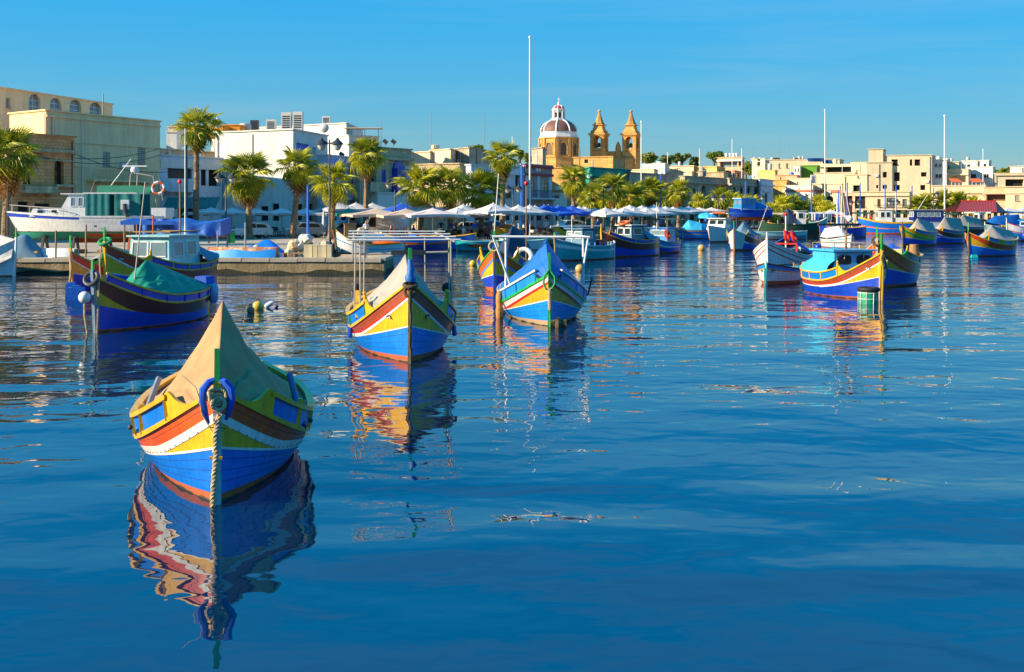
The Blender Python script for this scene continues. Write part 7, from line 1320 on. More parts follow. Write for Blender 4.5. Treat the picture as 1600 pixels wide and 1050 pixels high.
rt = thing('covered_net_pile', 'heap under a bright blue tarpaulin behind the upturned boat', 'tarpaulin', (X(415, 66), 66, QZ)); mb = MB(); mb.grid(lambda u, v: Vector(((u - .5) * 2.6, (v - .5) * 1.6, 1.2 * (max(0, math.sin(math.pi * u)) ** .45) * (max(0, math.sin(math.pi * v)) ** .4) * (.78 - .35 * max(0, u - .45) + .10 * math.sin(u * 9 + v * 5)))), 26, 16); mb.build('sheet', paint('tarp_blue', (.005, .16, .72), rough=.45), rt, smooth='all'); mb = MB(); mb.ball((-.35, -.75, .5), .24, 12, 8); mb.build('float', mat('float_pale', (.5, .42, .3), .8), rt)
# polystyrene boxes and net floats on the pier end
FOAM = mat('foam_box', (.66, .54, .32), .8, .15, 4, .004)
for i in range(6):
    px = 479 + 7.2 * i; rt = thing('foam_box', ORD[i] + ' cream foam fish box from the left in the pier end row', 'box', (X(px, 61.9), 61.9, QZ + .15), R([2, -3, 1, 4, -2, 2][i]), group='foam boxes on the pier end'); mb = MB(); mb.box((0, 0, .32), (.235, .5, .62)); mb.build('body', FOAM, rt); mb = MB(); mb.box((0, 0, .66), (.25, .52, .06)); mb.build('lid', FOAM, rt)
rg = random.Random(9)
for i in range(15):
    px = 452 + rg.uniform(0, 58); lv = [0, 0, 0, 1, 1, 1, 2][i % 7]; d = 63.5 + rg.uniform(0, .5); z = QZ + .35 + lv * .38; px = px if lv < 2 else 480 + rg.uniform(-8, 14)
    mb = MB(); s_ = rg.uniform(.22, .34); N = 10; mb.lathe([(s_ * .5, -s_ * .8), (s_, -s_ * .5), (s_ * 1.02, s_ * .4), (s_ * .55, s_ * .85)], 8); o = mb.build('net_sack', [FOAM, mat('sack_white', (.62, .60, .54), .9, .3, 6, .02, 12), mat('sack_white', (.6, .6, .6)), mat('sack_buff', (.5, .36, .2), .9, .3, 6, .02, 12)][i % 4]); o.rotation_euler = (rg.uniform(0, 3), rg.uniform(0, 1.5), rg.uniform(0, 3)); o.location = (X(px, d), d, z); tag(o, ['cream', 'white', 'dirty white', 'buff'][i % 4] + ' bundled net sack, ' + ORD[i] + ' in the heap behind the foam boxes', 'sack', 'net sacks on the pier')
rt = thing('pallet', 'flat timber pallet under the net sacks', 'pallet', (X(462, 62.2), 62.2, QZ + .15)); 
for i in range(5): mb = MB(); mb.box((0, -.4 + .2 * i, .22), (1.5, .14, .04)); mb.build('slat', WOOD, rt)
for x_ in (-.6, 0, .6): mb = MB(); mb.box((x_, 0, .1), (.1, .95, .2)); mb.build('bearer', WOOD, rt)
rt = thing('rusty_anchor', 'rusty anchor leaning on the pier end beside the lamp', 'anchor', (X(523, 62.3), 62.3, QZ + .15)); mb = MB(); mb.tube([(.15, 0, .1), (-.15, .3, 1.5)], .05, 6); mb.tube([(-.3, .1, .25), (0, -.05, .02), (.2, -.1, .06), (.45, .05, .35)], .06, 6); mb.build('shank', mat('rust', (.22, .08, .03), .9, .4, 6), rt); mb = MB(); mb.bar((-.4, .3, 1.38), (.15, .28, 1.42), .05); mb.build('stock', mat('rust', (.22, .08, .03)), rt)
for i, (px, d, h_) in enumerate(((87, 61.4, 1.6), (134, 63.5, 1.9), (551, 61.3, 1.3), (571, 61.5, 1.2), (383, 64, 2.0))): rt = thing('mooring_stake', ['rusty stake at the left quay wall', 'grey stake below the cruiser', 'slanted stake on the pier end', 'thin rusty stake on the pier end', 'grey post behind the upturned boat'][i], 'stake', (X(px, d), d, QZ + .02)); mb = MB(); mb.tube([(0, 0, 0), (.02, 0, h_)], .05, 6); mb.build('shaft', WOOD if i < 2 else GRMET, rt)
# white dinghy upside down under the cruiser, crates
rt = thing('upturned_dinghy', 'small white dinghy lying upside down under the cruiser', 'dinghy', (X(66, 66), 66, QZ), R(-4)); Hh = Hull(2.1, 1.1, .5, .42, .42, e=1.5, p=2.2, p2=3.2, transom=.7, rake=.2, flare=.3); mb = MB(); Hh.strip(mb, 0, 2.05, 16, lambda y: -.04, lambda y: Hh.sheer(y), 4); mb.add([Hh.pt(s_, y, -.04) for y in (0, .3, .8, 1.4, 2.05) for s_ in (-1, 1)], [(2 * i, 2 * i + 1, 2 * i + 3, 2 * i + 2) for i in range(4)]); q = MB(); q.v = [(v[1], v[0], .44 - v[2]) for v in mb.v]; q.f = [f[::-1] for f in mb.f]; q.m = mb.m; q.build('hull', WHT, rt, smooth=True); mb = MB(); mb.bar((0, 0, .49), (2.0, 0, .47), .05); mb.build('keel', WHT, rt)
rt = thing('covered_dinghy', 'grey sheeted boat heap at the left edge of the quay', 'boat', (X(22, 66), 66, QZ)); mb = MB(); mb.grid(lambda u, v: Vector(((u - .5) * 3.6, (v - .5) * 1.8, 1.4 * (math.sin(math.pi * u) ** .6) * (math.sin(math.pi * v) ** .6) * (.85 + .2 * math.sin(u * 11)))), 24, 14); mb.build('sheet', TSTEEL, rt, smooth='all'); mb = MB(); mb.bar((-1.5, -.8, .1), (1.6, -.6, .3), .12); mb.build('gunwale', YEL, rt)
# ================================================================== boats at middle distance and beyond
def luzzu(label, px, wl, ang, L, B, zs, zm, ze, c=LZ, d=None, seg=22, bul=None, stem=(YEL, .45, GRN), rail=YEL, tent=None, deckm=NAVY, paintk=None, name='fishing_boat', e=2.6, p=2.9, post=True, **k):
    b = Boat(name, label, px, wl, ang, d=d, seg=seg, L=L, B=B, zs=zs, zm=zm, ze=ze, e=e, p=p, **k); pk = dict(g1=.47, g2=.78, f1=.5, boot=.09, bandw=.05, rail=rail, x1=1.9, x2=2.9); pk.update(paintk or {})
    b.paint_hull(c, **pk); b.deck(deckm); b.stem(stem[0], stem[1], stem[2], .09, .12); b.sternpost(rail or WHT)
    if bul: b.bulwark(*bul[:3], bul[3], bul[4], bul[5], bul[6], bul[7], bul[5], bul[8] if len(bul) > 8 else None, pieces=bul[9] if len(bul) > 9 else False, alt=bul[10] if len(bul) > 10 else None)
    if tent: b.tent(*tent[:6], tent[6], tent[7] if len(tent) > 7 else 1.2, .28, .06, seed=int(px))
    return b
NM = dict(g1=.4, g2=.4, line=False)
# turquoise boat and its neighbours
b = luzzu('turquoise and white boat with grey canopy behind the pipe frame', 868, 408, 40, 6.8, 2.5, 1.52, .95, 1.15, dict(hull=TURQ, moustache=None, band=WHT, strake=TURQ), stem=(WOOD, .3, GRN), rail=WHT, deckm=WHT, paintk=dict(NM, g1=.62, g2=.62, f1=.62, bandw=.16)); b.cabin(2.0, 3.6, 1.5, .9, 2.1, TSTEEL, TSTEEL, 1, 2, LGLASS); b.mast(.6, 1.0, 1.2, 3.0, .03, WPIPE); mb = MB(); mb.tube([(-.9, .6, 2.3), (.9, 4.0, 2.3)], .04, 6); b.part('frame_rail', WPIPE, mb); mb = MB(); mb.box((0, 4.6, 1.1), (1.2, 1.0, .5)); b.part('engine_box', BRED, mb, None, False)
for y in (2.2, 2.8, 3.4, 4.0, 4.6, 5.2): p = b.h.pt(1, y, b.h.sheer(y), -.02); mb = MB(); mb.bar(p, p + Vector((0, 0, .25)), .06); b.part('rail_post', SKYB, mb)
b = luzzu('blue boat with yellow rail and orange lifebuoy on its cabin', 941, 402, 45, 6.6, 2.4, 1.9, .95, 1.1, dict(hull=BLUE, moustache=BLUE, band=None, strake=MAR), stem=(YEL, .4, YEL), paintk=dict(g1=.5, g2=.5, line=False)); b.bulwark(.4, 6.2, .28, BLUE, YEL, YEL, 6, False, pieces=False); b.cabin(2.4, 4.0, 1.5, 1.0, 2.25, TSTEEL, TWHT, 1, 2); b.ring((-.1, 2.6, 2.45), .38, .1, ORG, 'lifebuoy', Matrix.Rotation(R(15), 3, 'X')); b.tent(4.0, 4.1, 6.2, 2.2, 2.25, 1.4, TSTEEL, 1.0, .3)
b = luzzu('blue boat with red bow post and cabin left of the pink parasols', 1004, 397, 34, 6.2, 2.4, 1.62, .85, 1.05, dict(hull=BLUE, moustache=paint('paint_amber', (.82, .36, .01)), band=WHT, strake=SKYB), stem=(YEL, .4, GRN), rail=YEL, paintk=dict(boot=.14, bandw=.10)); b.cabin(2.6, 4.2, 1.6, .9, 1.95, SKYB, SKYB, 1, 1, LGLASS, rake=.05); b.ring((.85, 2.6, 1.45), .3, .12, BRED, 'lifebuoy', Matrix.Rotation(R(70), 3, 'Y')); b.mast(0, 2.4, 1.9, 4.0, .03, WPIPE); mb = MB(); mb.grid(lambda u, v: Vector((-1.2 + 2.4 * u, 1.8 + 3.2 * v, 2.75 - .15 * (2 * u - 1) ** 2)), 6, 4); b.part('sun_canopy', TDGR, mb); b.mast(-1.1, 2.0, .9, 2.7, .025, STEEL, (0, 0), 'canopy_pole'); b.mast(1.1, 2.0, .9, 2.7, .025, STEEL, (0, 0), 'canopy_pole'); b.mast(-1.1, 4.8, .9, 2.7, .025, STEEL, (0, 0), 'canopy_pole'); b.mast(1.1, 4.8, .9, 2.7, .025, STEEL, (0, 0), 'canopy_pole'); mb = MB(); mb.ball((0, 5.3, 1.4), .5, 10, 8, .8); b.part('net_heap', mat('net_buff', (.45, .28, .12), .95, .4, 5, .03, 14), mb)
b = luzzu('blue and yellow barge with sky blue sheet moored at the quay', 1052, 373, 84, 5.2, 2.0, 1.1, .9, 1.0, dict(hull=SKYB, moustache=None, band=YEL, strake=BLUE2), paintk=dict(NM, g1=.55, g2=.55, f1=.55, bandw=.1, line=False)); b.tent(1.0, 1.8, 3.2, 1.2, 2.2, 1.9, TSKY, .8, .1); mb = MB(); mb.box((0, 3.8, 1.3), (1.2, 1.2, .9)); b.part('crate', SKYB, mb, None, False)
b = Boat('motor_boat', 'white motor boat with slanted windscreen in the middle of the harbour', 1110, 379, 30, seg=20, L=6.4, B=2.5, zs=1.75, zm=1.35, ze=1.3, e=1.6, p=2.0, p2=3.5, transom=.8, rake=.5); b.paint_hull(dict(hull=WHT, moustache=None, band=None, strake=WHT, boot=BOOT), g1=.8, g2=.8, f1=.8, boot=.1, rail=WHT, line=False); b.deck(WHT, .05); b.transom_face(WHT); b.cabin(1.5, 3.6, 2.0, 1.3, 2.45, WHT, WHT, 2, 2, GLASS, rake=.6); mb = MB(); mb.box((0, 3.9, 3.0), (2.0, 2.8, .06)); b.part('hardtop', WHT, mb, None, False); b.tent(3.5, 3.7, 6.2, 2.3, 2.4, 1.6, TSTEEL, .9, .1); mb = MB(); mb.box((0, 3.0, 3.08), (1.4, 1.2, .14)); b.part('stowed_orange_bags', ORG, mb, None, False)
for x_, y_ in ((-.9, 2.7), (.9, 2.7), (-.9, 5.1), (.9, 5.1)): b.mast(x_, y_, 1.4, 3.0, .025, STEEL, (0, 0), 'hardtop_post')
b = luzzu('boat with white cloth hung over its bow near the middle', 1147, 392, 26, 6.8, 2.45, 1.75, .9, 1.1, dict(hull=BLUE, moustache=WHT, band=None, strake=MAR), bul=(1.2, 6.3, .3, SKYB, YEL, YEL, 5, True, YEL), stem=(WOOD, .6, GRN), tent=(2.0, 3.0, 6.3, 1.4, 2.4, 1.5, TSTEEL)); mb = MB()
for sd_ in (-1, 1): mb.grid(lambda u, v: b.h.pt(sd_, .02 + .85 * u, .15 + (b.h.sheer(.85 * u) - .1) * v, .03 + .01 * math.sin(u * 20)), 10, 6)
b.part('hung_cloth', TWHT, mb)
b = luzzu('white boat with red trim lines and orange life rings', 1199, None, 28, 6.9, 2.85, 1.85, .95, 1.2, dict(hull=WHT, moustache=WHT, band=BRED, strake=WHT), d=60, stem=(WPIPE, .3, WHT), rail=WHT, paintk=dict(g1=.55, g2=.75, f1=.55, bandw=.035, line=True), deckm=WOOD); mb = MB(); b.h.strip(mb, .02, 6.6, 22, lambda y: b.h.sheer(y) - .22, lambda y: b.h.sheer(y) - .17, 1, .012); b.part('red_stripe', BRED, mb); mb = MB(); mb.bar((-1.0, 2.2, 1.6), (1.0, 2.2, 1.6), .08); mb.bar((-1, 2.2, .9), (-1, 2.2, 1.6), .08); mb.bar((1, 2.2, .9), (1, 2.2, 1.6), .08); b.part('red_frame', BRED, mb, None, False); b.ring((.2, 3.2, 2.0), .30, .09, BRED, 'lifebuoy', Matrix.Rotation(R(80), 3, 'Y')); b.ring((.55, 3.4, 1.95), .30, .09, BRED, 'lifebuoy', Matrix.Rotation(R(70), 3, 'Y')); b.mast(.2, 3.0, 1.2, 3.2, .04, WPIPE); mb = MB(); mb.ball((.2, 3, 3.2), .1); b.part('beacon', BRED, mb); b.tent(3.6, 4.0, 6.5, 1.9, 2.0, 1.4, TROY, .9, .1)
b = luzzu('small white rowing boat with turquoise interior and red eyes', 1197, 446, 30, 4.3, 1.95, 1.02, .72, .8, dict(hull=WHT, moustache=None, band=YEL, strake=SKYB), stem=(WHT, None, None), rail=DWOOD, deckm=TURQ, paintk=dict(NM, g1=.74, g2=.74, f1=.74, bandw=.06, boot=.22, x1=2.6), e=2.0, p=2.4); b.eye(.62, .3, 1.2); b.rope([(-.02, -.15, 1.1), (-.03, -.15, .5), (-.02, -.1, -.2)], .03, TURQ, 'mooring_rope'); b.rope([(.08, -.15, 1.1), (.05, -.15, .6), (0, -.1, -.2)], .025, TURQ, 'mooring_rope')
for y in (1.6, 2.8): mb = MB(); w_ = b.h.hb(y, .6) - .04; mb.box((0, y, .72), (2 * w_, .25, .05)); b.part('thwart', TURQ, mb, None, False)
for y in (1.4, 3.3): p = b.h.pt(1, y, b.h.sheer(y), -.03); mb = MB(); mb.bar(p, p + Vector((0, 0, .22)), .06); b.part('thole_pin', WOOD, mb)
# sky-blue cabin boat
b = luzzu('sky blue cabin boat with black oval windows beside the green net drum', 1375, 469, -13, 5.8, 2.45, 1.82, .62, .85, dict(hull=BLUE, moustache=YEL, band=WHT, strake=paint('paint_brick', (.36, .06, .015))), seg=34, stem=(paint('stem_mustard', (.62, .36, .03)), .62, GRN), bul=(1.35, 6.0, .34, BLUE2, YEL, YEL, 5, True, YEL, True), paintk=dict(g1=.5, g2=.8, f1=.58, boot=.07), e=2.6, p=3.0); b.eye(1.2, .35, 1.0); mb = MB(); b.h.strip(mb, 0, 6.2, 30, lambda y: b.e2(y) + .06, lambda y: b.e2(y) + .1, 1, .012); b.part('red_line', BRED, mb)
cab = b.cabin(1.9, 3.7, 1.75, .65, 1.80, paint('cabin_sky', (.06, .45, .72)), paint('cabin_sky', (.06, .45, .72)), 0, 0, taper=.96, rake=.05)
for i, x_ in enumerate((-.42, .42)):
    mb = MB(); mb.bar((x_, 1.92, 1.74), (x_, 1.91, 1.5), .03); b.part('wiper', STEEL, mb, cab)
    for q_ in (0,): mb = MB(); pts = [(x_ + .31 * (abs(math.cos(a)) ** .5) * (1 if math.cos(a) > 0 else -1), 1.925, 1.46 + .19 * (abs(math.sin(a)) ** .5) * (1 if math.sin(a) > 0 else -1)) for a in [k * 2 * math.pi / 24 for k in range(24)]]; mb.poly(pts); b.part('window', BLACK, mb, cab, False)
mb = MB()
for x_ in [-.8 + .16 * i for i in range(11)]: mb.bar((x_, 1.95, 2.12), (x_, 3.7, 2.12), .015)
for y in [1.95 + .175 * i for i in range(11)]: mb.bar((-.85, y, 2.12), (.85, y, 2.12), .015)
for x_, y in ((-.85, 1.95), (.85, 1.95), (-.85, 3.7), (.85, 3.7)): mb.bar((x_, y, 1.85), (x_, y, 2.13), .025)
b.part('roof_rack', STEEL, mb, cab); b.tent(1.92, 3.6, 5.8, 1.80, 1.95, 1.1, TSKY, .5, .3, -.02, seed=31); b.mast(.2, 2.9, 1.8, 3.1, .05, WOOD); mb = MB(); mb.box((-.1, 2.9, 2.85), (1.9, .12, .09)); b.part('mast_bar', DKMET, mb, None, False); mb = MB(); mb.ball((.35, 2.9, 3.08), .15, 12, 8); b.part('globe_lamp', WHT, mb); b.mast(-.2, 2.9, 2.8, 3.9, .03, WPIPE); b.rope([(0, -.2, 1.9), (-.1, -.22, 1.6), (0, -.2, 1.3), (.02, -.15, .6), (.02, -.1, -.2)], .035, paint('rope_yellow', (.55, .38, .06)), 'mooring_rope')
rt = thing('net_drum', 'green netted barrel float topped by black tyre', 'float', (X(1357, 42.0), 42.0, -.2)); mb = MB(); mb.lathe([(.33, 0), (.355, .1), (.355, .6), (.34, .68)], 18); mb.build('barrel', paint('barrel_green', (.01, .30, .16)), rt, smooth=True); mb = MB(); mb.torus((0, 0, .72), .33, .09, 24, 8); mb.build('tyre', BLACK, rt, smooth=True); mb = MB()
for k in range(9): a = k * 2 * math.pi / 9; mb.tube([(.365 * math.cos(a), .365 * math.sin(a), 0), (.37 * math.cos(a + .05), .37 * math.sin(a + .05), .66)], .012, 4)
for z in (.15, .38, .6): mb.torus((0, 0, z), .366, .012, 20, 4)
mb.build('net', WPIPE, rt)
b = luzzu('orange and navy boat with green bow just behind the sky blue cabin', 1371, None, 28, 7.0, 2.5, 2.1, 1.0, 1.2, dict(hull=BLUE, moustache=paint('paint_amber', (.82, .36, .01)), band=BRED, strake=ORG), d=50, stem=(ROPE, .5, GRN), bul=(1.5, 6.4, .32, NAVY, YEL, YEL, 5, True, GRN)); b.ring((0, -.15, 2.1), .2, .06, ROPED, 'rope_coil', Matrix.Rotation(R(70), 3, 'X')); mb = MB(); mb.box((.2, 2.6, 1.5), (.9, .6, .3)); b.part('locker', mat('locker_cream', (.6, .5, .2)), mb, None, False); b.tent(3.0, 3.4, 5.0, 1.3, 1.9, 1.6, TROY, .9, .1); mb = MB(); mb.lathe([(.2, 0), (.24, .3), (.2, .7)], 10, (.75, 5.2, 1.1)); b.part('barrel', WOOD, mb)
# right-hand group
b = luzzu('white launch with grey canopy and black and aqua lines', 1330, 388, -10, 5.6, 2.3, 1.2, .8, .9, dict(hull=WHT, moustache=None, band=TURQ, strake=WHT), rail=BLACK, stem=(WOOD, None, None), deckm=WHT, paintk=dict(NM, g1=.7, g2=.7, f1=.7, bandw=.08)); b.tent(1.2, 2.4, 5.2, .95, 1.95, 1.7, TWHT, .6, .1); b.mast(-.4, 1.0, 1.0, 4.6, .035, WPIPE); b.mast(.3, 1.4, 1.0, 5.6, .03, WPIPE, (-.5, 0))
b = luzzu('yellow and green striped boat with grey ribbed canvas', 1411, 385, 48, 6.0, 2.3, 1.9, 1.05, 1.15, dict(hull=BLUE, moustache=YEL, band=GRN, strake=YEL), bul=(.9, 5.6, .28, BLUE2, YEL, YEL, 5, True, YEL), tent=(1.6, 2.6, 5.6, 1.3, 2.6, 2.1, TGRY), stem=(DWOOD, .3, DWOOD), paintk=dict(bandw=.12, boot=.16))
b = luzzu('maroon banded blue boat with grey tent in the right group', 1455, 381, 52, 6.0, 2.2, 1.7, 1.0, 1.1, dict(hull=BLUE, moustache=BLUE, band=WHT, strake=MAR), bul=(.9, 5.6, .28, BLUE, YEL, YEL, 5, True, YEL), tent=(1.1, 2.4, 5.4, 1.3, 2.7, 2.5, TGRY), stem=(YEL, .3, YEL))
b = luzzu('dark blue boat with pale tent behind the maroon banded one', 1482, 373, 58, 6.6, 2.3, 1.7, 1.1, 1.3, dict(hull=BLUE, moustache=BLUE, band=None, strake=DWOOD), bul=(.8, 6.2, .25, BLUE, YEL, YEL, 4, True, YEL), tent=(1.0, 2.6, 5.8, 1.5, 2.8, 2.3, TGRY), stem=(YEL, .2, YEL))
b = luzzu('bright red and yellow banded boat with striped grey canvas far right', 1514.5, 401, 52, 6.4, 2.5, 1.78, .85, 1.25, dict(hull=BLUE2, moustache=YEL, band=YEL, strake=paint('paint_vermilion', (.72, .07, .008))), seg=28, bul=(1.1, 6.0, .3, SKYB, YEL, YEL, 6, True, GRN, True, GRN), tent=(1.6, 3.0, 6.0, 1.2, 2.3, 1.8, TGRY), stem=(DWOOD, .6, GRN), paintk=dict(bandw=.045, g1=.5, g2=.82))
mb = MB(); mb.box((0, 0, 0), (.5, .3, .22), taper=.7); o = mb.build('float', TURQ); o.location = (X(1522, 82.5), 82.5, .06); tag(o, 'small turquoise float at the bow of the striped canvas boat', 'float')
b = luzzu('blue boat with red and white wavy lines cut by the right edge', 1574, 377, 62, 6.6, 2.4, 2.0, 1.3, 1.4, dict(hull=SKYB, moustache=WHT, band=BRED, strake=WHT), stem=(WHT, .4, WHT), rail=BRED, paintk=dict(bandw=.05, g1=.55, g2=.6), tent=None); b.cabin(2.8, 4.4, 1.6, 1.2, 2.2, SKYB, SKYB, 1, 1); b.tent(4.4, 4.5, 6.3, 2.1, 2.2, 1.6, TWHT, .9, .1); mb = MB(); mb.ball((1.35, 1.2, .6), .42, 10, 8); b.part('ball_fender', BLUE, mb)
b = luzzu('boat under a royal blue sheet behind the striped canvas', 1540, 371, 62, 6.4, 2.3, 1.6, 1.2, 1.4, dict(hull=AQUA, moustache=None, band=None, strake=AQUA), rail=WHT, stem=(WHT, .2, WHT), paintk=NM, tent=(.4, 1.5, 6.0, 1.9, 2.6, 2.8, TBLU, .7))
b = luzzu('white luzzu with red arrow stripes and green post far right', 1566, 366, 60, 6.0, 2.2, 1.7, 1.1, 1.4, dict(hull=YEL, moustache=YEL, band=GRN, strake=YEL), rail=YEL, stem=(YEL, .4, GRN), tent=(1.6, 2.4, 5.6, 1.5, 2.5, 1.8, TBEI))
b = luzzu('sky blue and orange boat with little white wheelhouse near market', 1500, 363, 78, 6.2, 2.2, 1.8, 1.1, 1.4, dict(hull=SKYB, moustache=SKYB, band=ORG, strake=SKYB), rail=YEL, stem=(YEL, .3, YEL), paintk=dict(bandw=.12)); b.cabin(2.6, 3.6, 1.4, 1.1, 2.9, WHT, TURQ, 1, 1); b.tent(.8, 1.4, 2.5, 1.6, 2.2, 1.9, TGRY, .8, .1); mb = MB(); mb.box((0, 4.4, 1.4), (1.3, 1.4, .9)); b.part('crate', TURQ, mb, None, False)
b = Boat('fishing_vessel', 'long blue and yellow fishing vessel with white wheelhouse at the far quay', 1342, 365.5, 94, seg=20, L=8.2, B=2.8, zs=2.3, zm=1.55, ze=1.6, e=1.9, p=2.4, p2=3.2, transom=.6); b.paint_hull(dict(hull=BLUE2, moustache=None, band=ORG, strake=BLUE2), g1=.5, g2=.5, f1=.45, bandw=.08, line=True, rail=YEL, railh=.22, boot=.12); b.deck(WOOD); b.transom_face(BLUE2); b.stem(BLUE2, .5, GRN); b.cabin(2.4, 4.3, 1.9, 1.4, 3.3, WHT, WHT, 2, 2, GLASS); b.mast(0, 2.2, 1.5, 4.0, .05, WOOD, (0, -1.4), 'boom'); b.mast(0, 5.0, 1.5, 5.8, .05, WPIPE); mb = MB(); mb.box((0, 5.6, 1.9), (1.6, 1.6, .7)); b.part('engine_box', WHT, mb, None, False)
b = Boat('motor_boat', 'white motor boat with blue windowed cabin in front of market', 1413, 363, 88, seg=18, L=6.2, B=2.4, zs=1.9, zm=1.5, ze=1.5, e=1.5, p=2.1, p2=3.5, transom=.85, rake=.4); b.paint_hull(dict(hull=WHT, moustache=None, band=None, strake=WHT), g1=.6, g2=.6, f1=.6, rail=WHT, line=False); b.deck(WHT, .05); b.transom_face(WHT); b.cabin(1.0, 5.4, 2.0, 1.4, 3.3, NAVY, WHT, 4, 2, LGLASS, frm=WHT, over=.25); b.mast(0, 2.0, 3.3, 5.6, .04, WPIPE, (0, 1.5))
b = Boat('fishing_vessel', 'bright blue wheelhouse boat hauled out behind the white motor boat', 1140, None, 66, d=152, z=2.35, seg=18, group='boats ashore', L=6.4, B=2.6, zs=1.3, zm=1.0, ze=1.1, e=1.7, p=2.3, p2=3.2, transom=.7); b.paint_hull(dict(hull=TROY, moustache=None, band=None, strake=BLUE), g1=.6, g2=.6, f1=.6, rail=WHT, line=False, boot=.05); b.deck(WOOD); b.transom_face(BLUE); b.cabin(1.2, 3.6, 2.0, .9, 2.5, SKYB, WHT, 3, 2, LGLASS, frm=SKYB); b.tent(3.6, 3.7, 6.0, 2.3, 2.4, 1.5, TBLU, .8, .1)
rt = thing('boat_cradle', 'dark steel cradle below the bright blue wheelhouse boat', 'cradle', (X(1165, 153.5), 153.5, QZ), R(-66)); mb = MB()
for y in (-2, 0, 2): mb.bar((-.9, y, 0), (-.9, y, 1.6), .15); mb.bar((.9, y, 0), (.9, y, 1.6), .15); mb.bar((-.9, y, 1.2), (.9, y, 1.2), .15)
mb.build('frame', DKMET, rt); mb = MB(); mb.bar((-.9, -2.3, .1), (-.9, 2.3, .1), .2); mb.bar((.9, -2.3, .1), (.9, 2.3, .1), .2); mb.build('skid', DKMET, rt)
b = luzzu('long dark green boat moored below the market canopies', 1186, 369, 88, 7.6, 2.4, 1.9, 1.5, 1.7, dict(hull=SLIME, moustache=None, band=None, strake=TDGR), rail=TDGR, stem=(DKMET, None, None), paintk=NM, deckm=WOOD, name='work_boat'); b.cabin(4.6, 5.8, 1.5, 1.4, 3.2, WHT, WHT, 1, 1); b.tent(3.0, 3.6, 4.4, 2.6, 3.6, 3.0, TNAV, .6, .1)
b = luzzu('flat grey blue work boat in front of the dark green boat', 1162, 374, 84, 7.4, 2.2, 1.15, .85, .95, dict(hull=TSTEEL, moustache=None, band=None, strake=AQUA), rail=AQUA, stem=(AQUA, None, None), paintk=NM, deckm=TSTEEL, name='work_boat'); b.mast(.2, 1.6, .9, 3.8, .03, WPIPE, (.4, 1.0))
b = luzzu('sky blue and yellow luzzu at the far concrete edge', 1262, 365.5, -80, 5.4, 2.2, 2.2, 1.3, 1.6, dict(hull=SKYB, moustache=YEL, band=RED, strake=YEL), rail=YEL, stem=(YEL, .8, GRN), paintk=dict(bandw=.06))
b = luzzu('small turquoise boat with raised bow at the market quay', 1291, None, -82, 4.0, 1.6, 1.5, .8, .8, dict(hull=TURQ, moustache=None, band=None, strake=TURQ), d=168.5, z=QZ, rail=WHT, stem=(TURQ, None, None), paintk=NM, name='rowing_boat', group='boats ashore')
b = luzzu('low royal blue boat with yellow rail near the far concrete edge', 1282, 371, 78, 6.0, 2.2, 1.6, 1.15, 1.3, dict(hull=BLUE, moustache=None, band=None, strake=BLUE), rail=YEL, stem=(WOOD, .3, WOOD), paintk=NM, deckm=WOOD); b.mast(0, 2.6, 1.1, 8.8, .04, WPIPE, (0, .3)); b.mast(0, 4.2, 1.1, 6.0, .04, WPIPE, (0, -1.0))
# boats along the quay behind the pier
b = luzzu('white boat with green swan-neck bow behind the pier lamp', 527, 397, 78, 5.2, 2.0, 1.9, .72, .85, dict(hull=WHT, moustache=WHT, band=SKYB, strake=WHT), stem=(GRN, .5, GRN), rail=YEL, paintk=dict(g1=.6, g2=.62), tent=(1.6, 2.2, 4.8, 1.2, 1.6, 1.1, TSTEEL))
b = luzzu('orange, yellow and blue boat moored stern-on behind the grey tent boat', 584, 394, 82, 6.0, 2.2, 1.7, 1.2, 1.5, dict(hull=NAVY, moustache=NAVY, band=ORG, strake=BLUE2), stem=(YEL, .2, YEL), rail=YEL, paintk=dict(bandw=.2, g1=.4, g2=.42)); mb = MB(); mb.ball((.3, 5.4, 1.6), .35, 8, 6); b.part('net_heap', SLIME, mb)
b = luzzu('plain bright blue boat with yellow rail beside turquoise rowing boat', 640, 391, 80, 5.6, 2.2, 1.5, 1.15, 1.4, dict(hull=BLUE2, moustache=None, band=None, strake=BLUE2), rail=YEL, stem=(BLUE2, .3, YEL), paintk=NM); mb = MB(); mb.box((0, 1.6, 1.25), (1.4, 2.2, .2)); b.part('hatch', MAR, mb, None, False)
b = luzzu('turquoise rowing boat with orange patch at the quay', 714, 392.5, 76, 4.2, 1.9, .95, .8, .85, dict(hull=TURQ, moustache=None, band=None, strake=TURQ), rail=AQUA, stem=(TURQ, None, None), paintk=NM, deckm=TURQ, name='rowing_boat'); mb = MB(); b.h.strip(mb, .6, 2.4, 10, lambda y: .35 + .06 * math.sin(y * 3), lambda y: .62 - .15 * abs(y - 1.5), 2, .01); b.part('orange_patch', ORG, mb)
b = luzzu('white rowing boat with aqua rail right of the turquoise one', 783, 391, 74, 4.0, 1.8, 1.0, .8, .9, dict(hull=WHT, moustache=None, band=None, strake=WHT), rail=AQUA, stem=(WHT, None, None), paintk=NM, deckm=WOOD, name='rowing_boat')
b = luzzu('yellow wooden rowing boat drawn up on the quay', 772, None, 70, 2.6, 1.2, .75, .5, .6, dict(hull=YEL, moustache=None, band=None, strake=paint('paint_amber', (.82, .36, .01))), d=99.5, z=QZ + .45, rail=YEL, stem=(YEL, None, None), paintk=NM, deckm=WOOD, name='rowing_boat', group='boats ashore', e=1.6)
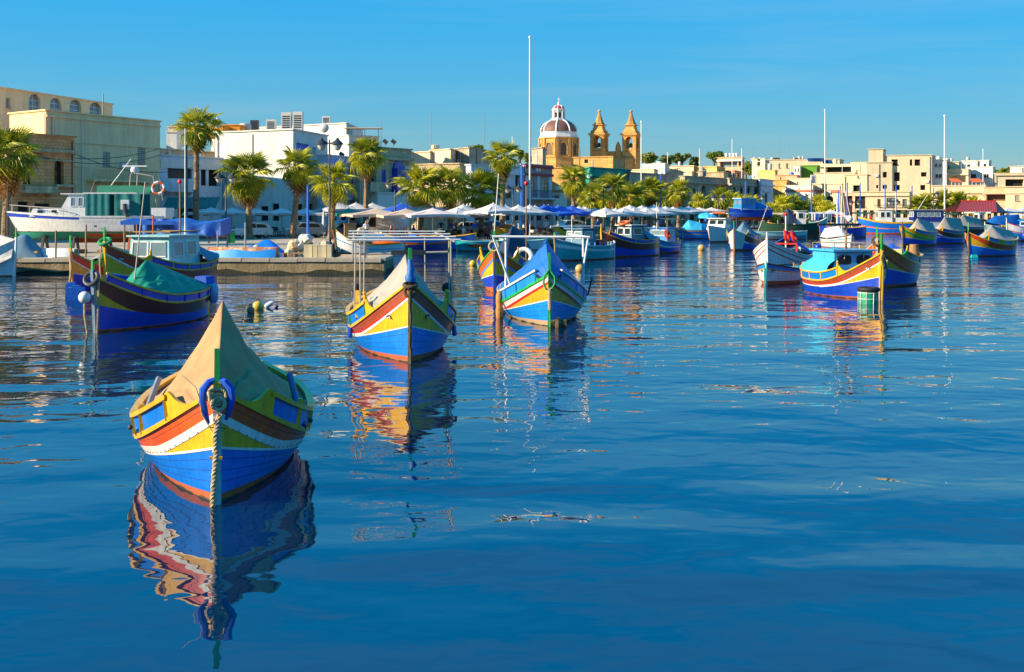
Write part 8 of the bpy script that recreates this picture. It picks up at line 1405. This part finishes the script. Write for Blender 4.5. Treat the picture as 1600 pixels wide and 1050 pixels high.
rt = thing('trestle', 'low timber trestle carrying the yellow rowing boat', 'trestle', (X(783, 100), 100, QZ)); mb = MB(); mb.bar((-.8, -.4, .0), (-.8, .4, .0), .16, .3); mb.bar((.6, -.4, 0), (.6, .4, 0), .16, .3); mb.bar((-.9, 0, .22), (.8, 0, .22), .1); mb.build('frame', WOOD, rt)
b = luzzu('small yellow edged boat with white hood beside the blue canvas', 868, 383, 30, 4.4, 1.7, 1.9, 1.0, 1.0, dict(hull=AQUA, moustache=AQUA, band=YEL, strake=YEL), rail=YEL, stem=(YEL, .4, GRN), tent=(.6, 1.4, 4.0, 1.9, 2.2, 1.3, TWHT))
# buoys
def buoy(px, wl, r, m, label, kind='ball', cap=None):
    d = DW(wl); rt = thing('buoy', label, 'buoy', (X(px, d), d, 0)); mb = MB()
    if kind == 'ball': mb.ball((0, 0, r * .55), r, 16, 10)
    elif kind == 'can': mb.lathe([(r * .8, -.2), (r, 0), (r, r * 2.2), (r * .7, r * 3), (r * .2, r * 3.2)], 14)
    mb.build('body', m, rt, smooth=True); mb = MB(); top = r * 1.5 if kind == 'ball' else r * 3.2; mb.torus((0, 0, top + .03), .05, .018, 10, 6, Matrix.Rotation(R(90), 3, 'X')); mb.build('ring', DKMET, rt)
    if cap: mb = MB(); mb.lathe([(r * 1.01, 0.02), (r * 1.02, r * .9)], 14); mb.build('lower_band', cap, rt)
YB = paint('buoy_yellow', (.75, .48, .05), bump=.01); buoy(403, 484, .20, YB, 'yellow ball buoy floating near the green canvas boat'); buoy(739, 415, .22, YB, 'small yellow buoy left of the navy canvas boat'); buoy(906, 424, .26, paint('buoy_tan', (.62, .40, .12)), 'tan ball buoy right of the blue canvas boat'); buoy(1096, 391, .32, paint('buoy_tan', (.62, .40, .12)), 'brownish ball buoy near the white motor boat'); buoy(997.5, 399, .42, BRED, 'tall red can buoy with orange base beside the blue bow', 'can', ORG); buoy(392, 488, .13, mat('cork_brown', (.35, .2, .1), .9), 'small brown cork float beside the yellow ball'); buoy(1278, 389, .3, BLUE, 'blue ball float behind the sky blue cabin boat')
rt = thing('float', 'white bottle float beside the yellow ball buoy', 'float', (X(414, 40.2), 40.2, .03)); mb = MB(); mb.lathe([(.04, 0), (.09, .05), (.09, .25), (.03, .35)], 10); o = mb.build('body', WHT, rt, smooth=True); o.rotation_euler = (0, R(60), 0); mb = MB(); mb.ball((.4, 0, .02), .09, 8, 6, .6); mb.build('line_knot', NAVY, rt)
